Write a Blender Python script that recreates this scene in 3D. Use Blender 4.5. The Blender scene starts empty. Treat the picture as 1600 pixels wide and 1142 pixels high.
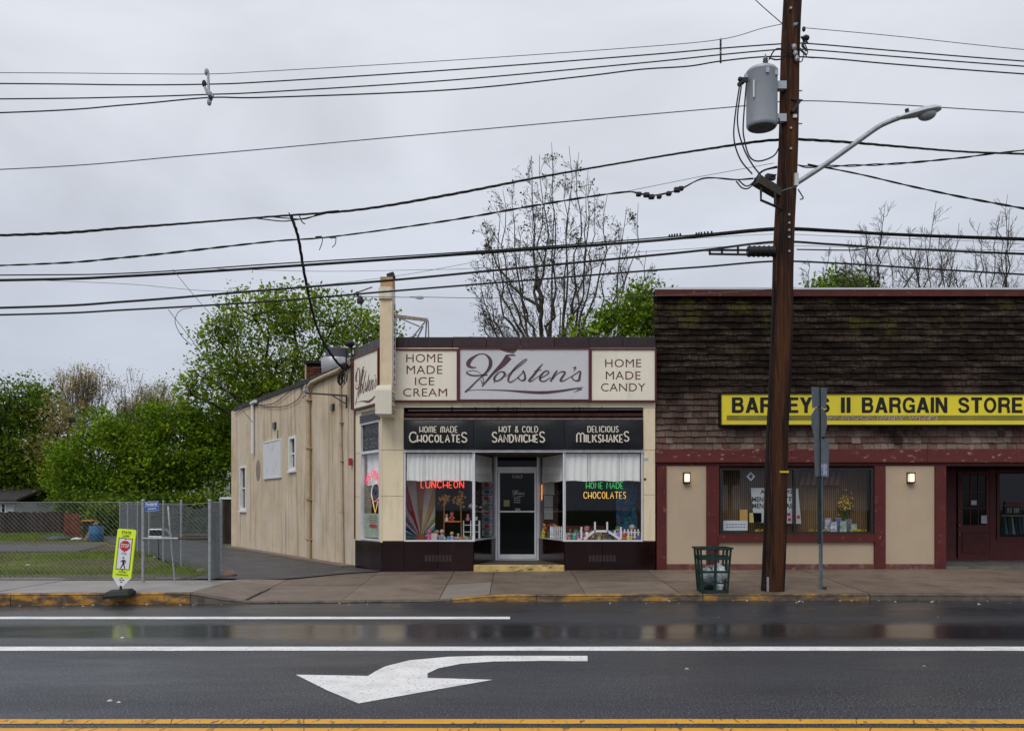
import bpy, math, random
import numpy as np
from mathutils import Vector, Matrix
R = random.Random(7)
scene = bpy.context.scene
col = scene.collection
# ---------------------------------------------------------------- camera
F = 1400.0; CX = 800.0; HY = 790.0; CH = 1.7      # focal length, principal column, horizon row (photo pixels), eye height
cam = bpy.data.cameras.new('camera'); camo = bpy.data.objects.new('camera', cam); col.objects.link(camo)
camo.location = (0, 0, CH); camo.rotation_euler = (math.radians(90), 0, 0)
cam.sensor_fit = 'HORIZONTAL'; cam.sensor_width = 36; cam.lens = 36 * F / 1600
cam.shift_x = 0; cam.shift_y = (HY - 571) / 1600
cam.clip_start = .05; cam.clip_end = 2000
scene.camera = camo
# ---------------------------------------------------------------- sky and sun
SUN_EL, SUN_AZ = 48, 200          # azimuth clockwise from +Y
w = bpy.data.worlds.new('World'); scene.world = w; w.use_nodes = True
nt = w.node_tree; N = nt.nodes; L = nt.links; N.clear()
out = N.new('ShaderNodeOutputWorld'); bg = N.new('ShaderNodeBackground'); bg.inputs['Strength'].default_value = .1
L.new(bg.outputs[0], out.inputs['Surface'])
sky = N.new('ShaderNodeTexSky'); sky.sky_type = 'NISHITA'; sky.sun_disc = False
sky.sun_elevation = math.radians(SUN_EL); sky.sun_rotation = math.radians(SUN_AZ)
tc = N.new('ShaderNodeTexCoord'); sp = N.new('ShaderNodeSeparateXYZ'); L.new(tc.outputs['Generated'], sp.inputs[0])
rmp = N.new('ShaderNodeValToRGB'); L.new(sp.outputs['Z'], rmp.inputs[0])
e = rmp.color_ramp.elements
e[0].position = 0.0; e[0].color = (.49, .53, .63, 1)
e[1].position = 1.0; e[1].color = (1.0, 1.0, 1.04, 1)
x = e.new(.16); x.color = (.56, .60, .69, 1)
x = e.new(.38); x.color = (.705, .735, .80, 1)
mp = N.new('ShaderNodeMapping'); mp.inputs['Scale'].default_value = (1.0, 1.0, 2.6); L.new(tc.outputs['Generated'], mp.inputs[0])
nz = N.new('ShaderNodeTexNoise'); nz.inputs['Scale'].default_value = 2.3; nz.inputs['Detail'].default_value = 7; nz.inputs['Roughness'].default_value = .52; nz.inputs['Distortion'].default_value = .6
L.new(mp.outputs[0], nz.inputs['Vector'])
mr = N.new('ShaderNodeMapRange'); mr.inputs[1].default_value = .3; mr.inputs[2].default_value = .7; mr.inputs[3].default_value = 8.6; mr.inputs[4].default_value = 11.6
L.new(nz.outputs[0], mr.inputs[0])
vm = N.new('ShaderNodeVectorMath'); vm.operation = 'SCALE'; L.new(rmp.outputs[0], vm.inputs[0]); L.new(mr.outputs[0], vm.inputs['Scale'])
mx = N.new('ShaderNodeMix'); mx.data_type = 'RGBA'; mx.inputs[0].default_value = .94
L.new(sky.outputs[0], mx.inputs[6]); L.new(vm.outputs[0], mx.inputs[7]); L.new(mx.outputs[2], bg.inputs['Color'])
sl = bpy.data.lights.new('sun', 'SUN'); sl.energy = 1.5; sl.angle = math.radians(28); sl.color = (1, .97, .92)
so = bpy.data.objects.new('sun', sl); col.objects.link(so); so.location = (0, -10, 30)
a_, b_ = math.radians(SUN_AZ), math.radians(SUN_EL)
so.rotation_euler = Vector((math.sin(a_) * math.cos(b_), math.cos(a_) * math.cos(b_), math.sin(b_))).to_track_quat('Z', 'Y').to_euler()
scene.view_settings.view_transform = 'Standard'; scene.view_settings.look = 'None'
scene.view_settings.exposure = 0; scene.view_settings.gamma = 1; scene.view_settings.use_curve_mapping = False
scene.render.engine = 'CYCLES'; scene.cycles.max_bounces = 8; scene.cycles.transparent_max_bounces = 24
try: scene.cycles.use_denoising = True
except Exception: pass
# ---------------------------------------------------------------- helpers
def PX(px, Y): return (px - CX) / F * Y
def PZ(py, Y): return CH + (HY - py) / F * Y
def P(px, py, Y): return (PX(px, Y), Y, PZ(py, Y))
def lerp(a, b, t): return a + (b - a) * t
def tag(o, label=None, cat=None, group=None, kind=None):
    if label: o['label'] = label
    if cat: o['category'] = cat
    if group: o['group'] = group
    if kind: o['kind'] = kind
    return o
def empty(name, loc=(0, 0, 0), label=None, cat=None, group=None, kind=None):
    o = bpy.data.objects.new(name, None); col.objects.link(o); o.location = loc; o.empty_display_size = .1
    return tag(o, label, cat, group, kind)
def wloc(o):
    v = Vector((0, 0, 0))
    while o is not None: v += o.location; o = o.parent
    return v
def kids(o): return [c for c in bpy.data.objects if c.parent == o]
def copy_tree(o, ch=None, parent=None):
    c = o.copy(); col.objects.link(c); c.parent = parent
    for k in kids(o): copy_tree(k, None, c)
    return c
class MB:
    def __init__(s, M=None): s.v = []; s.f = []; s.M = M
    def add(s, vs, fs):
        b = len(s.v)
        s.v += [tuple(s.M @ Vector(p)) for p in vs] if s.M is not None else [tuple(p) for p in vs]
        s.f += [tuple(b + i for i in f) for f in fs]; return s
    def box(s, x0, x1, y0, y1, z0, z1):
        return s.hexa([(x0, y0, z0), (x1, y0, z0), (x1, y1, z0), (x0, y1, z0), (x0, y0, z1), (x1, y0, z1), (x1, y1, z1), (x0, y1, z1)])
    def hexa(s, p):
        return s.add(p, [(0, 3, 2, 1), (4, 5, 6, 7), (0, 1, 5, 4), (1, 2, 6, 5), (2, 3, 7, 6), (3, 0, 4, 7)])
    def bev(s, x0, x1, y0, y1, z0, z1, b=.005):
        # box whose faces are set proud of chamfered edges
        def ring(z, i): return [(x0 + i, y0, z), (x1 - i, y0, z), (x1, y0 + i, z), (x1, y1 - i, z), (x1 - i, y1, z), (x0 + i, y1, z), (x0, y1 - i, z), (x0, y0 + i, z)]
        def inr(z): return [(x0 + b, y0 + b, z), (x1 - b, y0 + b, z), (x1 - b, y0 + b, z), (x1 - b, y1 - b, z), (x1 - b, y1 - b, z), (x0 + b, y1 - b, z), (x0 + b, y1 - b, z), (x0 + b, y0 + b, z)]
        vs = inr(z0) + ring(z0 + b, b) + ring(z1 - b, b) + inr(z1)
        fs = [tuple(range(7, -1, -1)), tuple(range(24, 32))]
        for k in range(3):
            for i in range(8):
                j = (i + 1) % 8; fs.append((k * 8 + i, k * 8 + j, k * 8 + 8 + j, k * 8 + 8 + i))
        return s.add(vs, fs)
    def quad(s, a, b, c, d): return s.add([a, b, c, d], [(0, 1, 2, 3)])
    def bar(s, a, b, w, h=None, up=(0, 0, 1)):
        h = h or w; a = Vector(a); b = Vector(b); d = (b - a).normalized(); u = Vector(up)
        if abs(d.dot(u)) > .98: u = Vector((0, 1, 0))
        r = d.cross(u).normalized(); u = r.cross(d).normalized()
        ps = [p + r * (i * w / 2) + u * (j * h / 2) for p in (a, b) for i, j in ((-1, -1), (1, -1), (1, 1), (-1, 1))]
        return s.add(ps, [(3, 2, 1, 0), (4, 5, 6, 7), (0, 1, 5, 4), (1, 2, 6, 5), (2, 3, 7, 6), (3, 0, 4, 7)])
    def tube(s, pts, r, n=6, cap=True):
        pts = [Vector(p) for p in pts]; m = len(pts)
        rs = r if isinstance(r, (list, tuple)) else [r] * m
        vs = []; pu = None
        for i, p in enumerate(pts):
            d = (pts[min(i + 1, m - 1)] - pts[max(i - 1, 0)])
            d = d.normalized() if d.length > 1e-9 else Vector((0, 0, 1))
            if pu is None:
                t = Vector((0, 0, 1)) if abs(d.z) < .9 else Vector((1, 0, 0))
                pu = (t - d * t.dot(d)).normalized()
            else:
                q = pu - d * pu.dot(d); pu = q.normalized() if q.length > 1e-6 else pu
            w_ = d.cross(pu)
            for k in range(n):
                a = 2 * math.pi * k / n; vs.append(p + (pu * math.cos(a) + w_ * math.sin(a)) * rs[i])
        fs = [(i * n + k, i * n + (k + 1) % n, (i + 1) * n + (k + 1) % n, (i + 1) * n + k) for i in range(m - 1) for k in range(n)]
        if cap: fs += [tuple(range(n - 1, -1, -1)), tuple(range((m - 1) * n, m * n))]
        return s.add(vs, fs)
    def lathe(s, prof, c=(0, 0, 0), n=16, sx=1, sy=1):
        m = len(prof)
        vs = [(c[0] + r * sx * math.cos(2 * math.pi * k / n), c[1] + r * sy * math.sin(2 * math.pi * k / n), c[2] + z) for r, z in prof for k in range(n)]
        fs = [(i * n + k, i * n + (k + 1) % n, (i + 1) * n + (k + 1) % n, (i + 1) * n + k) for i in range(m - 1) for k in range(n)]
        fs += [tuple(range(n - 1, -1, -1)), tuple(range((m - 1) * n, m * n))]
        return s.add(vs, fs)
    def ball(s, c, rx, ry=None, rz=None, n=10, m=6):
        ry = ry or rx; rz = rz or rx
        return s.lathe([(math.sin(math.pi * (i + .02) / (m + .04)) * rx, -math.cos(math.pi * (i + .02) / (m + .04)) * rz) for i in range(m + 1)], c, n, 1, ry / rx)
    def poly(s, pts, d, axis='y'):
        # outline extruded by d along an axis; pts are (a,b) with third coordinate given in tuple c
        n = len(pts); A = [Vector(p) for p in pts]
        e = {'y': Vector((0, d, 0)), 'z': Vector((0, 0, d)), 'x': Vector((d, 0, 0))}[axis] if isinstance(axis, str) else Vector(axis) * d
        vs = A + [p + e for p in A]
        fs = [tuple(range(n)), tuple(range(2 * n - 1, n - 1, -1))] + [(i, n + i, n + (i + 1) % n, (i + 1) % n) for i in range(n)]
        return s.add(vs, fs)
    def wall(s, x0, x1, z0, z1, y0, y1, holes):
        xs = sorted({x0, x1, *[v for h in holes for v in h[:2]]}); zs = sorted({z0, z1, *[v for h in holes for v in h[2:]]})
        xs = [v for v in xs if x0 <= v <= x1]; zs = [v for v in zs if z0 <= v <= z1]
        def solid(i, j):
            if not (0 <= i < len(xs) - 1 and 0 <= j < len(zs) - 1): return False
            cx, cz = (xs[i] + xs[i + 1]) / 2, (zs[j] + zs[j + 1]) / 2
            return not any(h[0] < cx < h[1] and h[2] < cz < h[3] for h in holes)
        for i in range(len(xs) - 1):
            for j in range(len(zs) - 1):
                if not solid(i, j): continue
                a, b, c, d = xs[i], xs[i + 1], zs[j], zs[j + 1]
                s.quad((a, y0, c), (b, y0, c), (b, y0, d), (a, y0, d)); s.quad((b, y1, c), (a, y1, c), (a, y1, d), (b, y1, d))
                if not solid(i - 1, j): s.quad((a, y1, c), (a, y0, c), (a, y0, d), (a, y1, d))
                if not solid(i + 1, j): s.quad((b, y0, c), (b, y1, c), (b, y1, d), (b, y0, d))
                if not solid(i, j - 1): s.quad((a, y1, c), (b, y1, c), (b, y0, c), (a, y0, c))
                if not solid(i, j + 1): s.quad((a, y0, d), (b, y0, d), (b, y1, d), (a, y1, d))
        return s
    def frame(s, x0, x1, z0, z1, y0, y1, t, tb=None):
        tb = t if tb is None else tb
        return s.wall(x0, x1, z0, z1, y0, y1, [(x0 + t, x1 - t, z0 + tb, z1 - t)])
    def build(s, name, mat, parent=None, smooth=False, kind=None, label=None, cat=None, group=None):
        me = bpy.data.meshes.new(name); off = wloc(parent) if parent is not None else Vector((0, 0, 0))
        me.from_pydata([(v[0] - off.x, v[1] - off.y, v[2] - off.z) for v in s.v], [], s.f)
        me.validate(); me.update()
        o = bpy.data.objects.new(name, me); col.objects.link(o); me.materials.append(mat)
        if parent is not None: o.parent = parent
        if smooth:
            me.polygons.foreach_set('use_smooth', [True] * len(me.polygons))
            try: me.set_sharp_from_angle(angle=math.radians(50))
            except Exception: pass
        return tag(o, label, cat, group, kind)
def B(name, mat, parent, *box, **k):
    M_ = k.pop('M', None); bv = k.pop('b', None); m = MB(M_)
    if mat.name == 'window_glass':
        x0, x1, y0, y1, z0, z1 = box; return m.quad((x0, y0, z0), (x1, y0, z0), (x1, y0, z1), (x0, y0, z1)).build(name, mat, parent, **k)
    (m.bev(*box, bv) if bv else m.box(*box)); return m.build(name, mat, parent, **k)
def npmesh(name, V, Fq, mat, parent=None, smooth=False):
    """V (n,3), Fq (m,k) faces of k corners."""
    off = wloc(parent) if parent is not None else Vector((0, 0, 0))
    V = np.asarray(V, dtype=np.float32) - np.array(off[:], dtype=np.float32); k = Fq.shape[1]
    me = bpy.data.meshes.new(name); me.vertices.add(len(V)); me.vertices.foreach_set('co', V.ravel())
    me.loops.add(Fq.size); me.loops.foreach_set('vertex_index', Fq.astype(np.int32).ravel())
    me.polygons.add(len(Fq)); me.polygons.foreach_set('loop_start', np.arange(0, Fq.size, k, dtype=np.int32))
    me.polygons.foreach_set('use_smooth', np.full(len(Fq), smooth)); me.update(calc_edges=True)
    o = bpy.data.objects.new(name, me); col.objects.link(o); me.materials.append(mat)
    if parent is not None: o.parent = parent
    return o
def spline(pts, n=8):
    """Catmull-Rom through tuples of any size"""
    p = [np.array(q, dtype=float) for q in pts]; p = [2 * p[0] - p[1]] + p + [2 * p[-1] - p[-2]]; o = []
    for i in range(1, len(p) - 2):
        for k in range(n):
            t = k / n
            o.append(.5 * (2 * p[i] + (p[i + 1] - p[i - 1]) * t + (2 * p[i - 1] - 5 * p[i] + 4 * p[i + 1] - p[i + 2]) * t * t + (3 * p[i] - p[i - 1] - 3 * p[i + 1] + p[i + 2]) * t ** 3))
    o.append(p[-2]); return o
# ---------------------------------------------------------------- materials
MATS = {}
def mat(name, c, rough=.7, metal=0, var=.18, vs=2.5, bump=.0, bs=60, stain=None, stain2=None, rand=0, island=0, spec=None, coat=0, emit=None, es=1, stretch=(1, 1, 1), rvar=0, trans=0):
    if name in MATS: return MATS[name]
    if spec is None: spec = .45 if rough < .45 else (.3 if rough < .65 else .12)
    m = bpy.data.materials.new(name); m.use_nodes = True; t = m.node_tree; n = t.nodes; l = t.links
    b = n['Principled BSDF']; b.inputs['Roughness'].default_value = rough; b.inputs['Metallic'].default_value = metal
    b.inputs['Specular IOR Level'].default_value = spec; b.inputs['Coat Weight'].default_value = coat; b.inputs['Coat Roughness'].default_value = .1
    geo = n.new('ShaderNodeNewGeometry')
    def noise(scale, st=(1, 1, 1), det=6, ro=.6):
        q = n.new('ShaderNodeMapping'); q.inputs['Scale'].default_value = st; l.new(geo.outputs['Position'], q.inputs[0])
        z = n.new('ShaderNodeTexNoise'); z.inputs['Scale'].default_value = scale; z.inputs['Detail'].default_value = det; z.inputs['Roughness'].default_value = ro
        l.new(q.outputs[0], z.inputs['Vector']); return z.outputs[0]
    def rng(src, a, b2, c2=0, d=1):
        q = n.new('ShaderNodeMapRange'); l.new(src, q.inputs[0])
        for i, v in enumerate((a, b2, c2, d)): q.inputs[i + 1].default_value = v
        return q.outputs[0]
    def mix(f, a, b2):
        q = n.new('ShaderNodeMix'); q.data_type = 'RGBA'
        l.new(f, q.inputs[0])
        for i, v in ((6, a), (7, b2)):
            if isinstance(v, tuple): q.inputs[i].default_value = (*v, 1)
            else: l.new(v, q.inputs[i])
        return q.outputs[2]
    lo = tuple(x * (1 - var) for x in c); hi = tuple(min(1, x * (1 + var)) for x in c)
    cur = mix(rng(noise(vs, stretch), .3, .7), lo, hi)
    for st in (stain, stain2):
        if st:   # (colour, scale, stretch, threshold lo, hi, amount)
            f = rng(noise(st[1], st[2]), st[3], st[4], 0, st[5]); cur = mix(f, cur, st[0])
    for amt, src in ((rand, 'obj'), (island, 'isl')):
        if amt:
            if src == 'obj': r_ = n.new('ShaderNodeObjectInfo').outputs['Random']
            else: r_ = geo.outputs['Random Per Island']
            q = n.new('ShaderNodeVectorMath'); q.operation = 'SCALE'; l.new(cur, q.inputs[0]); l.new(rng(r_, 0, 1, 1 - amt, 1 + amt), q.inputs['Scale']); cur = q.outputs[0]
    l.new(cur, b.inputs['Base Color'])
    if rvar: l.new(rng(noise(vs * 1.7, stretch), .3, .7, max(.02, rough - rvar), min(1, rough + rvar)), b.inputs['Roughness'])
    if bump:
        q = n.new('ShaderNodeBump'); q.inputs['Strength'].default_value = bump; q.inputs['Distance'].default_value = .01
        l.new(noise(bs, stretch, 4), q.inputs['Height']); l.new(q.outputs[0], b.inputs['Normal'])
    if emit: b.inputs['Emission Color'].default_value = (*emit, 1); b.inputs['Emission Strength'].default_value = es
    if trans:
        tr = n.new('ShaderNodeBsdfTranslucent'); l.new(cur, tr.inputs[0]); ms = n.new('ShaderNodeMixShader'); ms.inputs[0].default_value = trans
        l.new(b.outputs[0], ms.inputs[1]); l.new(tr.outputs[0], ms.inputs[2]); l.new(ms.outputs[0], n['Material Output'].inputs[0])
    MATS[name] = m; return m
def glass(name, tint=(.97, .98, .98), f0=.04):
    if name in MATS: return MATS[name]
    m = bpy.data.materials.new(name); m.use_nodes = True; t = m.node_tree; n = t.nodes; l = t.links; n.clear()
    o = n.new('ShaderNodeOutputMaterial'); a = n.new('ShaderNodeBsdfTransparent'); a.inputs[0].default_value = (*tint, 1)
    g = n.new('ShaderNodeBsdfGlossy'); g.inputs['Roughness'].default_value = .02; g.inputs[0].default_value = (.9, .93, 1, 1)
    lw = n.new('ShaderNodeLayerWeight'); pw_ = n.new('ShaderNodeMath'); pw_.operation = 'POWER'; l.new(lw.outputs['Facing'], pw_.inputs[0]); pw_.inputs[1].default_value = 5
    lw.inputs[0].default_value = .5; fr = n.new('ShaderNodeMath'); fr.operation = 'MULTIPLY_ADD'; l.new(pw_.outputs[0], fr.inputs[0]); fr.inputs[1].default_value = .95; fr.inputs[2].default_value = .032
    ms = n.new('ShaderNodeMixShader'); l.new(fr.outputs[0], ms.inputs[0]); l.new(a.outputs[0], ms.inputs[1]); l.new(g.outputs[0], ms.inputs[2]); l.new(ms.outputs[0], o.inputs[0])
    MATS[name] = m; return m
VERT = (3, 3, .25)
CREAM = mat('cream_enamel', (.74, .63, .44), .35, var=.06, vs=1.2, stain=((.40, .29, .15), 2.2, (3, 3, .35), .56, .8, .55), stain2=((.30, .22, .14), 14, (1, 1, 1), .66, .8, .5), rand=.03)
SIGNCREAM = mat('sign_cream', (.80, .745, .62), .4, var=.05, vs=1.5, stain=((.36, .30, .22), 2.5, VERT, .58, .85, .5))
STUCCO = mat('cream_stucco', (.54, .445, .325), .9, var=.16, vs=1.4, bump=.6, bs=60, stain=((.62, .555, .48), .9, (1, 1, .6), .48, .66, .6), stain2=((.29, .205, .12), 2.6, (1.8, 1.8, .14), .52, .66, .62), rvar=.05)
PATCH = mat('grey_patch', (.23, .2, .17), .9, var=.15, vs=6)
MAROON = mat('maroon_paint', (.088, .016, .014), .5, var=.2, vs=4, stain=((.30, .16, .12), 9, (1, 1, 1), .63, .72, .7), rvar=.1)
BEAM = mat('peeling_maroon_paint', (.115, .022, .020), .5, var=.2, vs=3, bump=.3, bs=30, stain=((.42, .27, .2), 11, (.6, 1, 1.5), .60, .68, .75), stain2=((.05, .012, .012), 3, (1, 1, 1), .5, .7, .5))
SIGNRED = mat('dark_red_trim', (.10, .014, .016), .4, var=.15, vs=5)
TILE = mat('maroon_glass_tile', (.014, .0045, .0045), .14, var=.2, vs=2, rand=.25, spec=.3, stain=((.05, .03, .025), 5, (1, 1, .4), .6, .8, .5), rvar=.05)
COPE = mat('dark_coping_tile', (.030, .015, .016), .35, var=.3, vs=5, rand=.3, stain=((.09, .07, .07), 5, VERT, .58, .75, .7))
BLACK = mat('black_vinyl', (.006, .007, .009), .33, var=.3, vs=2, stain=((.016, .019, .025), 1.4, (1, 1, 1.4), .5, .75, .8), bump=.3, bs=3, spec=.28)
DARK = mat('dark_metal', (.02, .02, .022), .5, var=.3, vs=10)
VOIDBLK = mat('dark_void', (.012, .009, .008), .9, var=.3, vs=4)  # near-black: the shade of hollows put into the colour; loose wires share it
ALU = mat('anodised_aluminium', (.70, .70, .73), .42, .3, var=.08, vs=6, rvar=.08)
GALV = mat('galvanised_steel', (.30, .32, .34), .55, .45, var=.2, vs=14, rvar=.1)
GREYPAINT = mat('grey_painted_steel', (.36, .39, .43), .4, .1, var=.06, vs=5, stain=((.2, .2, .2), 4, VERT, .6, .8, .4))
WHITE = mat('white_paint', (.70, .70, .70), .5, var=.08, vs=5)
PWHITE = mat('off_white_plastic', (.62, .63, .65), .4, var=.05, vs=5)
LETTER = mat('maroon_lettering', (.10, .022, .025), .5, var=.1)
SCRIPTM = mat('mauve_lettering', (.085, .045, .055), .5, var=.2, vs=6)
LETW = mat('ivory_lettering', (.68, .63, .52), .5, var=.05)
BLK = mat('black_lettering', (.012, .012, .010), .5, var=.1)
CURT = mat('white_curtain', (.88, .88, .86), .85, var=.04, vs=3, stain=((.66, .64, .58), 3, (1, 1, .4), .55, .8, .4), trans=.08)
GLASS = glass('window_glass')
DKGLASS = mat('dark_window_glass', (.004, .005, .006), .06, var=.3, vs=2, spec=.16)
BRICK = mat('chimney_brick', (.11, .045, .03), .9, var=.3, vs=10, rand=.3)
CONC = mat('brown_sidewalk_concrete', (.158, .122, .096), .5, var=.16, vs=1.3, bump=.5, bs=70, rand=.16, rvar=.2, stain=((.07, .05, .04), 1.6, (1, 1, 1), .5, .72, .6), stain2=((.30, .26, .21), 55, (1, 1, 1), .62, .75, .35))
CONCG = mat('grey_sidewalk_concrete', (.23, .215, .20), .42, var=.12, vs=1.5, bump=.35, bs=70, rand=.10, rvar=.18, stain=((.09, .08, .075), 1.3, (.5, 1, 1), .56, .68, .6))
KERB = mat('kerb_concrete', (.10, .08, .062), .6, var=.3, vs=5, bump=.6, bs=40, stain=((.03, .027, .024), 4, (1, 1, .6), .5, .62, .8))
KERBY = mat('worn_yellow_kerb_paint', (.38, .19, .025), .55, var=.25, vs=5, bump=.5, bs=40, stain=((.050, .036, .026), 2.6, (.8, 1, 2.2), .44, .56, .92), stain2=((.13, .10, .075), 13, (1, 1, 1), .52, .62, .8))
KERBT = mat('faint_yellow_kerb_paint', (.36, .19, .03), .55, var=.25, vs=5, bump=.5, bs=40, stain=((.055, .043, .033), 2.2, (.7, 1, 2.2), .43, .56, .95), stain2=((.13, .10, .08), 13, (1, 1, 1), .50, .60, .8))
BARK = mat('bark', (.055, .042, .032), .95, var=.35, vs=6, bump=.6, bs=20, stretch=(1, 1, .4))
BARKG = mat('grey_bark', (.075, .066, .056), .95, var=.3, vs=6)
WIRE = mat('black_cable', (.010, .010, .011), .6, var=.2, vs=10)
WIREG = mat('grey_wire', (.10, .10, .11), .6, var=.2, vs=10)
def leafm(name, c, isl=.45): return mat(name, c, .55, spec=.12, var=.35, vs=.55, island=isl, trans=.38, stain=((c[0] * 2.1, c[1] * 1.6, c[2] * 1.2), .85, (1, 1, 1.3), .47, .60, .8), stain2=((c[0] * .35, c[1] * .42, c[2] * .8), .6, (1, 1, 1), .54, .68, .45))
LEAF_DARK = leafm('dark_green_leaves', (.085, .150, .014))
LEAF_MAPLE = leafm('bright_green_leaves', (.115, .210, .011))
LEAF_SPRING = leafm('spring_green_leaves', (.145, .235, .021))
LEAF_OLIVE = leafm('olive_buds', (.19, .17, .065), .3)
LEAF_PALE = leafm('pale_bud_leaves', (.30, .28, .15), .3)
# ---------------------------------------------------------------- lettering
def text_mesh(body, x0, x1, z0, z1, mat_, parent, name='lettering', T=None, bold=0, depth=.006, shear=0, space=1.0, res=3):
    """built-in lettering fitted to the box x0..x1, z0..z1 (T maps (u, v, d) to the world)"""
    cu = bpy.data.curves.new('t', 'FONT'); cu.body = body; cu.size = 1; cu.offset = bold; cu.extrude = 0; cu.shear = shear; cu.space_character = space; cu.resolution_u = res
    cu.align_x = 'CENTER'
    o = bpy.data.objects.new('t', cu); col.objects.link(o); bpy.context.view_layer.update()
    me = bpy.data.meshes.new_from_object(o.evaluated_get(bpy.context.evaluated_depsgraph_get()))
    vs = [v.co.copy() for v in me.vertices]; fs = [tuple(p.vertices) for p in me.polygons]
    bpy.data.objects.remove(o); bpy.data.meshes.remove(me); bpy.data.curves.remove(cu)
    ax, bx = min(v.x for v in vs), max(v.x for v in vs); ay, by = min(v.y for v in vs), max(v.y for v in vs)
    m = MB(); T = T or (lambda u, v, d: (u, v, d))
    m.add([T(lerp(x0, x1, (v.x - ax) / (bx - ax)), lerp(z0, z1, (v.y - ay) / max(1e-6, by - ay)), 0) for v in vs], fs)
    return m.build(name, mat_, parent)
def flatT(Y): return lambda u, v, d=0: (u, Y - d, v)
SF = {  # monoline capitals, unit square
 'A': [[(0, 0), (.5, 1), (1, 0)], [(.2, .38), (.8, .38)]], 'C': [[(.98, .82), (.8, .96), (.5, 1), (.15, .88), (0, .5), (.15, .12), (.5, 0), (.8, .04), (.98, .18)]],
 'D': [[(0, 0), (0, 1), (.45, 1), (.85, .85), (1, .5), (.85, .15), (.45, 0), (0, 0)]], 'E': [[(.95, 1), (0, 1), (0, 0), (.95, 0)], [(0, .42), (.8, .42)]],
 'H': [[(0, 0), (0, 1)], [(1, 0), (1, 1)], [(0, .38), (1, .38)]], 'I': [[(.5, 0), (.5, 1)]], 'K': [[(0, 0), (0, 1)], [(.95, 1), (0, .4)], [(.3, .58), (1, 0)]],
 'L': [[(0, 1), (0, 0), (.9, 0)]], 'M': [[(0, 0), (.08, 1), (.5, .3), (.92, 1), (1, 0)]], 'N': [[(0, 0), (0, 1), (1, 0), (1, 1)]],
 'O': [[(.5, 1), (.15, .87), (0, .5), (.15, .13), (.5, 0), (.85, .13), (1, .5), (.85, .87), (.5, 1)]], 'S': [[(.92, .86), (.6, 1), (.2, .95), (.06, .74), (.3, .54), (.75, .42), (.94, .22), (.75, .04), (.4, 0), (.05, .14)]],
 'T': [[(0, 1), (1, 1)], [(.5, 1), (.5, 0)]], 'U': [[(0, 1), (0, .25), (.2, .03), (.5, 0), (.8, .03), (1, .25), (1, 1)]], 'W': [[(0, 1), (.25, 0), (.5, .75), (.75, 0), (1, 1)]],
 'R': [[(0, 0), (0, 1), (.7, 1), (.95, .78), (.7, .52), (0, .5)], [(.5, .5), (1, 0)]], '&': [[(1, 0), (.25, .75), (.35, .98), (.65, .98), (.7, .75), (.1, .35), (.15, .05), (.6, 0), (.95, .4)]],
 'm': [[(0, 0), (0, .8), (.25, 1), (.5, .8), (.5, 0)], [(.5, .8), (.75, 1), (1, .8), (1, 0)]], 'h': [[(0, 0), (0, 1)], [(1, 0), (1, 1)], [(0, .25), (1, .25)]],
}
def strokes(txt, x0, x1, z0, z1, gap=.32):
    wd = {'I': .12, 'M': 1.15, 'W': 1.2, 'm': 1.2, ' ': .5, 'L': .75, 'E': .75, 'S': .8}
    tot = sum(wd.get(c, 1) for c in txt) + gap * (len(txt) - 1); u = (x1 - x0) / tot; x = x0; o = []
    for c in txt:
        ww = wd.get(c, 1) * u
        for s_ in SF.get(c, []): o.append([(x + (ww / 2 if c == 'I' else p[0] * ww), lerp(z0, z1, p[1])) for p in s_])
        x += ww + gap * u
    return o
def ribbon(m, pts, T, w=None):
    """flat pen stroke: pts (u, v[, width])"""
    n = len(pts); A = []; Bq = []
    for i in range(n):
        a = pts[max(0, i - 1)]; b = pts[min(n - 1, i + 1)]; dx, dy = b[0] - a[0], b[1] - a[1]; l = math.hypot(dx, dy) or 1
        h = (pts[i][2] if w is None else w) / 2
        A.append(T(pts[i][0] - dy / l * h, pts[i][1] + dx / l * h, 0)); Bq.append(T(pts[i][0] + dy / l * h, pts[i][1] - dx / l * h, 0))
    m.add(A + Bq, [(i, i + 1, n + i + 1, n + i) for i in range(n - 1)])
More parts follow.
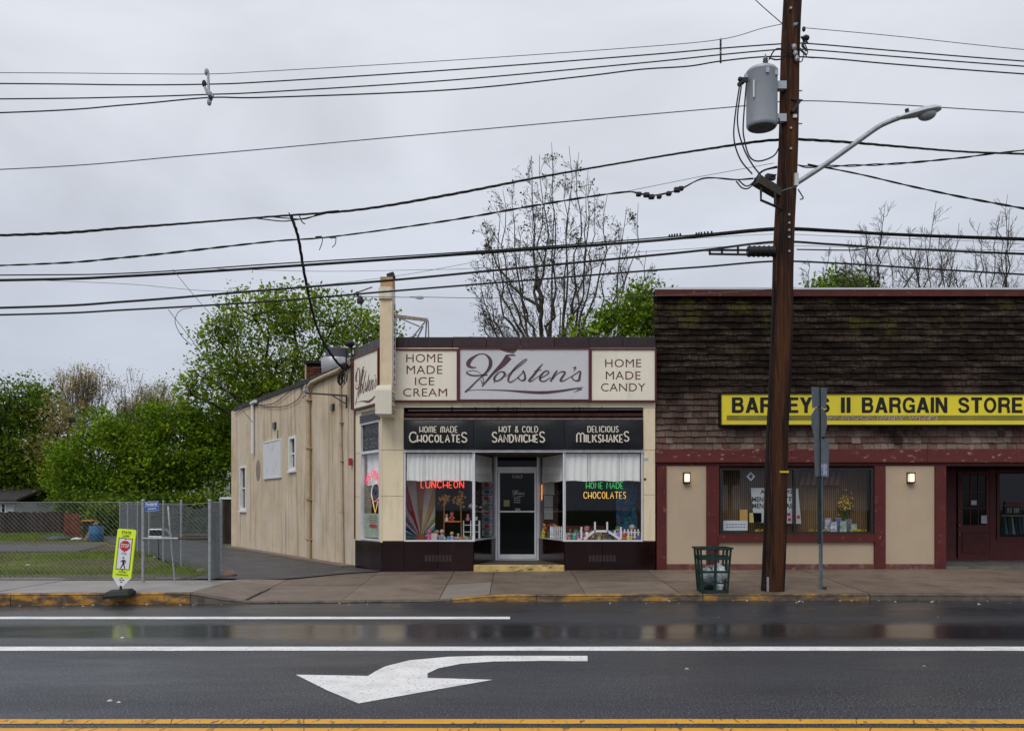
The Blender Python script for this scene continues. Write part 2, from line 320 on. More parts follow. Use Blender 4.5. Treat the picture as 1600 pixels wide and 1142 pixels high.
# the shop's hand-lettered name as pen strokes in a 1600 x 727 field
SCRIPT = [
 [(250, 292, 6), (200, 292, 20), (160, 268, 40), (170, 225, 46), (215, 180, 26), (280, 143, 10), (345, 143, 12), (400, 190, 32), (412, 255, 40), (385, 320, 30), (330, 378, 16), (250, 450, 13), (180, 520, 16), (120, 572, 12)],
 [(140, 340, 8), (150, 362, 18), (200, 382, 16), (280, 384, 14), (375, 374, 16)], [(145, 340, 5), (210, 326, 5), (270, 342, 5), (330, 385, 5)],
 [(618, 172, 80), (545, 262, 56), (450, 350, 30), (380, 430, 22), (312, 508, 10)], [(595, 155, 15), (688, 153, 15)], [(300, 430, 6), (318, 480, 8), (330, 455, 8), (325, 400, 8)],
 [(570, 352, 30), (530, 340, 10), (485, 368, 15), (452, 420, 24), (470, 446, 16), (520, 430, 14), (565, 385, 20), (574, 352, 26)], [(452, 450, 8), (450, 470, 5)],
 [(570, 400, 5), (640, 350, 6), (740, 275, 9), (812, 215, 7), (818, 198, 6), (780, 215, 9), (700, 285, 16), (635, 370, 20), (610, 430, 20), (630, 460, 14), (690, 430, 7)],
 [(690, 430, 7), (765, 360, 9), (782, 330, 14), (800, 390, 20), (795, 430, 22), (755, 440, 12), (720, 405, 16)],
 [(1000, 250, 6), (950, 310, 20), (890, 390, 24), (845, 440, 20), (870, 448, 10), (940, 400, 6), (975, 380, 6)], [(900, 335, 5), (985, 318, 5)],
 [(965, 420, 8), (1020, 390, 9), (1068, 352, 12), (1050, 330, 12), (1010, 348, 17), (972, 400, 24), (975, 440, 18), (1020, 448, 12), (1090, 405, 6)],
 [(1165, 322, 8), (1135, 370, 22), (1088, 452, 18)], [(1110, 420, 6), (1180, 355, 8), (1240, 340, 16), (1250, 358, 18), (1215, 410, 22), (1200, 445, 18), (1240, 440, 9), (1310, 400, 5)],
 [(1345, 300, 14), (1375, 290, 10), (1350, 335, 5)],
 [(1310, 405, 8), (1385, 355, 9), (1425, 335, 13), (1418, 395, 22), (1405, 440, 22), (1350, 435, 11), (1330, 400, 15)],
 [(130, 570, 4), (160, 552, 5), (250, 545, 4), (400, 546, 7), (600, 553, 14), (800, 568, 26), (1000, 576, 32), (1200, 558, 24), (1350, 534, 16), (1455, 515, 5)], [(1350, 572, 4), (1440, 535, 8), (1385, 545, 5)],
]
def script_sign(m, T, sx, sz, x0, z1, wk=1.0):
    """T(u,v,d): sx, sz metres per field unit, x0/z1 the field's upper corner"""
    for s_ in SCRIPT:
        pts = spline(s_, 5) if len(s_) > 2 else s_
        ribbon(m, [(x0 + p[0] * sx, z1 - p[1] * sz, p[2] * (sx + sz) / 2 * wk) for p in pts], T)
# ================================================================= THE SETTING
def kerbY(X): return min(16.1, max(15.2, 15.3 + (X + 8.7) * .065))
def pw(x, pts):
    if x <= pts[0][0]: return pts[0][1]
    for (a, b), (c, d) in zip(pts, pts[1:]):
        if x <= c: return lerp(b, d, (x - a) / (c - a))
    return pts[-1][1]
def kerbZ(X): return pw(X, [(-5.6, .195), (-4.7, .03), (-1.3, .03), (-.4, .12), (10, .105)])
def backZ(X): return pw(X, [(-9, .2), (-2.9, .214), (3.2, .257), (11.5, .286)])
def walkZ(X, Y): t = (Y - kerbY(X)) / (20.2 - kerbY(X)); return lerp(kerbZ(X), backZ(X), max(0, min(1.15, t)))
def sheet(name, x0, x1, y0, y1, z, m, nx=1, ny=1, zf=None, parent=None, kind='structure'):
    mb = MB(); vs = []; 
    for j in range(ny + 1):
        for i in range(nx + 1):
            X, Y = lerp(x0, x1, i / nx), lerp(y0, y1, j / ny); vs.append((X, Y, zf(X, Y) if zf else z))
    mb.add(vs, [(j * (nx + 1) + i, j * (nx + 1) + i + 1, (j + 1) * (nx + 1) + i + 1, (j + 1) * (nx + 1) + i) for j in range(ny) for i in range(nx)])
    return mb.build(name, m, parent, kind=kind)
EARTH = mat('earth', (.06, .075, .03), .95, var=.3, vs=.3)
sheet('ground', -900, 900, -300, 1500, -.06, EARTH)
# road: fine asphalt, worn smooth and wet between the two white lines
def road_mat():
    m = bpy.data.materials.new('wet_asphalt'); m.use_nodes = True; t = m.node_tree; n = t.nodes; l = t.links; b = n['Principled BSDF']
    geo = n.new('ShaderNodeNewGeometry'); sp = n.new('ShaderNodeSeparateXYZ'); l.new(geo.outputs['Position'], sp.inputs[0])
    def noise(sc, st, det=5, ro=.6):
        q = n.new('ShaderNodeMapping'); q.inputs['Scale'].default_value = st; l.new(geo.outputs['Position'], q.inputs[0])
        z = n.new('ShaderNodeTexNoise'); z.inputs['Scale'].default_value = sc; z.inputs['Detail'].default_value = det; z.inputs['Roughness'].default_value = ro; l.new(q.outputs[0], z.inputs['Vector']); return z.outputs[0]
    def mr(src, a, b2, c, d):
        q = n.new('ShaderNodeMapRange'); l.new(src, q.inputs[0])
        for i, v in enumerate((a, b2, c, d)): q.inputs[i + 1].default_value = v
        return q.outputs[0]
    def mth(op, a, b2):
        q = n.new('ShaderNodeMath'); q.operation = op
        for i, v in enumerate((a, b2)):
            if isinstance(v, (int, float)): q.inputs[i].default_value = v
            else: l.new(v, q.inputs[i])
        return q.outputs[0]
    n1 = noise(.5, (.35, 1, 1)); n2 = noise(1.4, (.25, 1, 1)); sp_ = noise(62, (1, .6, 1), 2, .9); sp2 = noise(22, (1, 1, 1), 3)
    Y = mth('ADD', sp.outputs['Y'], mth('MULTIPLY', mth('SUBTRACT', n2, .5), .9))
    band = mth('MULTIPLY', mr(Y, 10.9, 11.6, 0, 1), mr(Y, 12.6, 13.4, 1, 0))           # standing film of water in the worn lane
    gut = mr(Y, 13.4, 14.4, 0, .55)
    wet = mth('MINIMUM', mth('ADD', mth('MULTIPLY', band, mr(n1, .25, .5, .55, 1)), mth('MULTIPLY', gut, mr(n2, .35, .6, .35, 1))), 1)
    puddle = mr(n2, .60, .68, 0, .25)
    wetp = mth('MAXIMUM', wet, puddle)
    trk = mth('MULTIPLY', mth('ADD', mth('MULTIPLY', mr(sp.outputs['Y'], 7.6, 8.1, 0, 1), mr(sp.outputs['Y'], 8.3, 8.9, 1, 0)), mth('MULTIPLY', mr(sp.outputs['Y'], 9.3, 9.7, 0, 1), mr(sp.outputs['Y'], 9.8, 10.3, 1, 0))), mr(n2, .35, .65, -.02, -.10))
    rough = mth('ADD', trk, mth('ADD', mr(wetp, 0, 1, .46, .16), mr(n1, .35, .65, -.10, .10))); l.new(rough, b.inputs['Roughness'])
    cr = n.new('ShaderNodeValToRGB'); l.new(sp_, cr.inputs[0]); e = cr.color_ramp.elements
    e[0].position = .36; e[0].color = (.004, .0055, .0085, 1); e[1].position = .56; e[1].color = (.026, .030, .042, 1); x = e.new(.68); x.color = (.22, .22, .22, 1)
    v = n.new('ShaderNodeVectorMath'); v.operation = 'SCALE'; l.new(cr.outputs[0], v.inputs[0]); l.new(mth('MULTIPLY', mr(wetp, 0, 1, 1, .45), mr(n1, .35, .65, 1.25, .8)), v.inputs['Scale'])
    l.new(v.outputs[0], b.inputs['Base Color']); l.new(mr(wetp, 0, 1, .30, .5), b.inputs['Specular IOR Level'])
    bp = n.new('ShaderNodeBump'); bp.inputs['Distance'].default_value = .006; l.new(mr(wetp, 0, 1, .5, .02), bp.inputs['Strength']); l.new(mth('ADD', sp_, mth('MULTIPLY', sp2, .7)), bp.inputs['Height']); l.new(bp.outputs[0], b.inputs['Normal'])
    return m
ROAD = road_mat()
mb = MB(); xs = [-300, -60] + [-20 + i for i in range(41)] + [60, 300]
for a, b in zip(xs, xs[1:]): mb.quad((a, -14, 0), (b, -14, 0), (b, kerbY(b) + .1, 0), (a, kerbY(a) + .1, 0))
mb.build('road', ROAD, kind='structure')
PAINTW = mat('worn_white_road_paint', (.70, .70, .70), .5, var=.08, vs=3, bump=.3, bs=90, stain=((.10, .10, .10), 30, (1, .7, 1), .585, .66, .9), stain2=((.44, .44, .43), 2.4, (1, 1, 1), .48, .68, .6))
PAINTY = mat('worn_yellow_road_paint', (.62, .31, .020), .5, var=.1, vs=3, bump=.3, bs=90, stain=((.05, .045, .03), 16, (1, .35, 1), .59, .65, .9), stain2=((.40, .19, .02), 3, (1, 1, 1), .5, .7, .6))
def GY(py): return F * CH / (py - HY)
def strip(name, x0, x1, pa, pb, m, z=.004):
    y0, y1 = GY(pb), GY(pa); n = max(1, int((x1 - x0) / .25)); q = MB(); J = [(R.gauss(0, .0035), R.gauss(0, .0035)) for _ in range(n + 1)]
    q.add([(lerp(x0, x1, i / n), y + J[i][k], z) for k, y in ((0, y0), (1, y1)) for i in range(n + 1)], [(i, i + 1, n + i + 2, n + i + 1) for i in range(n)])
    return q.build(name, m, kind='structure')
strip('edge_line', -60, PX(797, GY(965)), 963.4, 967.2, PAINTW)
strip('lane_line', -60, 60, 1010.2, 1016.6, PAINTW)
strip('centre_line', -60, 60, 1123.6, 1130.8, PAINTY)
strip('centre_line', -60, 60, 1137.6, 1145.5, PAINTY)
arrow = [(462, 1054), (520, 1055), (575, 1056), (587, 1048.5), (602, 1041), (640, 1031.5), (700, 1026), (760, 1024.4), (918, 1024.6), (918, 1033), (850, 1032.4), (770, 1033.5), (720, 1037), (685, 1044), (668, 1052), (668, 1059), (770, 1062), (690, 1076), (560, 1099), (510, 1078)]
# the seal of a darker tack coat round the arrow's tail is left to the asphalt itself
from mathutils.geometry import tessellate_polygon
pts = [Vector((PX(x, GY(y)), GY(y), .004)) for x, y in arrow]
mb = MB(); mb.add(pts, [tuple(t) for t in tessellate_polygon([pts])])
me = mb.build('turn_arrow', PAINTW, kind='structure')
for p in me.data.polygons: pass
me.data.update()
import bmesh
def up_normals(o, axis=2, s=1):
    bm = bmesh.new(); bm.from_mesh(o.data)
    for f in bm.faces:
        f.normal_update()
        if f.normal[axis] * s < 0: f.normal_flip()
    bm.to_mesh(o.data); bm.free()
up_normals(me)
CRK = mat('crack_dirt', (.010, .010, .011), .7); q = MB(); rk = random.Random(9)
def crack(pts, w0, z):
    ribbon(q, [(p[0], p[1], w0 * rk.uniform(.4, 1.2)) for p in pts], lambda u, v, d=0: (u, v, z))
for i in range(64):
    x = rk.uniform(-5.6, 5.8); y = rk.choice((GY(1127), GY(1141))); a = rk.uniform(-.5, .9); l_ = rk.uniform(.06, .12); crack([(x + t_ * a * l_ + rk.uniform(-.008, .008), y + (t_ - .5) * l_ * 1.4) for t_ in (0, .25, .5, .75, 1)], .006, .0068)
for x0_, y0_, ang, n_ in ((-3.2, 8.9, .1, 16), (1.6, 7.4, .05, 20), (3.5, 9.4, -.08, 14), (-1.0, 12.4, .06, 22), (-1.7, 9.15, 1.2, 6), (-.4, 9.0, 1.4, 6)):
    x, y = x0_, y0_; pl = []
    for k in range(n_): pl.append((x, y)); ang += rk.gauss(0, .25) * .3; x += .14 * math.cos(ang + rk.gauss(0, .4)); y += .14 * math.sin(ang + rk.gauss(0, .4))
    crack(pl, .005, .0062)
up_normals(q.build('road_crack', CRK, kind='structure')); q = MB()
for i in range(70):
    x = rk.uniform(-9, 9); y = kerbY(x) - abs(rk.gauss(0, .25)) - .03 if i > 12 else rk.uniform(7.5, 14); s_ = rk.uniform(.006, .022); q.hexa([(x - s_, y - s_, .003), (x + s_, y - s_ * .6, .003), (x + s_ * .8, y + s_, .003), (x - s_, y + s_ * .7, .003), (x - s_ * .7, y - s_ * .6, .003 + s_ * .6), (x + s_ * .6, y - s_ * .5, .003 + s_ * .5), (x + s_ * .5, y + s_ * .6, .003 + s_ * .6), (x - s_ * .6, y + s_ * .5, .003 + s_ * .7)])
q.build('road_litter', mat('pale_grit', (.32, .30, .27), .8, island=.6), label='pale scraps and grit lying along the kerb and on the road', cat='litter', kind='stuff')
# sidewalk bed and slabs
bed = MB(); xs = [-40] + [-16 + .5 * i for i in range(65)] + [60]
for a, b in zip(xs, xs[1:]):
    ya, yb = kerbY(a), kerbY(b); bk = 18.1 if b < -6 else 20.25
    for t0, t1 in ((0, .5), (.5, 1)):
        q = [(a, lerp(ya, bk, t0)), (b, lerp(yb, bk, t0)), (b, lerp(yb, bk, t1)), (a, lerp(ya, bk, t1))]
        bed.quad(*[(X, Y, walkZ(X, Y) - .02) for X, Y in q])
walk = bed.build('sidewalk', mat('joint_dirt', (.035, .028, .022), .9), kind='structure')
def slab(x0, x1, f0, f1, m, back, sk=0):
    g = .007; a, b = x0 + g, x1 - g; q = MB(); ya = lambda X, t: lerp(kerbY(X) + .16, back, t)
    vs = []; dz = R.uniform(-.004, .004)
    for dzz in (-.06, 0):
        for X, t in ((a, f0), (b, f0), (b, f1), (a, f1)):
            Y = ya(X, t) + (g if t == f0 else -g); XX = X + sk * (Y - 18)
            vs.append((XX, Y, walkZ(X, Y) + dzz + dz))
    q.hexa(vs); q.build('slab', m, walk)
EDG = [-17.57 + 1.71 * i for i in range(8)]
for a_, b_ in zip(EDG, EDG[1:]): slab(a_, b_, 0, 1, CONCG, 18.1)
EDG = [-5.6, -4.7, -3.0, -1.3, -.4]
while EDG[-1] < 20: EDG.append(EDG[-1] + 1.72)
for a_, b_ in zip(EDG, EDG[1:]): slab(a_, b_, 0, .47, mat('newer_concrete_patch', (.20, .175, .155), .5, var=.12, bump=.3, bs=70) if a_ == -1.3 else CONC, 20.19); slab(a_, b_, .47, 1, CONC, 20.19)
# kerb
kerb = empty('kerb', (0, 15.7, 0), kind='structure')
X = -17.57
while X < 20:
    wd = 1.5 if -6.2 < X < -.5 else 3.0
    a, b = X + .006, X + wd - .006; q = MB()
    n = 4
    for i in range(n):
        u, v = lerp(a, b, i / n), lerp(a, b, (i + 1) / n)
        c = .016
        ring = lambda s_: [(s_, kerbY(s_), -.05), (s_, kerbY(s_) + .01, kerbZ(s_) - c), (s_, kerbY(s_) + .03, kerbZ(s_) + .002), (s_, kerbY(s_) + .15, kerbZ(s_) + .004), (s_, kerbY(s_) + .15, -.05)]
        A, Bb = ring(u), ring(v); q.add(A + Bb, [(k, 5 + k, 5 + (k + 1) % 5, (k + 1) % 5) for k in range(5)] + ([(0, 1, 2, 3, 4)] if i == 0 else []) + ([(9, 8, 7, 6, 5)] if i == n - 1 else []))
    my = KERBY if X + wd < -5.4 else (KERBT if (-1.3 < X + wd / 2 < 5.3 or X > 8.3) else KERB)
    q.build('kerb_stone', my, kerb); X += wd
# lot beside the shop
GRASSBASE = mat('patchy_turf', (.095, .115, .024), .95, var=.35, vs=1.2, bump=.8, bs=25, stain=((.085, .062, .045), .42, (.6, 1, 1), .44, .53, .95), stain2=((.16, .13, .07), .9, (.5, 1, 1), .62, .75, .6))
GRAVEL = mat('wet_gravel', (.095, .080, .070), .7, var=.45, vs=9, bump=1, bs=30, stain=((.045, .06, .02), .8, (1, 1, 1), .52, .62, .8))
DRIVE = mat('driveway_asphalt', (.048, .047, .052), .5, var=.2, vs=1.2, bump=.7, bs=110, rvar=.12, stain=((.085, .083, .085), .5, (1, 1, 1), .5, .7, .5))
mb = MB(); mb.add([(-120, 18.1, .19), (-6.6, 18.1, .19), (-6.7, 20.6, .19), (-7.8, 21.3, .19), (-15.3, 35.2, .19), (-19.5, 46, .19), (-120, 46, .19)], [tuple(range(7))]); up_normals(mb.build('lot_ground', GRASSBASE, kind='structure'))
sheet('lot_ground', -150, 60, 46.004, 150, .18, GRASSBASE)
d_ = Vector((-.508, .861, 0)); n_ = Vector((-.861, -.508, 0)); C0 = Vector((-2.915, 20.2, 0))
SIDE = Matrix(((d_.x, n_.x, 0, C0.x), (d_.y, n_.y, 0, C0.y), (0, 0, 1, 0), (0, 0, 0, 1)))   # x along the side wall, y out of it
def S(s, o, z): return tuple(SIDE @ Vector((s, o, z)))
def s_of(px): r = (px - CX) / F; return (-2.915 - r * 20.2) / (r * .861 + .508)
def SZ(px, py): return CH + (HY - py) / F * (20.2 + .861 * s_of(px))
mb = MB(); dx = [-6.6 + .3 * i for i in range(13)]; nr = 6
fy = lambda X: pw(X, [(-6.6, 18.12), (-5.6, 18.2), (-4.6, 18.8), (-3.7, 19.75), (-2.9, 20.15)])
mb.add([(X, lerp(fy(X), 20.35, j / nr), walkZ(X, min(20.2, lerp(fy(X), 20.35, j / nr))) + .024) for j in range(nr + 1) for X in dx], [(j * 13 + i, j * 13 + i + 1, (j + 1) * 13 + i + 1, (j + 1) * 13 + i) for j in range(nr) for i in range(12)])
mb.add([(-6.6, 20.35, .212), (-3.0, 20.35, .226), S(1.2, .1, .232), S(15, .12, .222), S(32, .12, .21), S(32, 3.35, .21), S(1.9, 3.35, .212)], [tuple(range(7))])
dr = mb.build('driveway', DRIVE, kind='structure'); up_normals(dr)
mb = MB(); mb.add([(-60, 30.5, .209), (-14.2, 29.2, .209), (-15.6, 34.5, .209), (-60, 37.5, .209)], [(0, 1, 2, 3)]); mb.build('asphalt_path', DRIVE, kind='structure')
mb = MB(); mb.add([(-14, 18.12, .207), (-6.7, 18.12, .207), (-6.75, 19.9, .207), (-7.6, 20.6, .207), (-9.2, 19.5, .207), (-14, 19.2, .207)], [tuple(range(6))]); up_normals(mb.build('gravel_strip', GRAVEL, kind='structure'))
mb = MB(); mb.add([(-14, 18.13, .211), (-8.9, 18.13, .211), (-9.4, 18.6, .211), (-14, 18.75, .211)], [(0, 1, 2, 3)])
mb.build('paver_strip', mat('pinkish_pavers', (.22, .17, .15), .8, var=.3, vs=9, bump=1, bs=14), kind='structure')
mb = MB(SIDE); mb.box(1.75, 14.0, .0, .34, .16, .262); mb.build('footing_kerb', CONC, kind='structure')
# grass blades
def grass(n, x0, x1, y0, y1, h, mat_, name, keep):
    rr = np.random.RandomState(3); P_ = []
    x = rr.uniform(x0, x1, n * 3); y = y0 + (y1 - y0) * rr.uniform(0, 1, n * 3) ** 1.6
    m_ = np.array([keep(a, b) for a, b in zip(x, y)]); x, y = x[m_][:n], y[m_][:n]; k = len(x)
    a = rr.uniform(0, 6.283, k); hh = h * rr.uniform(.4, 1.3, k); wd = .004 + .0006 * (y - 18); ln = rr.uniform(-.5, .5, (k, 2)) * hh[:, None]
    base = np.stack([x, y, np.full(k, .185)], 1); dx = np.stack([np.cos(a) * wd, np.sin(a) * wd, np.zeros(k)], 1)
    tip = base + np.stack([ln[:, 0], ln[:, 1], hh], 1)
    V = np.stack([base - dx, base + dx, tip], 1).reshape(-1, 3); Fq = np.arange(3 * k).reshape(-1, 3)
    o = npmesh(name, V, Fq, mat_); o['kind'] = 'stuff'; return o
def gkeep(x, y):
    if y > 29 and y < 38: return False
    if x > -6.9 - (y - 20.8) * .59: return False
    if y < 19.3: return R.random() < .06
    v = math.sin(x * .9 + 1.7 * math.sin(y * .35)) + math.cos(y * .8 + x * .4) * .8
    if 20.5 < y < 25 and -14.5 < x < -8.6: v -= 2.4
    return R.random() < max(.10, min(1, .62 + .45 * v))
GRASSB = mat('grass_blades', (.13, .19, .018), .7, var=.4, vs=1.1, island=.5, trans=.3, stain=((.16, .15, .05), .7, (1, 1, 1), .6, .72, .7))
grass(120000, -34, -6.5, 18.4, 50, .11, GRASSB, 'grass', gkeep)
# ================================================================= CORNER SHOP
FY = 20.2; K = FY / F
def FX(px): return (px - CX) * K
def FZ(py): return CH + (HY - py) * K
shop = empty('corner_shop', (.2, FY, .2), 'cream single storey corner shop with glazed maroon base and long stucco side wall', 'shop')
XL, XR = FX(598), FX(1024); ZT = FZ(527)
# side wall (stucco) -------------------------------------------------
S0, S1 = s_of(556), 14.0; WT = 5.10
def hole(px0, px1, py0, py1):
    a, b = s_of(px1), s_of(px0); m_ = (px0 + px1) / 2
    return (a, b, SZ(m_, py1), SZ(m_, py0))
win1 = hole(453, 462, 684, 732); win2 = hole(376, 384.5, 730, 795)
mb = MB(SIDE); mb.wall(S0, S1, .1, WT, 0, -.25, [win1, win2]); mb.build('side_wall', STUCCO, shop)
mb = MB(SIDE)      # trapezoid rear and party walls, roof
bk = Vector(S(S1, 0, 0))
mb = MB(); mb.box(bk.x, XR, bk.y - .25, bk.y - .003, .1, WT - .02); mb.build('rear_wall', STUCCO, shop)
mb = MB(); mb.add([(XL + .3, FY + .4, WT - .25), (XR - .02, FY + .4, WT - .25), (XR - .02, bk.y - .26, WT - .25), (bk.x + .35, bk.y - .26, WT - .25)], [(0, 1, 2, 3)]); mb.build('roof', mat('tar_roof', (.03, .03, .032), .8), shop)
mb = MB(SIDE); mb.box(S0, S1 + .05, -.28, .05, WT + .003, WT + .06); mb.build('roof_coping', DARK, shop)
s = S0 + .3
while s < S1 - .5:
    mb = MB(SIDE); mb.box(s, s + .55, -.29, .06, WT + .063, WT + .105); mb.build('coping_tile', DARK, shop); s += .62
for (h, nm) in ((win1, 0), (win2, 1)):
    fr = MB(SIDE); a, b, c, d = h
    fr.frame(a - .05, b + .05, c - .05, d + .05, .03, -.12, .075, .09); fo = fr.build('window', WHITE, shop)
    zm = c + (d - c) * .5
    mb = MB(SIDE); mb.box(a + .02, b - .02, -.10, -.04, zm - .022, zm + .022); mb.build('sash_rail', WHITE, fo)
    for z0, z1, o in ((c + .04, zm - .022, -.09), (zm + .022, d - .025, -.07)):
        mb = MB(SIDE); mb.box(a + .025, b - .025, o - .01, o, z0, z1); mb.build('pane', DKGLASS, fo)
    mb = MB(SIDE); mb.box(a - .08, b + .08, .0, .07, c - .11, c - .053); mb.build('sill', WHITE, fo)
h = hole(414, 440, 689, 746)
mb = MB(SIDE); mb.wall(h[0], h[1], h[2], h[3], .035, .002, []); bo = mb.build('boarded_window', mat('white_board', (.62, .63, .66), .5, var=.08, vs=3, stain=((.3, .31, .33), 3, (1, 1, 1), .5, .75, .6)), shop)
mb = MB(SIDE); mb.frame(h[0] - .03, h[1] + .03, h[2] - .03, h[3] + .03, .05, .001, .05); mb.build('frame', PWHITE, bo)
h = hole(400, 407, 718, 752)
mb = MB(SIDE); mb.poly([(lerp(h[0], h[1], .5 + .5 * math.cos(a)), .004, lerp(h[2], h[3], .5 + .5 * math.sin(a))) for a in [i * math.pi / 8 for i in range(16)]], -.003); mb.build('render_patch', PATCH, shop)
for px, py0, py1 in ((378, 855, 864), (403, 859, 864)):
    h = hole(px - 3, px + 3, py0, py1); mb = MB(SIDE); mb.frame(h[0], h[1], h[2], h[3], .02, .001, .03); v = mb.build('vent', DARK, shop)
    mb = MB(SIDE); mb.box(h[0] + .03, h[1] - .03, .002, .008, h[2] + .03, h[3] - .03); mb.build('grille', VOIDBLK, v)
for px, py0, py1 in ((430, 660, 670), (521, 631, 641)):
    h = hole(px - 2, px + 2, py0, py1); mb = MB(SIDE); mb.box(h[0], h[1], .001, .05, h[2], h[3]); v = mb.build('wall_vent', DARK, shop)
    for i in range(3):
        zz = lerp(h[2], h[3], (i + .5) / 3); mb = MB(SIDE); mb.box(h[0] + .02, h[1] - .02, .051, .065, zz - .02, zz + .01); mb.build('louvre', GALV, v)
# pipes
PIPEC = mat('cream_painted_pipe', (.42, .325, .21), .6, var=.15, vs=4, stain=((.09, .05, .03), 2, (1, 1, 1), .58, .7, .7))
def sp_path(pts): return [S(s_of(px), o, SZ(px, py)) for px, py, o in pts]
mb = MB(); mb.tube(sp_path([(398, 632, .07), (398, 634, .07), (398, 709, .07)]), .055, 8); mb.tube(sp_path([(404, 627, .09), (397, 631, .09)]), .06, 8); mb.build('downpipe', PWHITE, shop, smooth=True)
mb = MB(); mb.tube(sp_path([(550, 568, .08), (534, 579, .08), (505, 591.5, .08), (492, 598, .08), (487.5, 603, .08), (486, 610, .08), (486, 625, .08), (486.5, 700, .08), (487, 874, .08)]), .062, 8); dp = mb.build('rainwater_pipe', PIPEC, shop, smooth=True)
for py in (625, 700, 780, 842):
    s_ = s_of(486.5); zc = SZ(486.5, py); mb = MB(SIDE); mb.box(s_ - .09, s_ + .09, .0, .155, zc - .02, zc + .02); mb.build('pipe_clamp', PIPEC, dp)
mb = MB(); mb.tube(sp_path([(534.5, 592, .05), (535, 650, .05), (537, 760, .05), (539, 878, .05)]), .032, 6); cp = mb.build('conduit', PIPEC, shop, smooth=True)
for py in (660, 720, 800):
    s_ = s_of(536.5); zc = SZ(536.5, py); mb = MB(SIDE); mb.box(s_ - .05, s_ + .05, .0, .09, zc - .015, zc + .015); mb.build('pipe_clamp', PIPEC, cp)
mb = MB(); mb.tube(sp_path([(435, 672, .02), (434.5, 690, .02)]), .012, 5); mb.build('cable_drop', DARK, shop)
# loose cables on the wall
for i, pl in enumerate(([(369, 648), (385, 637), (405, 633), (430, 630), (455, 612), (470, 603), (482, 606)], [(402, 632), (425, 636), (450, 634), (468, 624), (475, 612), (470, 604)], [(470, 603), (482, 610), (481, 616), (476, 622)])):
    mb = MB(); mb.tube([S(s_of(p[0]), .05, SZ(p[0], p[1])) for p in spline([(a, b) for a, b in pl], 6)], .012, 5); mb.build('cable', DARK, shop)
# chimney on the side wall ------------------------------------------
ch = empty('chimney', S(5.6, -.2, WT), 'short brick chimney with one cream painted side standing at the roof edge', 'chimney')
sc0, sc1, zc0, zc1 = s_of(490) + .02, s_of(466) - .35, WT + .11, SZ(478, 570)
MC = Matrix.Translation(Vector(S(5.6, -.25, 0))); cx, cy = S(5.6, -.28, 0)[:2]
B('flue', VOIDBLK, ch, cx - .20, cx + .20, cy - .20, cy + .20, WT - .1, zc1 + .02)
B('painted_side', PIPEC, ch, cx - .245, cx - .204, cy - .23, cy + .23, WT - .1, zc1)
rows = 9
for r in range(rows):
    z0 = lerp(WT + .02, zc1 - .06, r / rows); z1 = lerp(WT + .02, zc1 - .06, (r + 1) / rows) - .012
    for i in range(3):
        a = cx - .2 + i * .15 - (.07 if r % 2 else 0); b = min(a + .138, cx + .235); a = max(a, cx - .2)
        if b > a + .02: B('brick', BRICK, ch, a, b, cy - .24, cy - .20, z0, z1)
B('cap', mat('soot_cap', (.03, .027, .025), .9), ch, cx - .27, cx + .27, cy - .27, cy + .27, zc1 + .02, zc1 + .11, b=.01)
# front facade -------------------------------------------------------
z_sill, z_head, z_slot0, z_slot1 = FZ(845), FZ(703), FZ(656), FZ(636)
fa = MB(); hx0, hx1 = FX(631), FX(1005)
fa.wall(XL + .02, XR, .1, ZT - .22, FY + .02, FY + .28, [(hx0, hx1, z_sill - .6, z_slot1)])
fa.build('front_wall', mat('cream_backing', (.42, .35, .24), .7), shop)
def panels(T, x0, x1, zs, m, nm='enamel_panel'):
    for a, b in zip(zs, zs[1:]):
        q = MB(T); q.bev(x0 + .004, x1 - .004, FY - .012 if T is None else .0, FY + .017 if T is None else .028, b + .004, a - .004, .003); q.build(nm, m, shop)
panels(None, XL + .004, hx0 - .0, [FZ(637), FZ(703), FZ(775), z_sill], CREAM)
panels(None, hx1 + .0, XR - .003, [FZ(637), FZ(703), FZ(773), z_sill], CREAM)
# strips above and below the sign boxes
x = XL + .02
for pa, pb in ((600, 707), (707, 813), (813, 920), (920, 1024)):
    B('enamel_strip', CREAM, shop, FX(pa) + .004, FX(pb) - .004, FY - .012, FY + .017, FZ(637) + .004, FZ(628)); B('enamel_strip', CREAM, shop, FX(pa) + .004, FX(pb) - .004, FY - .02, FY + .017, FZ(548), FZ(543.5))
for pa, pb in ((598, 602), (602, 707), (707, 760), (760, 813), (813, 866), (866, 920), (920, 973), (973, 1024)):
    B('coping_tile', COPE, shop, FX(pa) + .003, FX(pb) - .003, FY - .03, FY + .3, FZ(543), ZT + R.uniform(-.006, .006), b=.006)
s = 0.0
for i in range(4):
    q = MB(SIDE); q.bev(s + .003, s + .42, -.28, .03, SZ(575, 560) - .02, ZT, .006); q.build('coping_tile', COPE, shop); s += .423
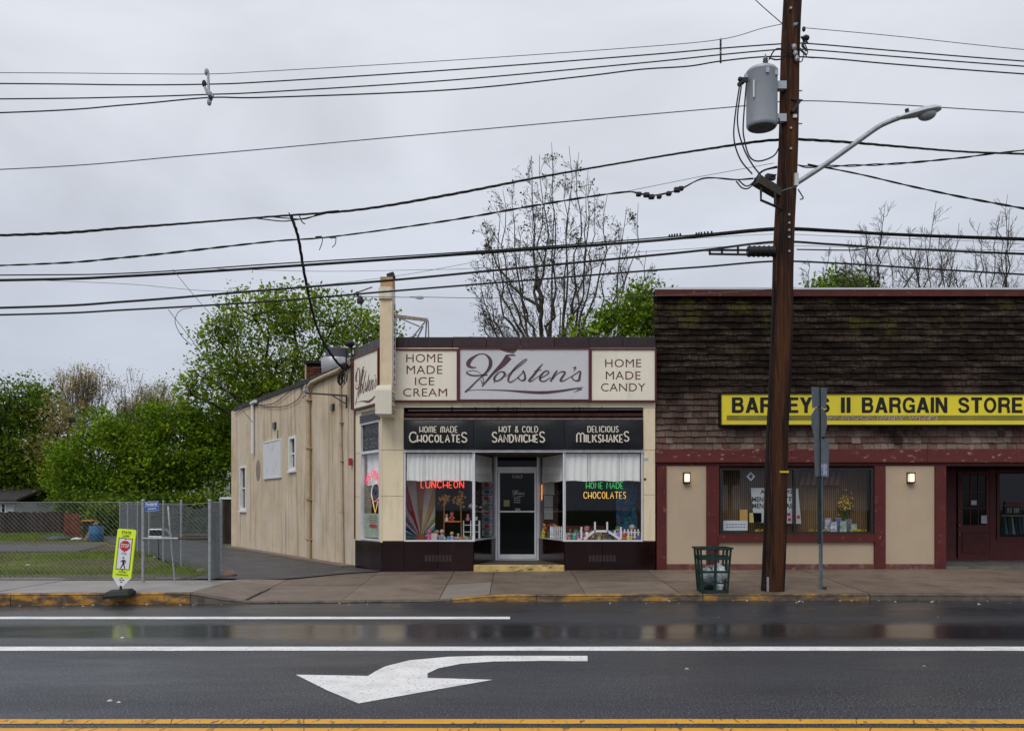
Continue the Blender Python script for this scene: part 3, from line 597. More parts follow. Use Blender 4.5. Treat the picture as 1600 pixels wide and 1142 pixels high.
# side storefront panel (corner) -------------------------------------
sb = S0
sw0, sw1 = s_of(597), s_of(563.5)
zt = FZ(648); 
sidewin = (s_of(594.5), s_of(565), SZ(580, 843), SZ(580, 660))
q = MB(SIDE); q.wall(.0, S0, .1, FZ(545), -.02, -.25, [(sidewin[0], sidewin[1], sidewin[2], sidewin[3])]); q.build('corner_wall', mat('cream_backing', (.4, .34, .24), .7), shop)
zsl = [FZ(637), FZ(703), FZ(775), SZ(580, 846)]
for a, b in ((.004, sidewin[0] - .0), (sidewin[1], S0 - .004)):
    for z1, z0 in zip(zsl, zsl[1:]):
        q = MB(SIDE); q.bev(a + .003, b - .003, -.018, .012, z0 + .004, z1 - .004, .003); q.build('enamel_panel', CREAM, shop)
q = MB(SIDE); q.box(.004, S0, -.018, .010, FZ(637) + .004, FZ(630)); q.build('enamel_strip', CREAM, shop)
# maroon edge strip where stucco meets the corner panel
q = MB(SIDE); q.box(S0 - .01, S0 + .05, -.02, .03, .9, FZ(545)); q.build('edge_trim', mat('rust_brown_trim', (.09, .035, .025), .6), shop)
# base tiles
zb = [FZ(893) - .08, SZ(580, 846) - .006]
for a, b in ((.004, .62), (.628, 1.18), (1.186, S0 - .004)):
    q = MB(SIDE); q.bev(a, b, -.018, .022, zb[0], zb[1], .004); q.build('glazed_tile', TILE, shop)
# side window: roller shutter box, upper light, lower light, lettering
a, b, c, d = sidewin; zm = SZ(580, 706)
q = MB(SIDE); q.frame(a - .01, b + .01, c - .02, d + .02, .03, -.06, .045); sw = q.build('side_shop_window', ALU, shop)
q = MB(SIDE); q.box(a + .04, b - .04, -.05, .028, zm - .03, zm + .03); q.build('transom_bar', ALU, sw)
B('pane', GLASS, sw, a + .036, b - .036, -.024, -.022, c + .03, zm - .03, M=SIDE)
q = MB(SIDE); q.box(a + .036, b - .036, -.03, -.022, zm + .03, d - .028); q.build('pane', DKGLASS, sw)
ST = lambda o: (lambda u, v, dd=0: S(u, o, v))
def mirror_side(u): return u
# along the side the reading direction runs towards the corner, so u is measured back from b
RT = lambda o: (lambda u, v, dd=0: S(-u, o, v))
GH = mat('ghost_lettering', (.16, .17, .16), .5)
text_mesh('HOME MADE', -b + .12, -a - .14, SZ(580, 678), SZ(580, 669), GH, sw, T=RT(-.018)); text_mesh('ICE CREAM', -b + .07, -a - .10, SZ(580, 700), SZ(580, 684), GH, sw, T=RT(-.018))
q = MB(SIDE)
for i in range(5):
    z0 = lerp(SZ(580, 660) + .02, SZ(580, 646), i / 5); q.hexa([S_ for S_ in [(a - .03, -.01, z0), (b + .03, -.01, z0), (b + .03, .05, z0), (a - .03, .05, z0), (a - .03, -.01, z0 + .045), (b + .03, -.01, z0 + .045), (b + .03, .025, z0 + .045), (a - .03, .025, z0 + .045)]])
q.build('shutter_box', mat('grey_shutter', (.09, .095, .11), .4, .3), shop)
# interior -----------------------------------------------------------
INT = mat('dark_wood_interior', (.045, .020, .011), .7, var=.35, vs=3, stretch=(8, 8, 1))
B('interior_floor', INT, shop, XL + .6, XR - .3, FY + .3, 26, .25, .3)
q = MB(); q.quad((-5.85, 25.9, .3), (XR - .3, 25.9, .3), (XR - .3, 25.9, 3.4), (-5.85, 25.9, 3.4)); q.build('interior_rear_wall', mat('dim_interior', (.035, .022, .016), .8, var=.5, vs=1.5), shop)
B('interior_ceiling', VOIDBLK, shop, -2.2, XR - .3, FY + .3, 25.9, 3.3, 3.35)
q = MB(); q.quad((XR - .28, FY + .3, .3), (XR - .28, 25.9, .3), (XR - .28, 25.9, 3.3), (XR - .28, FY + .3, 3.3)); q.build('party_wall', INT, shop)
# display platforms and partition screens behind them
DR0, DR1, DY = FX(740), FX(882), FY + 1.8        # recess opening; door plane depth
LX0, LX1, RX0, RX1 = FX(633), FX(741), FX(881), FX(1003)
DXa, DXb = PX(777.5, DY), PX(838.5, DY)
def prism(m, pts, z0, z1): 
    n = len(pts); vs = [(p[0], p[1], z0) for p in pts] + [(p[0], p[1], z1) for p in pts]
    return m.add(vs, [tuple(range(n - 1, -1, -1)), tuple(range(n, 2 * n))] + [(i, (i + 1) % n, n + (i + 1) % n, n + i) for i in range(n)])
zf = FZ(846) 
q = MB(); prism(q, [(LX0, FY + .08), (LX1 + .0, FY + .08), (DXa - .08, DY - .02), (DXa - .08, DY + .0), (LX0, DY + .0)], zf - .05, zf + .02); q.build('display_shelf', mat('turquoise_cloth', (.03, .20, .26), .8, var=.2, vs=5), shop)
q = MB(); prism(q, [(RX1, FY + .08), (RX0, FY + .08), (DXb + .08, DY - .02), (DXb + .08, DY), (RX1, DY)], zf - .05, zf + .02); q.build('display_shelf', mat('pale_pink_cloth', (.45, .36, .38), .8), shop)
PANEL = mat('brown_wood_panelling', (.085, .030, .012), .5, var=.3, vs=4, stretch=(10, 10, .6))
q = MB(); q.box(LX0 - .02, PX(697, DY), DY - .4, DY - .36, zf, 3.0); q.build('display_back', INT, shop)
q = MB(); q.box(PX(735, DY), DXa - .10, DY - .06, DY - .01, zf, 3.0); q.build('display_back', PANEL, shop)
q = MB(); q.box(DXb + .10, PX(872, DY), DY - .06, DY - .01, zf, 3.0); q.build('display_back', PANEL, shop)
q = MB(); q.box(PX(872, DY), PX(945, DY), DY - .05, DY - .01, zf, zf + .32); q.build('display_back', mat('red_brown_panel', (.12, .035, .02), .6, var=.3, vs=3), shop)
# glazed base tiles under the display windows, with faint vent slots
def base_run(edges, zb_):
    for a, b in zip(edges, edges[1:]): B('glazed_tile', TILE, shop, a + .003, b - .003, FY - .022, FY + .02, zb_, z_sill - .012, b=.004)
base_run([XL - .01, hx0, FX(684), DR0], .12); base_run([DR1, FX(941), hx1, XR - .003], .12)
for x0_, x1_ in ((hx0, DR0), (DR1, hx1)): B('stall_riser', VOIDBLK, shop, x0_, x1_, FY + .021, FY + .08, .15, z_sill - .02)
for c0 in (664, 920):
    for i in range(8):
        xa = FX(c0 + i * 5.4); B('vent_slot', mat('dull_vent', (.035, .022, .022), .6), shop, xa, xa + FX(803) - FX(800) + .012, FY - .026, FY - .0225, FZ(877), FZ(867))
# entrance recess: diagonal base panels, sidelights, door
def diag(xa, xb, nm):
    d2 = Vector((xb - xa, DY - FY, 0)); Ln = d2.length; d2.normalize(); n2 = Vector((d2.y, -d2.x, 0)) * (1 if xa < 0 else -1)
    M_ = Matrix(((d2.x, n2.x, 0, xa), (d2.y, n2.y, 0, FY), (0, 0, 1, 0), (0, 0, 0, 1)))
    q = MB(M_); q.box(.02, Ln, -.03, .01, .3, z_sill - .012); q.build('glazed_tile', TILE, shop)
    q = MB(M_); q.frame(.0, Ln, z_sill, z_head + .02, -.03, .03, .035); fo = q.build('sidelight', ALU, shop)
    B('pane', GLASS, fo, .036, Ln - .036, -.002, .004, z_sill + .036, z_head - .016, M=M_)
    return M_, Ln
ML, LL = diag(DR0, DXa - .05, 0); MR, LR = diag(DR1, DXb + .05, 0)
q = MB(); prism(q, [(DR0, FY - .045), (DR1, FY - .045), (DR1, FY + .0), (DXb + .1, DY + .1), (DXa - .1, DY + .1), (DR0, FY)], .18, FZ(882)); 
stp = q.build('entrance_floor', mat('recess_floor', (.10, .085, .07), .6, var=.3, vs=4, stain=((.03, .027, .025), 2, (1, 1, 1), .5, .7, .6)), shop)
B('step_nosing', mat('worn_yellow_step', (.50, .36, .13), .6, var=.25, vs=5, stain=((.09, .06, .03), 6, (1, 1, 3), .54, .64, .85)), shop, DR0 + .01, DR1 - .01, FY - .16, FY - .048, .17, FZ(882) + .004, b=.012)
DZ = FZ(882) + .02; DH = PZ(735, DY)
q = MB(); q.frame(DXa - .05, DXb + .05, DZ - .02, PZ(711, DY), DY - .05, DY + .05, .045, .02); df = q.build('door_frame', ALU, shop)
B('transom_bar', ALU, df, DXa - .004, DXb + .004, DY - .06, DY + .05, DH, DH + .085)
B('transom_pane', DKGLASS, df, DXa, DXb, DY - .01, DY, DH + .085, PZ(711, DY) - .045)
q = MB(); zmid = PZ(799, DY); st_ = .052
q.wall(DXa + .004, DXb - .004, DZ + .01, DH - .005, DY - .045, DY + .0, [(DXa + .004 + st_, DXb - .004 - st_, DZ + .12, zmid - .02), (DXa + .004 + st_, DXb - .004 - st_, zmid + .02, DH - .06)])
dor = q.build('door', ALU, shop)
B('door_pane', DKGLASS, dor, DXa + .05, DXb - .05, DY - .025, DY - .018, DZ + .11, DH - .05)
B('push_bar', ALU, dor, DXa + .03, DXb - .03, DY - .085, DY - .065, zmid - .015, zmid + .015)
DT = flatT(DY - .03); LW2 = mat('white_decal', (.5, .5, .5), .5)
text_mesh('1063', PX(801, DY), PX(816, DY), PZ(747, DY), PZ(742, DY), LW2, dor, T=DT)
mm = MB(); script_sign(mm, DT, (PX(819, DY) - PX(800, DY)) / 1350, (PZ(763, DY) - PZ(774, DY)) / 480, PX(799, DY), PZ(762, DY), 1.3); mm.build('lettering', LW2, dor)
for py in (777, 780.5, 784): 
    for k in range(3): B('small_print', LW2, dor, PX(803 + k * 3.6, DY), PX(805.6 + k * 3.6, DY), DY - .031, DY - .028, PZ(py + 1.3, DY), PZ(py, DY))
B('notice', mat('yellow_notice', (.35, .34, .14), .7, var=.3, vs=20), dor, PX(787, DY), PX(796, DY), DY - .032, DY - .027, PZ(791, DY), PZ(781, DY))
B('mail_plate', GALV, dor, PX(805, DY), PX(813, DY), DY - .05, DY - .046, PZ(798, DY), PZ(794, DY))
B('recess_ceiling', mat('recess_soffit', (.10, .09, .08), .7), shop, DR0 - .02, DR1 + .02, FY + .05, DY + .1, FZ(707), FZ(703))
B('door_header', VOIDBLK, shop, DXa - .12, DXb + .12, DY - .02, DY + .04, PZ(711, DY), FZ(703))
# front display windows
for (a, b) in ((LX0, LX1), (RX0, RX1)):
    q = MB(); q.frame(a - .02, b + .015, z_sill - .01, z_head + .02, FY - .03, FY + .05, .03, .035); fo = q.build('display_window', ALU, shop)
    B('pane', GLASS, fo, a + .011, b - .016, FY + .0, FY + .008, z_sill + .026, z_head - .011)
B('head_rail', mat('chipped_white_rail', (.55, .54, .56), .5, .2, var=.2, vs=9), shop, hx0 + .004, hx1 - .002, FY - .06, FY - .032, FZ(707), FZ(702.5), b=.004)
# dark recess over the awning with its roller
B('awning_recess', VOIDBLK, shop, hx0, hx1, FY + .1, FY + .27, z_slot0 - .2, z_slot1)
rl = MB(); rl.tube([(hx0 + .03, FY + .02, FZ(649)), (hx1 - .03, FY + .02, FZ(649))], .05, 10); rl.build('awning_roller', mat('rusty_dark_steel', (.05, .02, .016), .7, var=.5, vs=9), shop, smooth=True)
rl = MB(); rl.tube([(hx0 + .1, FY - .02, FZ(641.5)), (hx1 - .02, FY - .02, FZ(640))], .016, 6); rl.build('awning_rod', mat('grey_dull', (.12, .12, .12), .5, .5), shop)
for px in (705, 706.5, 742, 777, 780, 802, 806, 898, 905, 940):
    x_ = FX(px); rl = MB(); rl.tube([(x_, FY - .03, FZ(636)), (x_ + R.uniform(-.05, .05), FY - .04, FZ(640)), (x_ + R.uniform(-.04, .08), FY - .03, FZ(645))], .008, 4); rl.build('loose_wire', VOIDBLK, shop)
# black fascia panels with art deco lettering
for k, (pa, pb) in enumerate(((632, 740), (740, 882), (882, 1003.5))):
    a, b = FX(pa) + .004, FX(pb) - .004; zt_, zb_ = FZ(656.5), FZ(702); q = MB(); n = 12; mrows = 6; vs = []
    for j in range(mrows + 1):
        for i in range(n + 1):
            u, v = i / n, j / mrows
            pil = (1 - (2 * u - 1) ** 6) * (1 - (2 * v - 1) ** 4) * .035; vs.append((lerp(a, b, u), FY - .055 - .05 * v - pil + R.uniform(-.003, .003), lerp(zt_, zb_, v)))
    q.add(vs, [(j * (n + 1) + i, (j + 1) * (n + 1) + i, (j + 1) * (n + 1) + i + 1, j * (n + 1) + i + 1) for j in range(mrows) for i in range(n)])
    q.hexa([(a, FY - .10, zb_ - .0), (b, FY - .10, zb_), (b, FY - .03, zb_), (a, FY - .03, zb_), (a, FY - .05, zt_), (b, FY - .05, zt_), (b, FY - .03, zt_), (a, FY - .03, zt_)])
    lab = ('black vinyl fascia panel over the luncheon window', 'wide black vinyl fascia panel over the shop entrance', 'black vinyl fascia panel over the green and yellow neon window')[k]
    fp = q.build('fascia_sign', BLACK, None, smooth=True, label=lab, cat='sign', group='black lettered fascia panels')
    T = lambda u, v, dd=0: (u, FY - .145 - .04 * (zt_ - v) / (zt_ - zb_), v)
    lines = (((('hOmE mADE', 657, 715.5, 676.3, 667.2),), (('C', 641, 652, 691.5, 676), ('hOCOLATE', 653.5, 719.5, 691.5, 680.4), ('S', 721.5, 730.5, 691.5, 676.5))),
             ((('hOT & COLD', 780, 840, 676, 667),), (('S', 769, 777, 691.5, 676), ('ANDWIChE', 779, 840, 691.5, 680), ('S', 842.5, 851, 691.5, 675.5))),
             ((('DELICIOUS', 917.5, 965, 675.8, 666.8),), (('m', 900.5, 912, 691.5, 677), ('ILKShAKE', 914.5, 971.5, 691.5, 680), ('S', 973.5, 981.5, 690, 675))))[k]
    lm = MB()
    for grp, wpen in zip(lines, (.021, .030)):
        for t_, x0_, x1_, y0_, y1_ in grp:
            for s_ in strokes(t_, FX(x0_), FX(x1_), FZ(y0_), FZ(y1_), .42): ribbon(lm, [tuple(p) for p in s_], T, wpen)
    lm.build('lettering', LETW, fp)
B('drip_edge', mat('drip_edge', (.16, .14, .13), .6, var=.4, vs=8), shop, hx0 + .01, hx1 - .02, FY - .07, FY - .03, FZ(656.2), FZ(653.5))
# sign boxes ---------------------------------------------------------
def sign_box(pa, pb, ya, yb, label, face, dep=.11, name='sign_board'):
    t = empty(name, (FX((pa + pb) / 2), FY - .02, FZ(yb)), label, 'sign')
    q = MB(); q.frame(FX(pa), FX(pb), FZ(yb), FZ(ya), FY - dep, FY - .021, .036); q.build('frame', SIGNRED, t)
    B('sign_face', face, t, FX(pa) + .036, FX(pb) - .036, FY - dep + .03, FY - .025, FZ(yb) + .036, FZ(ya) - .036)
    return t
OPT = dict(bold=-.004)
t = sign_box(612.5, 716.5, 546, 628.5, 'cream sign board beside the pylon listing home made ice cream', SIGNCREAM)
for s_, a, b, c, d in (('HOME', 635.5, 692, 567, 554), ('MADE', 636, 691.5, 585, 572), ('ICE', 649, 679, 602.5, 590), ('CREAM', 630.5, 699, 620, 607.5)):
    text_mesh(s_, FX(a), FX(b), FZ(c), FZ(d), LETTER, t, T=flatT(FY - .084), bold=-.004, space=1.05)
t = sign_box(921.5, 1024.5, 545, 628.5, 'cream sign board next to the shingled wall listing home made candy', SIGNCREAM)
for s_, a, b, c, d in (('HOME', 945, 1001, 574.5, 562), ('MADE', 946, 1000, 593.5, 581), ('CANDY', 938.5, 1007.5, 612, 599.5)):
    text_mesh(s_, FX(a), FX(b), FZ(c), FZ(d), LETTER, t, T=flatT(FY - .084), bold=-.004, space=1.05)
t = sign_box(716.8, 921.3, 544.5, 627.5, 'large white sign board with hand lettered shop name over the entrance', mat('grey_white_acrylic', (.58, .58, .61), .35, var=.04, vs=1, stain=((.34, .34, .35), 3, (1, 1, 1), .56, .8, .4), stain2=((.14, .13, .11), 9, (1, 1, 1), .66, .78, .6)), .15)
m_ = MB(); script_sign(m_, flatT(FY - .124), K * 220 / 1600, K * 100 / 727, FX(710), FZ(535), 1.0); m_.build('lettering', SCRIPTM, t); 
m_ = MB(); script_sign(m_, flatT(FY - .122), K * 220 / 1600, K * 100 / 727, FX(711), FZ(535.9), .85); m_.build('letter_shadow_edge', mat('pale_letter_edge', (.27, .26, .29), .5), t)
q = MB(); q.add([(FX(780), FY - .1225, FZ(547)), (FX(808), FY - .1225, FZ(547)), (FX(806), FY - .1225, FZ(551)), (FX(802), FY - .1225, FZ(554)), (FX(792), FY - .1225, FZ(552)), (FX(785), FY - .1225, FZ(549.5))], [tuple(range(5, -1, -1))]); q.build('torn_patch', mat('torn_brown', (.12, .10, .09), .8, var=.4, vs=20), t)
# side sign (script name) on the corner wall
t = empty('sign_board', S(.9, .02, FZ(640)), 'angled cream sign board with maroon script on the side wall behind the pylon', 'sign')
a, b = .05, S0 - .03; zlo, zhi = SZ(575, 637), SZ(575, 552)
q = MB(SIDE); q.frame(a, b, zlo, zhi, .10, .0, .036); q.build('frame', SIGNRED, t)
q = MB(SIDE); q.box(a + .036, b - .036, .02, .07, zlo + .036, zhi - .036); q.build('sign_face', SIGNCREAM, t)
m_ = MB(); wk = (b - a - .2) / 1400; script_sign(m_, RT(.078), wk, (zhi - zlo - .25) / 520, -b + .02, zhi - .02, 1.15); m_.build('lettering', SIGNRED, t)
# ---------------------------------------------------------------- pylon sign at the corner
PYC = mat('weathered_cream_metal', (.70, .57, .39), .5, var=.12, vs=2, stain=((.34, .22, .11), 2.6, (2, 2, .4), .52, .78, .6), stain2=((.12, .07, .04), 16, (1, 1, 1), .68, .76, .8))
PYL = mat('pale_sign_casing', (.68, .63, .51), .4, var=.06, vs=2, stain=((.30, .26, .2), 3, VERT, .56, .8, .6))
py = empty('pylon_sign', (FX(603), FY - .4, FZ(650)), 'tall weathered cream pylon sign rising over the shop corner with a bulging lower box', 'sign')
YN = FY - .62; KN = YN / F
def NX(px): return PX(px, YN)
def NZ(p): return PZ(p, YN)
def rbox(m, x0, x1, y0, y1, z0, z1, r, seg=4):
    ring = []
    for cx_, cy_, a0 in ((x1 - r, y0 + r, -90), (x1 - r, y1 - r, 0), (x0 + r, y1 - r, 90), (x0 + r, y0 + r, 180)):
        for k in range(seg + 1):
            a = math.radians(a0 + 90 * k / seg); ring.append((cx_ + r * math.cos(a), cy_ + r * math.sin(a)))
    return prism(m, ring, z0, z1)
q = MB(); q.box(NX(593.5), NX(613), YN, FY - .14, NZ(606), NZ(465)); q.build('column', PYC, py)
q = MB(); q.box(NX(594), NX(613), YN + .02, FY - .16, NZ(449), NZ(432)); q.build('column_top', mat('rusty_cream', (.42, .27, .14), .7, var=.35, vs=8), py)
q = MB(); rbox(q, NX(591.5), NX(613.6), YN - .06, FY - .10, NZ(467), NZ(449), .08); q.build('collar', PYL, py, smooth=True)
q = MB(); x0, x1 = NX(587), NX(612.5)
vs = []; prof = [(650, .06), (647, .0), (640, .0), (610, .0), (604, .02), (601, .10)]
for pyy, ins in prof: vs += [(x0 + ins, YN - .08 + ins, NZ(pyy)), (x1 - ins * .2, YN - .08 + ins, NZ(pyy)), (x1 - ins * .2, FY - .07, NZ(pyy)), (x0 + ins, FY - .07, NZ(pyy))]
nn = len(prof); q.add(vs, [(3, 2, 1, 0), tuple(range(4 * nn - 4, 4 * nn))] + [(4 * i + k, 4 * i + (k + 1) % 4, 4 * i + 4 + (k + 1) % 4, 4 * i + 4 + k) for i in range(nn - 1) for k in range(4)]); q.build('lower_box', PYL, py)
q = MB(); q.box(NX(613) + .001, NX(613) + .02, YN + .05, FY - .2, NZ(598), NZ(468)); q.build('side_face', mat('translucent_white', (.55, .56, .60), .3, var=.1, vs=5), py)
xx = NX(613) + .021
q = MB()
for i in range(10):
    zc = lerp(NZ(478), NZ(590), i / 9); q.box(xx, xx + .006, YN + .12, YN + .18, zc - .06, zc + .06); q.box(xx, xx + .006, YN + .18, YN + .28, zc - .012, zc + .012)
q.build('side_lettering', SIGNRED, py)
q = MB(); xx = NX(612.5) - .002
for j, (zz, n) in enumerate(((612, 4), (618, 5), (623, 5), (633, 4), (638, 5), (643, 4))):
    for i in range(n): q.box(xx, xx + .006, YN + .02 + i * .1, YN + .08 + i * .1, NZ(zz + 3), NZ(zz))
q.build('side_small_print', mat('brown_print', (.18, .13, .11), .6), py)
q = MB(); q.bar((NX(613), FY - .3, NZ(489)), (PX(667, 21), 21, PZ(500, 21)), .06, .07); q.build('brace', mat('peeling_white_brace', (.45, .36, .28), .7, var=.4, vs=14), py)
q = MB(); Yb = 21.0
for a, b in (((669, 500), (669.5, 527)), ((666.5, 500), (664, 527)), ((664, 503), (638, 527)), ((661, 510), (648, 527)), ((617, 494), (655, 503)), ((640, 528), (650, 516))):
    q.bar((PX(a[0], Yb), Yb, PZ(a[1], Yb)), (PX(b[0], Yb), Yb + .1, PZ(b[1] + 6, Yb)), .028)
q.build('strut', GALV, py)
q = MB(); q.bar((PX(585, FY), FY - .3, NZ(443)), (PX(556, FY), FY - .35, NZ(455)), .022); q.build('lamp_arm', DARK, py)
lp = empty('spotlight', (NX(559), FY - .36, NZ(462)), 'small black spotlight on a thin arm reaching out from the pylon sign', 'light')
q = MB(); q.lathe([(.02, -.09), (.07, -.08), (.075, .0), (.05, .07), (.02, .09)], (NX(559.5), FY - .36, NZ(464)), 10); q.build('housing', DARK, lp, smooth=True)
q = MB(); q.lathe([(.03, -.03), (.035, .06)], (NX(555.5), FY - .36, NZ(456)), 8); q.build('socket', DARK, lp)
lp = empty('spotlight', (NX(606), FY - .3, NZ(432)), 'black floodlight tilted on top of the pylon sign', 'light')
q = MB(Matrix.Translation((NX(608.5), FY - .35, NZ(427))) @ Matrix.Rotation(math.radians(-18), 4, 'Y')); q.bev(-.085, .085, -.08, .08, -.06, .07, .015); q.build('housing', DARK, lp)
B('bracket', DARK, lp, NX(606) - .012, NX(606) + .012, FY - .37, FY - .34, NZ(433), NZ(429))
# mast with lamp and cable entry where stucco meets the sign
xm, ym, _ = S(S0 + .12, .06, 0); zz = lambda p: PZ(p, ym)
m1 = empty('service_mast', (xm, ym, zz(600)), 'dark service mast with a tangle of cable ends at the roof corner', 'mast')
q = MB(); q.tube([(xm, ym, zz(640)), (xm, ym, zz(541))], .025, 8); q.build('pole', mat('rusty_brown_pipe', (.06, .03, .022), .6), m1, smooth=True)
q = MB()
for i in range(9):
    a = R.uniform(0, 6.28); r_ = R.uniform(.05, .13); bx, bz = PX(534 + R.uniform(-4, 6), ym), zz(582 + R.uniform(-4, 4)); pts = [(bx + r_ * .5 * math.sin(t * 1.05), ym - .05 - .02 * i * .2, bz - r_ * 1.3 * (1 - math.cos(t * 1.05))) for t in range(7)]; q.tube(pts, .011, 5)
q.tube([(PX(541, ym), ym, zz(545)), (PX(541, ym), ym, zz(578))], .02, 6)
q.build('cable_tangle', WIRE, m1)
q = MB(); q.lathe([(.03, -.06), (.09, -.04), (.10, .06), (.04, .1)], (PX(538, ym), ym, zz(573)), 8); q.build('weatherhead', DARK, m1)
lp = empty('floodlight', (xm, ym, zz(541)), 'dome shaped black floodlight on the service mast beside the side sign', 'light')
q = MB(); q.lathe([(.03, -.1), (.11, -.04), (.12, .0), (.09, .05), (.02, .08)], (xm - .03, ym - .05, zz(537)), 12); q.build('housing', DARK, lp, smooth=True)
# bracket lamp arm on stucco wall
br = empty('wall_bracket', S(s_of(547), 0, SZ(547, 625)), 'rusty black lamp bracket sticking out along the stucco wall', 'bracket')
q = MB(); q.tube(sp_path([(545, 618, .06), (545, 638, .06)]), .022, 6); q.tube(sp_path([(545, 618.5, .07), (510, 616, .55)]), .022, 6); q.tube(sp_path([(544, 631, .06), (533, 618, .25)]), .015, 6); q.build('arm', DARK, br)
q = MB(); c_ = sp_path([(509, 613, .57)])[0]; q.lathe([(.05, -.05), (.06, .02), (.03, .06), (.015, .13)], c_, 8); q.build('lamp_holder', GALV, br)
B('alarm_box', mat('red_alarm', (.35, .02, .02), .5), None, *sum([[v - .04, v + .04] for v in S(s_of(551), .06, 0)[:2]], []), SZ(551, 727), SZ(551, 716), label='small red alarm box on the stucco wall beside the corner window', cat='alarm')
# roof exhaust fan
Yf = 24.0; fan = empty('exhaust_fan', (PX(524, Yf), Yf, 5.0), 'silver round exhaust fan standing on the corner shop roof', 'exhaust fan')
q = MB(); q.lathe([(.30, 0), (.30, .14), (.36, .2), (.38, .58), (.36, .62)], (PX(524, Yf), Yf, 5.02), 24); q.build('drum', mat('silver_aluminium', (.40, .41, .43), .45, .5, var=.15, vs=5), fan, smooth=True)
q = MB(); q.lathe([(.31, .0), (.31, .24), (.29, .26)], (PX(527, Yf), Yf, 5.64), 24); q.build('cap', mat('dark_mesh_cap', (.07, .07, .08), .6), fan)
# ---------------------------------------------------------------- curtains and neon
def curtain(P0, P1, z0, z1, name_lab, n=90, amp=.022, tears=()):
    P0, P1 = Vector(P0), Vector(P1); d = P1 - P0; Ln = d.length; d.normalize(); nn_ = Vector((d.y, -d.x, 0)); q = MB(); top = []; bot = []; mid = []
    ph = 0
    for i in range(n + 1):
        ph += R.uniform(.35, 1.25); o = math.sin(ph) * amp; pp = P0 + d * (Ln * i / n)
        top.append(pp + nn_ * o * .5 + Vector((0, 0, z1))); mid.append(pp + nn_ * o * 1.0 + Vector((0, 0, (z0 + z1) / 2))); bot.append(pp + nn_ * o * 1.5 + Vector((0, 0, z0 + .01 * math.sin(i * .21) + R.uniform(-.004, .004))))
    q.add(top + mid + bot, [(i, i + 1, n + 1 + i + 1, n + 1 + i) for i in range(n)] + [(n + 1 + i, n + 2 + i, 2 * n + 3 + i, 2 * n + 2 + i) for i in range(n)])
    return q.build('curtain', CURT, None, smooth=True, label=name_lab, cat='curtain', group='white cafe curtains in the shop windows')
zc0, zc1 = FZ(751), FZ(708.5)
curtain((LX0 + .03, FY + .06, 0), (LX1 - .03, FY + .06, 0), zc0, zc1, 'white gathered curtain across the top of the luncheon window', 110)
curtain((RX0 + .05, FY + .06, 0), (RX1 - .03, FY + .06, 0), zc0 - .005, zc1, 'white gathered curtain over the green and yellow neon', 80)
def dpt(M_, Ln, t, o): return M_ @ Vector((Ln * t, o, 0))
for M_, Ln, lab in ((ML, LL, 'white curtain in the slanted window between luncheon window and door'), (MR, LR, 'white curtain in the slanted window between door and chocolates window')):
    a, b = dpt(M_, Ln, .05, -.06), dpt(M_, Ln, .97, -.06); curtain(tuple(a), tuple(b), zc0, zc1, lab, 60)
curtain(S(sidewin[0] + .05, -.12, 0), S(sidewin[1] - .05, -.12, 0), SZ(580, 757), SZ(580, 708), 'white curtain in the narrow side window by the pylon', 24)
def neonm(n, c, s_): return mat(n, c, .3, emit=c, es=s_)
NR, NGr, NY, NP = neonm('red_neon', (1, .07, .03), 1.1), neonm('green_neon', (.05, .50, .12), .42), neonm('yellow_neon', (.90, .52, .10), .5), neonm('pink_neon', (.9, .05, .12), .7)
def neon(txt, x0, x1, y0, y1, Y, m, lab, gap=.32):
    t = empty('neon_sign', ((FX(x0) + FX(x1)) / 2, Y, FZ(y1)), lab, 'neon sign'); q = MB()
    for s_ in strokes(txt, PX(x0, Y), PX(x1, Y), PZ(y0, Y), PZ(y1, Y), gap): q.tube([(u, Y, v) for u, v in s_], .0085, 6)
    q.build('tube', m, t, smooth=True); q = MB()
    for px in (x0 + 6, x1 - 6): q.tube([(PX(px, Y), Y + .02, PZ(y1, Y)), (PX(px, Y), Y + .02, z_head)], .003, 4)
    q.build('hanger', DARK, t); return t
neon('LUNCHEON', 658, 724.5, 762, 751.5, FY + .03, NR, 'red neon sign reading luncheon under the white curtain', .42)
neon('HOME MADE', 916, 973.5, 763, 753.5, FY + .03, NGr, 'green neon sign reading home made above the yellow neon', .4)
neon('CHOCOLATES', 912, 978, 778.5, 768.5, FY + .03, NY, 'yellow neon sign reading chocolates under the green neon', .4)
# neon ice cream cone in the side window
t = empty('neon_sign', S(.9, -.08, SZ(580, 800)), 'pink and yellow neon ice cream cone in the narrow side window', 'neon sign')
sg = lambda px, pyy: S(s_of(px), -.07, SZ(px, pyy))
for nm, m_, pl in (('cone', NY, [(578, 783), (582, 801), (586, 783)]), ('scoop', neonm('white_neon', (.6, .55, .55), .6), [(578, 781), (576, 772), (577, 762), (580, 756), (584, 753)]), ('scoop', NP, [(585, 755), (589, 764), (589, 774), (585, 780), (582, 783), (578, 782)])):
    q = MB(); q.tube([sg(*p) for p in (spline(pl, 4) if nm != 'cone' else pl)], .011, 6); q.build(nm, m_, t)
q = MB()
for s_ in strokes('ICE CREAM', 0, 1, 0, 1, .3): q.tube([S(lerp(sidewin[1] - .12, sidewin[0] + .16, u), -.07, lerp(SZ(580, 751), SZ(580, 741), v) + .16 * math.sin(u * math.pi) - .06) for u, v in s_], .009, 5)
q.build('tube', NP, t)
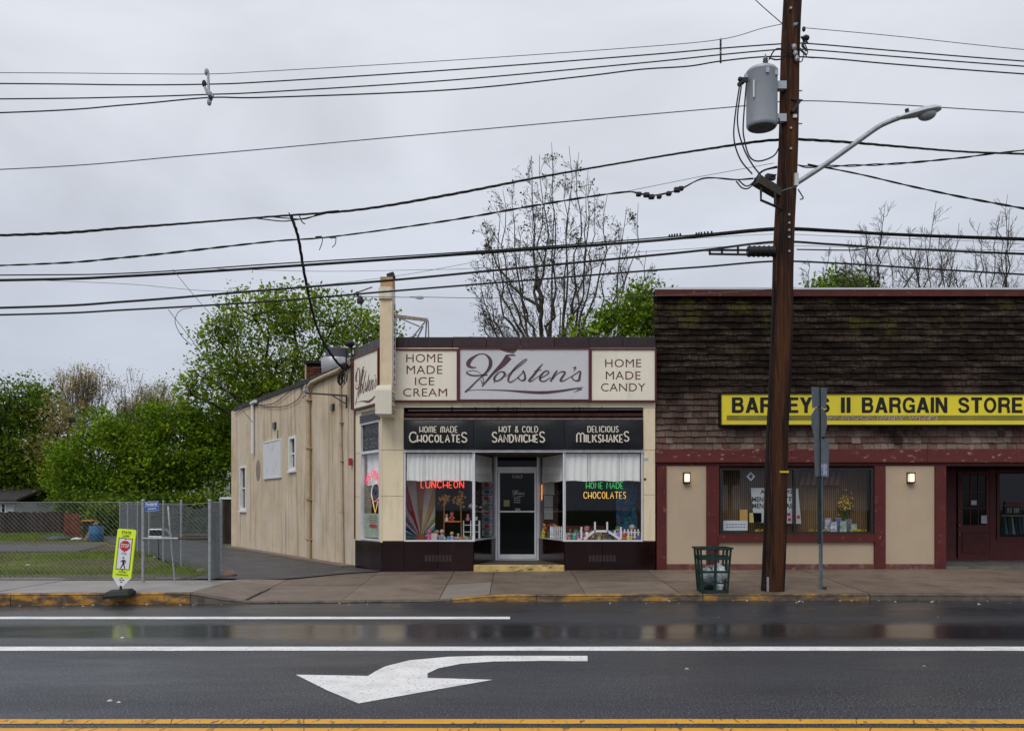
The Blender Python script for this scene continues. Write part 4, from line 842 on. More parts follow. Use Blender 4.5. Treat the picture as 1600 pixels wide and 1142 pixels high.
# poster low in the side window
t = empty('poster', S(.9, -.05, SZ(580, 843)), 'pale green illustrated poster in the bottom of the narrow side window', 'poster')
q = MB(SIDE); pz0, pz1 = sidewin[2] + .05, SZ(580, 802); q.box(sidewin[0] + .05, sidewin[1] - .05, -.05, -.045, pz0, pz1); q.build('sheet', mat('pale_green_paper', (.36, .42, .34), .7, var=.2, vs=7, stain=((.32, .2, .14), 9, (1, 1, 1), .58, .68, .7)), t)
q = MB(SIDE); u0, u1 = sidewin[0] + .3, sidewin[1] - .35; q.poly([(lerp(u0, u1, .5 + .5 * math.cos(i * .524)), -.044, lerp(pz0, pz1, .48) + .05 * math.sin(i * .524)) for i in range(12)], .003); q.build('badge', mat('red_badge', (.38, .05, .06), .6), t)
q = MB(SIDE)
for i in range(4): q.box(lerp(sidewin[0], sidewin[1], .28), lerp(sidewin[0], sidewin[1], .7), -.0445, -.042, lerp(pz0, pz1, .62 + i * .09), lerp(pz0, pz1, .65 + i * .09))
q.build('small_print', mat('brown_print', (.18, .13, .11), .6), t)
# ---------------------------------------------------------------- window displays
shz = zf + .022
def DPX(px, Y): return PX(px, Y)
# rainbow cloth: rays fan out from an orange mound
t = empty('rainbow_cloth', (FX(655), FY + .75, shz), 'cloth backdrop of coloured rays rising from an orange mound in the luncheon window', 'backdrop')
Yr = FY + .8; cx_, cz_ = PX(657, Yr), PZ(840, Yr); x0, x1, z0, z1 = PX(632, Yr) , PX(680, Yr), shz, FZ(728)
rc = [(.50, .48, .47), (.09, .20, .08), (.50, .48, .47), (.04, .22, .30), (.52, .50, .50), (.02, .05, .20), (.5, .45, .45), (.22, .12, .22), (.5, .42, .40), (.35, .03, .03), (.5, .44, .42), (.34, .15, .08), (.45, .38, .33), (.42, .26, .12), (.48, .46, .42), (.25, .27, .10), (.50, .50, .50), (.04, .20, .26), (.5, .5, .5), (.02, .08, .18)]
def clip(a):
    dx, dz = math.cos(a), math.sin(a); ts = []
    if dx > 1e-6: ts.append((x1 - cx_) / dx)
    if dx < -1e-6: ts.append((x0 - cx_) / dx)
    if dz > 1e-6: ts.append((z1 - cz_) / dz)
    if dz < -1e-6: ts.append((z0 - cz_) / dz)
    return min([v for v in ts if v > 0])
nR = len(rc)
for i, c in enumerate(rc):
    a0, a1 = math.radians(lerp(200, 8, i / nR)), math.radians(lerp(200, 8, (i + 1) / nR)); q = MB(); A = []
    am = (a0 + a1) / 2
    for a, wv in ((a0, 0), (am, .035), (a1, 0)):
        T_ = clip(a)
        for k in range(5): r_ = lerp(.0, T_, k / 4); A.append((cx_ + r_ * math.cos(a), Yr - wv * k / 4 - .05 * math.sin(k * 1.2 + i), cz_ + r_ * math.sin(a)))
    q.add(A, [(j * 5 + k, j * 5 + k + 1, (j + 1) * 5 + k + 1, (j + 1) * 5 + k) for j in range(2) for k in range(4)])
    q.build('ray', mat('ray_cloth_%d' % i, c, .85, var=.08), t)
q = MB(); q.ball((cx_ + .02, Yr - .1, cz_ - .12), .15, .08, .22, 14, 8); q.build('mound', mat('orange_brown_cloth', (.28, .08, .02), .9), t, smooth=True)
def doll(px, pyb, h, Y, body, hair, lab, skin=(.42, .27, .2), sup=True):
    h *= 1.12; body = tuple(min(.8, v * 1.35) for v in body)
    x = PX(px, Y); z = shz if pyb is None else PZ(pyb, Y); t = empty('doll', (x, Y, z), lab, 'doll')
    q = MB(); q.lathe([(.30 * h, 0), (.26 * h, .15 * h), (.14 * h, .5 * h), (.10 * h, .58 * h)], (x, Y, z), 10); q.build('dress', mat('cloth_%.2f_%.2f_%.2f' % body, body, .9, var=.2, vs=20), t, smooth=True)
    q = MB(); q.ball((x, Y, z + .76 * h), .20 * h, None, .21 * h, 10, 6); hd = q.build('head', mat('doll_skin_%.2f' % skin[0], skin, .8), t, smooth=True)
    q = MB(); q.ball((x, Y + .035 * h, z + .83 * h), .225 * h, None, .20 * h, 10, 6); q.build('hair', mat('hair_%.2f_%.2f_%.2f' % hair, hair, .9, var=.3, vs=30), t, smooth=True)
    q = MB(); q.tube([(x - .12 * h, Y - .02, z + .5 * h), (x - .28 * h, Y - .06, z + .28 * h)], .05 * h, 6); q.tube([(x + .12 * h, Y - .02, z + .5 * h), (x + .28 * h, Y - .06, z + .28 * h)], .05 * h, 6); q.build('arms', mat('doll_skin_%.2f' % skin[0], skin, .8), t)
    q = MB()
    for s_ in (-1, 1): q.ball((x + s_ * .07 * h, Y - .19 * h, z + .78 * h), .022 * h, None, None, 6, 4)
    q.build('eyes', BLK, t); return t
# swing with two rag dolls
Ys = FY + .65; t = empty('toy_swing', (PX(708, Ys), Ys, shz), 'orange wooden swing shelf with yellow flowers tied to its posts', 'swing')
ORW = mat('orange_wood', (.36, .13, .035), .6)
for px in (693.5, 721): 
    q = MB(); q.tube([(PX(px, Ys), Ys, shz), (PX(px + (1 if px < 700 else -1.2), Ys), Ys, PZ(772, Ys))], .013, 6); q.build('post', ORW, t)
B('shelf', ORW, t, PX(694, Ys), PX(721, Ys), Ys - .08, Ys + .08, PZ(815.5, Ys), PZ(813.5, Ys))
for px, pyy in ((695, 780), (718, 781)):
    q = MB()
    for i in range(34): q.ball((PX(px, Ys) + R.gauss(0, .055), Ys + R.gauss(0, .03), PZ(pyy, Ys) + R.gauss(0, .075)), .034, None, None, 5, 3)
    q.build('flowers', mat('yellow_orange_flowers', (.38, .20, .02), .8, var=.6, vs=14, island=.5), t)
for a in ((706, 813.5, .19, Ys, (.30, .015, .02), (.30, .02, .02), 'rag doll with red hair and red dress sitting on the swing shelf'), (698, 813.5, .14, Ys, (.45, .42, .38), (.40, .30, .18), 'small pale rag doll beside the red one on the swing shelf'),
          (671, None, .22, FY + .35, (.45, .06, .20), (.5, .1, .25), 'pink doll sitting beside the orange mound'), (676, None, .17, FY + .5, (.03, .02, .05), (.05, .03, .02), 'dark dressed doll behind the pink doll'),
          (683, None, .20, FY + .45, (.40, .24, .12), (.45, .22, .08), 'brown teddy like doll between pink and grey ones'), (690.5, None, .21, FY + .42, (.20, .22, .32), (.38, .38, .45), 'pale blue grey doll left of the swing'),
          (706, None, .17, FY + .3, (.20, .22, .50), (.5, .36, .05), 'little doll with yellow bonnet and blue dress on turquoise cloth'), (716, None, .13, FY + .5, (.5, .5, .55), (.4, .4, .42), 'tiny white doll near the swing post'),
          (731, 813, .14, FY + .7, (.45, .10, .22), (.45, .06, .15), 'pink doll standing on the white crate shelf'), (726, None, .09, FY + .25, (.35, .18, .45), (.6, .5, .1), 'tiny violet figurine in front of the white crate'), (735, None, .09, FY + .25, (.45, .42, .08), (.1, .3, .1), 'tiny yellow figurine in front of the white crate')):
    doll(*a)
x = PX(678.5, FY + .2); t = empty('gift_bag', (x, FY + .2, shz), 'cream gift bag with red rim at the front of the luncheon window', 'bag')
B('bag', mat('cream_bag', (.50, .42, .36), .8, var=.15, vs=20), t, x - .065, x + .065, FY + .17, FY + .25, shz, shz + .17); B('rim', SIGNRED, t, x - .067, x + .067, FY + .168, FY + .252, shz + .165, shz + .185)
x = PX(737, FY + .75); t = empty('display_crate', (x, FY + .75, shz), 'white open crate shelf standing in the corner of the luncheon window', 'shelf')
for a in ((-.20, -.18), (-.03, -.01), (.16, .20)): B('upright', PWHITE, t, x + a[0], x + a[1], FY + .70, FY + .85, shz, PZ(813, FY + .75))
for z_ in (.0, .17, .33): B('shelf', PWHITE, t, x - .20, x + .20, FY + .695, FY + .855, shz + z_, shz + z_ + .014)
t = empty('flower_pot', (PX(743, FY + .8), FY + .8, PZ(813, FY + .75)), 'white pot of pale pink flowers on the crate shelf', 'flowers'); x = PX(743.5, FY + .8)
q = MB(); q.lathe([(.035, .0), (.05, .09)], (x, FY + .8, PZ(813, FY + .75)), 10); q.build('pot', PWHITE, t)
q = MB(); 
for i in range(7): q.tube([(x, FY + .8, PZ(808, FY + .75)), (x + R.uniform(-.14, .12), FY + .8 + R.uniform(-.05, .05), PZ(792, FY + .75) + R.uniform(-.04, .04))], .005, 4)
q.build('stems', mat('stem_green', (.03, .10, .03), .8), t)
q = MB()
for i in range(14): q.ball((x + R.uniform(-.16, .13), FY + .78 + R.uniform(-.05, .05), PZ(791, FY + .75) + R.uniform(-.03, .05)), .025, None, None, 6, 4)
q.build('petals', mat('pale_petals', (.55, .42, .55), .8, island=.3), t)
# patchwork banner down the dark panel by the door
Yp = PX(0, 0) + FY + 1.35; t = empty('letter_banner', (PX(761, Yp), Yp, shz), 'hanging column of black and white tiles with coloured felt letters beside the door', 'banner')
for i in range(8):
    z1_ = lerp(PZ(752, Yp), PZ(838, Yp), i / 8); z0_ = lerp(PZ(752, Yp), PZ(838, Yp), (i + 1) / 8); cxp = PX(761, Yp)
    B('tile', mat('banner_tile_pattern', (.22, .22, .25), .8, var=.9, vs=26), t, cxp - .125, cxp + .125, Yp, Yp + .012, z0_ + .008, z1_ - .008)
    cc = [(.22, .03, .03), (.02, .12, .16), (.25, .03, .05), (.03, .15, .05), (.25, .02, .03), (.03, .12, .20), (.3, .04, .06), (.04, .16, .08)][i]
    m_ = MB(); [ribbon(m_, [tuple(p) for p in s_], flatT(Yp - .006), .032) for s_ in strokes('TOOLTESS'[i] if False else 'HOMEMADE'[i], cxp - .05, cxp + .05, z0_ + .04, z1_ - .035)]
    q = MB(); q.ball((cxp, Yp - .004, (z0_ + z1_) / 2), .07, .012, .055, 10, 6); q.build('felt_patch', mat('felt_%d' % i, cc, .9, var=.3, vs=20), t)
# right window: bridge, picket fences, figurines, bottles, coloured backdrop
WF = mat('toy_white', (.66, .68, .72), .5, var=.05)
def pickets(px0, px1, Y, n, h, lab, pts=None):
    xa, xb = PX(px0, Y), PX(px1, Y); t = empty('toy_picket_fence', ((xa + xb) / 2, Y, shz), lab, 'fence')
    for i in range(n):
        x = lerp(xa, xb, (i + .5) / n); w_ = .016; q = MB(); q.poly([(x - w_, Y, shz), (x + w_, Y, shz), (x + w_, Y, shz + h - .02), (x, Y, shz + h), (x - w_, Y, shz + h - .02)], .012); q.build('picket', WF, t)
    for z_ in (.06, h - .09): B('rail', WF, t, xa, xb, Y + .0125, Y + .025, shz + z_, shz + z_ + .022)
pickets(859, 879, FY + .85, 6, .31, 'white toy picket fence behind the slanted window by the door')
pickets(968, 1000, FY + .25, 6, .26, 'white toy picket fence beside the yellow bottle in the chocolates window')
Yb = FY + .2; t = empty('toy_bridge', (PX(938, Yb), Yb, shz), 'white wooden toy bridge with two tall posts in the chocolates window', 'bridge')
for nm, a, b in (('ramp', (912, 842), (929, 829)), ('deck', (928, 829.5), (950, 829.5)), ('ramp', (949, 829), (968, 842))):
    q = MB(); q.bar((PX(a[0], Yb), Yb, PZ(a[1], Yb)), (PX(b[0], Yb), Yb, PZ(b[1], Yb)), .16, .045); q.build(nm, WF, t)
for px in (929.2, 948.2, 908, 969.5): q = MB(); h_ = (815, 829) if px in (929.2, 948.2) else (823, 842); q.box(PX(px - 1.3, Yb), PX(px + 1.3, Yb), Yb - .08, Yb - .045, PZ(h_[1], Yb), PZ(h_[0], Yb)); q.build('post', WF, t)
q = MB(); q.box(PX(963, FY + .9), PX(1001, FY + .9), FY + .9, FY + .92, shz, FZ(735)); q.build('painted_backdrop', mat('blue_painted_backdrop', (.02, .08, .16), .7, var=.9, vs=7, stain=((.30, .05, .03), 9, (1, 1, 1), .57, .62, .9), stain2=((.03, .22, .26), 11, (1, 1, 1), .54, .60, .8)), None, label='blue painted backdrop with red blots at the end of the chocolates window', cat='backdrop')
rndc = [((.05, .20, .16), 'teal'), ((.30, .12, .04), 'orange'), ((.12, .10, .30), 'purple'), ((.30, .05, .04), 'red'), ((.40, .38, .36), 'grey white'), ((.05, .14, .05), 'green'), ((.45, .36, .06), 'yellow'), ((.35, .12, .2), 'pink'), ((.03, .05, .12), 'navy'), ((.16, .08, .04), 'brown')]
spots = [(886, .14, .25, 4, 'by the window frame'), (889, .11, .15, 1, 'in front of the grey white one'), (894, .15, .3, 0, 'in the group of three near the frame'), (897, .12, .14, 0, 'lowest at the front glass'), (900, .17, .4, 2, 'behind the teal pair'), (904, .16, .3, 5, 'beside the first white post'), (909, .12, .35, 7, 'just before the bridge ramp'), (917, .22, .45, 4, 'behind the first ramp'), (922, .20, .5, 9, 'behind the first ramp top'), (936, .15, .32, 6, 'on view between the bridge posts'), (943, .16, .35, 9, 'under the bridge deck'), (955, .2, .42, 8, 'behind the second ramp'), (961, .2, .38, 4, 'past the second bridge post'), (966, .22, .4, 2, 'by the far picket fence'), (975, .15, .16, 3, 'at the front beside the pickets'), (982, .13, .16, 6, 'at the front near the window end'), (988, .24, .5, 1, 'behind the far pickets'), (993, .2, .45, 8, 'in the far corner of the window')]
for i, (px, h, dy, ci, where) in enumerate(spots):
    c, nm = rndc[ci]; c = tuple(min(.8, v * 1.5) for v in c); h *= 1.12; Y = FY + dy; x = PX(px, Y); k = i % 3
    if k == 1: doll(px, None, h * 1.15, Y, c, rndc[(ci + 3) % 10][0], '%s painted figurine %s' % (nm, where)); continue
    t = empty('figurine', (x, Y, shz), '%s %s %s' % (nm, 'glass jar' if k == 0 else 'toy animal', where), 'ornament')
    if k == 0:
        q = MB(); q.lathe([(.04, 0), (.048, .02), (.048, h * .65), (.022, h * .78), (.022, h * .9)], (x, Y, shz), 10); q.build('jar', mat('jar_' + nm, c, .2, var=.3, vs=20), t, smooth=True)
        q = MB(); q.lathe([(.026, 0), (.026, .025)], (x, Y, shz + h * .9), 10); q.build('lid', PWHITE, t)
    else:
        q = MB(); q.ball((x, Y, shz + h * .3), .06, .045, h * .3, 10, 6); q.build('body', mat('toy_' + nm, c, .6, var=.3, vs=20), t, smooth=True)
        q = MB(); q.ball((x, Y - .02, shz + h * .75), .042, None, h * .22, 10, 6); q.build('head', mat('toy_' + nm, c, .6, var=.3, vs=20), t, smooth=True)
        q = MB(); [q.ball((x + s_ * .03, Y - .02, shz + h * .95), .014, None, .03, 6, 4) for s_ in (-1, 1)]; q.build('ears', mat('toy_' + nm, c, .6), t)
for px, c, lab in ((849, .5, 'yellow bottle behind the slanted window next to the door'), (857, .02, 'dark jar behind the slanted window next to the door')):
    x = PX(px, DY - .5); t = empty('bottle', (x, DY - .5, shz), lab, 'bottle'); q = MB(); q.lathe([(.05, 0), (.05, .16), (.02, .2), (.02, .26)], (x, DY - .5, shz), 10); q.build('bottle_glass', mat('bottle_%.2f' % c, (c, c * .85, c * .1), .25), t, smooth=True)
x = PX(846.5, DY - .1); q = MB(); q.tube([(x, DY - .12, PZ(757, DY)), (x, DY - .12, PZ(781, DY))], .016, 8); q.build('light_tube', neonm('orange_tube', (1, .35, .08), .9), None, label='short glowing orange tube on the wooden panel beside the door', cat='light')
for a in ((848.5, 866, 752, 773), (850, 864, 774, 792), (850, 864, 792.8, 811)):
    B('notice_sheet', mat('white_notice_paper', (.50, .52, .50), .8, var=.08, vs=8), None, PX(a[0], DY - .08), PX(a[1], DY - .08), DY - .10, DY - .095, PZ(a[3], DY), PZ(a[2], DY), label={752: 'blank white sheet pinned highest on the panel by the door', 774: 'pale blue notice sheet in the middle of the panel by the door', 792.8: 'pale notice sheet lowest of the three on the panel by the door'}[a[2]], cat='notice')
# small stickers on the end pilaster
B('sticker', mat('blue_sticker', (.25, .40, .55), .5), None, FX(1004.5), FX(1012.5), FY - .018, FY - .0135, FZ(719.5), FZ(715.5), label='small pale blue sticker on the pilaster beside the shingled shop', cat='sticker')
B('house_number', BLK, None, FX(1006), FX(1009.5), FY - .018, FY - .0135, FZ(750.5), FZ(747), label='small dark plate on the pilaster below the blue sticker', cat='sign')

# countless small sweets, toys and wrappers strewn over both display shelves
def candy_mat():
    m = bpy.data.materials.new('assorted_wrappers'); m.use_nodes = True; n = m.node_tree.nodes; l = m.node_tree.links; g = n.new('ShaderNodeNewGeometry'); r = n.new('ShaderNodeValToRGB'); r.color_ramp.interpolation = 'CONSTANT'
    cs_ = [(.55, .04, .04), (.55, .52, .48), (.05, .25, .10), (.06, .12, .45), (.60, .42, .04), (.5, .12, .3), (.30, .12, .05), (.04, .30, .34), (.40, .38, .55), (.60, .22, .03), (.6, .6, .62), (.12, .06, .03)]; e = r.color_ramp.elements; e[0].color = (*cs_[0], 1); e[1].position = .95; e[1].color = (*cs_[-1], 1)
    for i in range(1, 11): x = e.new(i / 12); x.color = (*cs_[i], 1)
    l.new(g.outputs['Random Per Island'], r.inputs[0]); l.new(r.outputs[0], n['Principled BSDF'].inputs['Base Color']); n['Principled BSDF'].inputs['Roughness'].default_value = .5; return m
CANDY = candy_mat(); q = MB()
for i in range(260):
    px = R.uniform(884, 1000); Y = FY + R.uniform(.15, .7); x = PX(px, Y); h = R.uniform(.03, .10) * (1 + (Y - FY) * 1.6); w_ = R.uniform(.015, .035)
    if 908 < px < 970 and Y < FY + .32: continue
    if R.random() < .5: q.box(x - w_, x + w_, Y - w_, Y + w_, shz, shz + h)
    else: q.ball((x, Y, shz + h * .5), w_, None, h * .5, 6, 4)
    if R.random() < .35: q.ball((x, Y, shz + h + .02), .022, None, None, 6, 4)
for i in range(26): px = R.uniform(928, 952); Y = FY + .3; q.ball((PX(px, Y), Y, shz + R.uniform(.02, .2)), R.uniform(.012, .028), None, None, 6, 4)
q.build('sweets', CANDY, None, label='crowd of small painted ornaments and wrapped sweets in the chocolates window', cat='sweets', kind='stuff'); q = MB()
for i in range(70):
    px = R.uniform(672, 738); Y = FY + R.uniform(.15, .6); x = PX(px, Y); h = R.uniform(.03, .09); w_ = R.uniform(.015, .03)
    if R.random() < .4: q.box(x - w_, x + w_, Y - w_, Y + w_, shz, shz + h)
    else: q.ball((x, Y, shz + h * .5), w_, None, h * .5, 6, 4)
for i in range(30): px = R.uniform(848, 878); Y = FY + R.uniform(1.0, 1.5); q.ball((PX(px, Y), Y, shz + R.uniform(.04, .34)), R.uniform(.02, .05), None, None, 6, 4)
q.build('sweets', CANDY, None, label='scatter of small toys and sweets on the turquoise cloth of the luncheon window', cat='sweets', kind='stuff')
# ================================================================= SHINGLED STORE
bs = empty('bargain_shop', (8, FY, .28), 'single storey shop with mossy brown shingled parapet, maroon trim and beige stucco piers', 'shop')
BX0, BX1 = FX(1024.6), FX(1024) + 17.0; ZB = .2
ST2 = mat('beige_stucco', (.44, .345, .25), .85, var=.06, vs=1.2, bump=.2, bs=80, stain=((.50, .36, .22), 1.8, (1, 1, .7), .55, .75, .6), stain2=((.30, .25, .19), 2.2, (2, 2, .3), .6, .8, .5))
q = MB(); q.box(BX0, BX1, FY + .25, FY + .34, FZ(722), FZ(452)); q.build('parapet_backing', VOIDBLK, bs)
q = MB(); q.box(BX0 + .01, BX0 + .2, FY + .35, 40, .1, 5.2); q.build('party_wall', mat('dark_side_wall', (.08, .07, .06), .9), bs)
q = MB(); q.box(BX0 + .2, BX1, FY + .35, 40, 5.0, 5.1); q.build('roof', MATS['tar_roof'], bs)
# shingles: 300 as parts, the rest as one joined part
def shingle_mat():
    m = bpy.data.materials.new('weathered_shingle'); m.use_nodes = True; t = m.node_tree; n = t.nodes; l = t.links; b = n['Principled BSDF']; b.inputs['Roughness'].default_value = .85; b.inputs['Specular IOR Level'].default_value = .12
    g = n.new('ShaderNodeNewGeometry'); sp = n.new('ShaderNodeSeparateXYZ'); l.new(g.outputs['Position'], sp.inputs[0])
    def noise(sc, st, det=5):
        q = n.new('ShaderNodeMapping'); q.inputs['Scale'].default_value = st; l.new(g.outputs['Position'], q.inputs[0]); z = n.new('ShaderNodeTexNoise'); z.inputs['Scale'].default_value = sc; z.inputs['Detail'].default_value = det; z.inputs['Roughness'].default_value = .65; l.new(q.outputs[0], z.inputs['Vector']); return z.outputs[0]
    def mr(s_, a, b2, c, d):
        q = n.new('ShaderNodeMapRange'); l.new(s_, q.inputs[0]); [setattr(q.inputs[i + 1], 'default_value', v) for i, v in enumerate((a, b2, c, d))]; return q.outputs[0]
    def mix(f, a, b2):
        q = n.new('ShaderNodeMix'); q.data_type = 'RGBA'; l.new(f, q.inputs[0])
        for i, v in ((6, a), (7, b2)):
            if isinstance(v, tuple): q.inputs[i].default_value = (*v, 1)
            else: l.new(v, q.inputs[i])
        return q.outputs[2]
    def mul(a, b2):
        q = n.new('ShaderNodeMath'); q.operation = 'MULTIPLY'
        for i, v in enumerate((a, b2)):
            if isinstance(v, (int, float)): q.inputs[i].default_value = v
            else: l.new(v, q.inputs[i])
        return q.outputs[0]
    rnd_ = n.new('ShaderNodeMath'); rnd_.operation = 'ADD'; l.new(g.outputs['Random Per Island'], rnd_.inputs[0]); oi = n.new('ShaderNodeObjectInfo'); l.new(oi.outputs['Random'], rnd_.inputs[1]); fr_ = n.new('ShaderNodeMath'); fr_.operation = 'FRACT'; l.new(rnd_.outputs[0], fr_.inputs[0]); RN = fr_.outputs[0]
    c = mix(RN, (.007, .0045, .0036), (.021, .013, .009))
    lo = mr(sp.outputs['Z'], FZ(685), FZ(600), 1, 0)                       # sheltered by the sign: cleaner, pinker
    c = mix(mul(lo, mr(noise(1.2, (1, 1, 1)), .35, .55, .45, 1)), c, mix(RN, (.13, .06, .052), (.27, .215, .175)))
    c = mix(mul(mr(noise(2.2, (.5, 1, 2.6)), .48, .64, 0, .62), mr(noise(20, (1, 1, .25), 3), .35, .6, .2, 1)), c, (.115, .083, .062))   # washed bands
    c = mix(mr(noise(.9, (1, 1, .9)), .56, .70, 0, .8), c, (.012, .009, .008))
    c = mix(mul(mr(sp.outputs['Z'], FZ(560), FZ(480), 0, 1), mr(noise(1.5, (1, 1, 1)), .52, .66, 0, .75)), c, (.080, .075, .012))  # moss
    l.new(c, b.inputs['Base Color']); bp = n.new('ShaderNodeBump'); bp.inputs['Strength'].default_value = .6; bp.inputs['Distance'].default_value = .01; l.new(noise(26, (1, 1, .2), 3), bp.inputs['Height']); l.new(bp.outputs[0], b.inputs['Normal']); return m
SH = shingle_mat(); rows = 24; zt_, zb_ = FZ(461), FZ(701); rh = (zt_ - zb_) / rows; allsh = []
for r in range(rows):
    z0 = zb_ + r * rh; x = BX0 - R.uniform(0, .15)
    while x < BX1:
        w_ = R.uniform(.14, .27); a, b = max(x, BX0) + .004, min(x + w_, BX1) - .004
        if b - a > .03:
            dz = R.uniform(-.012, .010); y1 = FY + .16 + .06 * (r / rows); pr = R.uniform(.0, .014); zt2 = z0 + rh * 1.05
            if not (z0 > FZ(661) and zt2 < FZ(620) and a > FX(1130)): allsh.append((a, b, y1, pr, z0 + dz, zt2))
        x += w_
def addsh(q, s_):
    a, b, y1, pr, z0, z1 = s_; q.hexa([(a, y1 - .050 - pr, z0), (b, y1 - .050 - pr + R.uniform(-.004, .004), z0 + R.uniform(-.006, .006)), (b, y1 + .09, z0), (a, y1 + .09, z0), (a, y1 - .012, z1), (b, y1 - .012, z1), (b, y1 + .09, z1), (a, y1 + .09, z1)])
idx = sorted(range(len(allsh)), key=lambda i: -(allsh[i][1] - allsh[i][0]) + (10 if allsh[i][0] > FX(1596) else 0)); ind = set(idx[:300]); rest = MB()
for i, s_ in enumerate(allsh):
    if i in ind: q = MB(); addsh(q, s_); q.build('shingle', SH, bs)
    else: addsh(rest, s_)
rest.build('shingles', SH, bs, kind='stuff')
x = BX0 - .01
while x < BX1:
    b = x + 3.1; B('coping', mat('white_metal_coping', (.62, .63, .66), .4, .1, var=.06, vs=4), bs, x + .002, b - .002, FY + .05, FY + .38, FZ(451.5), FZ(448.3) + R.uniform(-.012, .006)); x = b
x = BX0
while x < BX1: b = min(BX1, x + 2.4); B('top_board', MAROON, bs, x + .002, b - .002, FY + .07, FY + .13, FZ(461.5), FZ(451.8)); x = b
x = BX0 - .0
while x < BX1: b = min(BX1, x + 3.05); B('fascia_beam', BEAM, bs, x + .002, b - .002, FY - .06, FY + .25, FZ(722.5), FZ(701.5), b=.006); x = b
B('soffit_board', MAROON, bs, BX0, BX1, FY + .02, FY + .2, FZ(727.5), FZ(722.8))
def pil(a, b, dz=0): B('pilaster', MAROON, bs, FX(a), FX(b), FY - .02, FY + .12, ZB, FZ(727.8), b=.006)
for a, b in ((1026, 1041.3), (1104, 1123.5), (1366, 1383.5), (1461, 1478)): pil(a, b)
B('wall', ST2, bs, FX(1041.5), FX(1103.8), FY + .03, FY + .2, ZB, FZ(727.8)); B('wall', ST2, bs, FX(1383.7), FX(1460.8), FY + .03, FY + .2, ZB, FZ(727.8)); B('wall', ST2, bs, FX(1123.7), FX(1365.8), FY + .03, FY + .2, ZB, FZ(846.5))
PLIN = mat('pinkish_worn_plinth', (.14, .06, .05), .7, var=.3, vs=4, stain=((.25, .2, .16), 6, (1, 1, 1), .55, .68, .7))
for a, b in ((1041.5, 1103.8), (1123.7, 1365.8), (1383.7, 1460.8)): B('plinth', PLIN, bs, FX(a), FX(b), FY - .005, FY + .029, ZB, FZ(881))
B('wall_infill', VOIDBLK, bs, FX(1123.7), FX(1365.8), FY + .05, FY + .19, FZ(733), FZ(727.9))
q = MB(); wx0, wx1, wz0, wz1 = FX(1124.5), FX(1364.5), FZ(833.5), FZ(731.5)
q.wall(wx0, wx1, wz0, wz1, FY - .01, FY + .1, [(wx0 + .045, FX(1239.5), wz0 + .04, wz1 - .04), (FX(1243.5), wx1 - .06, wz0 + .04, wz1 - .04)]); wf = q.build('shop_window', mat('black_window_frame', (.012, .011, .011), .4), bs)
for a, b in ((wx0 + .04, FX(1240)), (FX(1243), wx1 - .05)): B('pane', GLASS, wf, a, b, FY + .03, FY + .038, wz0 + .03, wz1 - .03)
B('window_sill', MAROON, bs, FX(1121.5), FX(1366), FY - .05, FY + .029, FZ(846.5), FZ(836.5), b=.005); B('sill_strip', MAROON, bs, FX(1124), FX(1365.5), FY - .02, FY + .03, FZ(836.2), FZ(834))
# window interior: ribbed brown panelling
PAN = mat('ribbed_brown_panelling', (.20, .125, .062), .75, var=.25, vs=3, stretch=(14, 1, .5))
q = MB(); x = wx0 - .1; Yq = FY + .62
while x < wx1 + .1: q.box(x, x + .032, Yq, Yq + .02, wz0 - .05, wz1 + .1); x += .046
q.build('panelling', PAN, bs, kind='stuff'); B('panelling_backing', VOIDBLK, bs, wx0 - .2, wx1 + .2, Yq + .021, Yq + .05, wz0 - .1, wz1 + .2)
B('window_ledge', mat('dusty_ledge', (.10, .07, .05), .8), bs, wx0 - .1, wx1 + .1, FY + .2, Yq, wz0 - .02, wz0 + .03)
B('window_cheek', VOIDBLK, bs, wx0 - .12, wx0 - .1, FY + .2, Yq, wz0, wz1); B('window_cheek', VOIDBLK, bs, wx1 + .1, wx1 + .12, FY + .2, Yq, wz0, wz1); B('window_lid', VOIDBLK, bs, wx0 - .1, wx1 + .1, FY + .2, Yq, wz1 + .02, wz1 + .05)
# things in the window
Yw = FY + .35; lz = wz0 + .03
def flat(nm, m, px0, px1, py0, py1, Y, lab, cat): return B(nm, m, None, PX(px0, Y), PX(px1, Y), Y, Y + .006, PZ(py1, Y), PZ(py0, Y), label=lab, cat=cat)
t = empty('poster', (PX(1215, Yw), Yw, PZ(815, Yw)), 'large white sale poster with bold black words behind the utility pole', 'poster')
q = MB(); q.poly([(PX(1173, Yw), Yw, PZ(762, Yw)), (PX(1247, Yw), Yw, PZ(763, Yw)), (PX(1252, Yw), Yw, PZ(818, Yw)), (PX(1178, Yw), Yw, PZ(816, Yw))], .006); q.build('sheet', mat('poster_paper', (.48, .49, .50), .7, var=.06), t)
PT = flatT(Yw - .002)
for s_, a, b, c, d in (('A', 1188, 1195, 771, 764.5), ('+2', 1229, 1239, 771, 764.5), ('MEN', 1175, 1193, 784, 776), ('T,', 1230, 1241, 784, 776), ('MEN', 1175.5, 1193, 794, 786), ('AS', 1228, 1238, 794, 786)): text_mesh(s_, PX(a, Yw), PX(b, Yw), PZ(c, Yw), PZ(d, Yw), BLK, t, T=PT, bold=.03)
q = MB(); [q.box(PX(a, Yw), PX(a + 5, Yw), Yw - .004, Yw - .001, PZ(b + 5, Yw), PZ(b, Yw)) for a, b in ((1230, 801), (1238, 802), (1245, 805), (1231, 809), (1239, 810))]; q.build('red_print', mat('magenta_print', (.42, .04, .10), .7), t)
t = flat('notice_card', mat('orange_paper', (.50, .30, .10), .8, var=.15, vs=20), 1156, 1168, 796, 815, Yw, 'orange handwritten card in the bargain window beside the yellow one', 'notice')
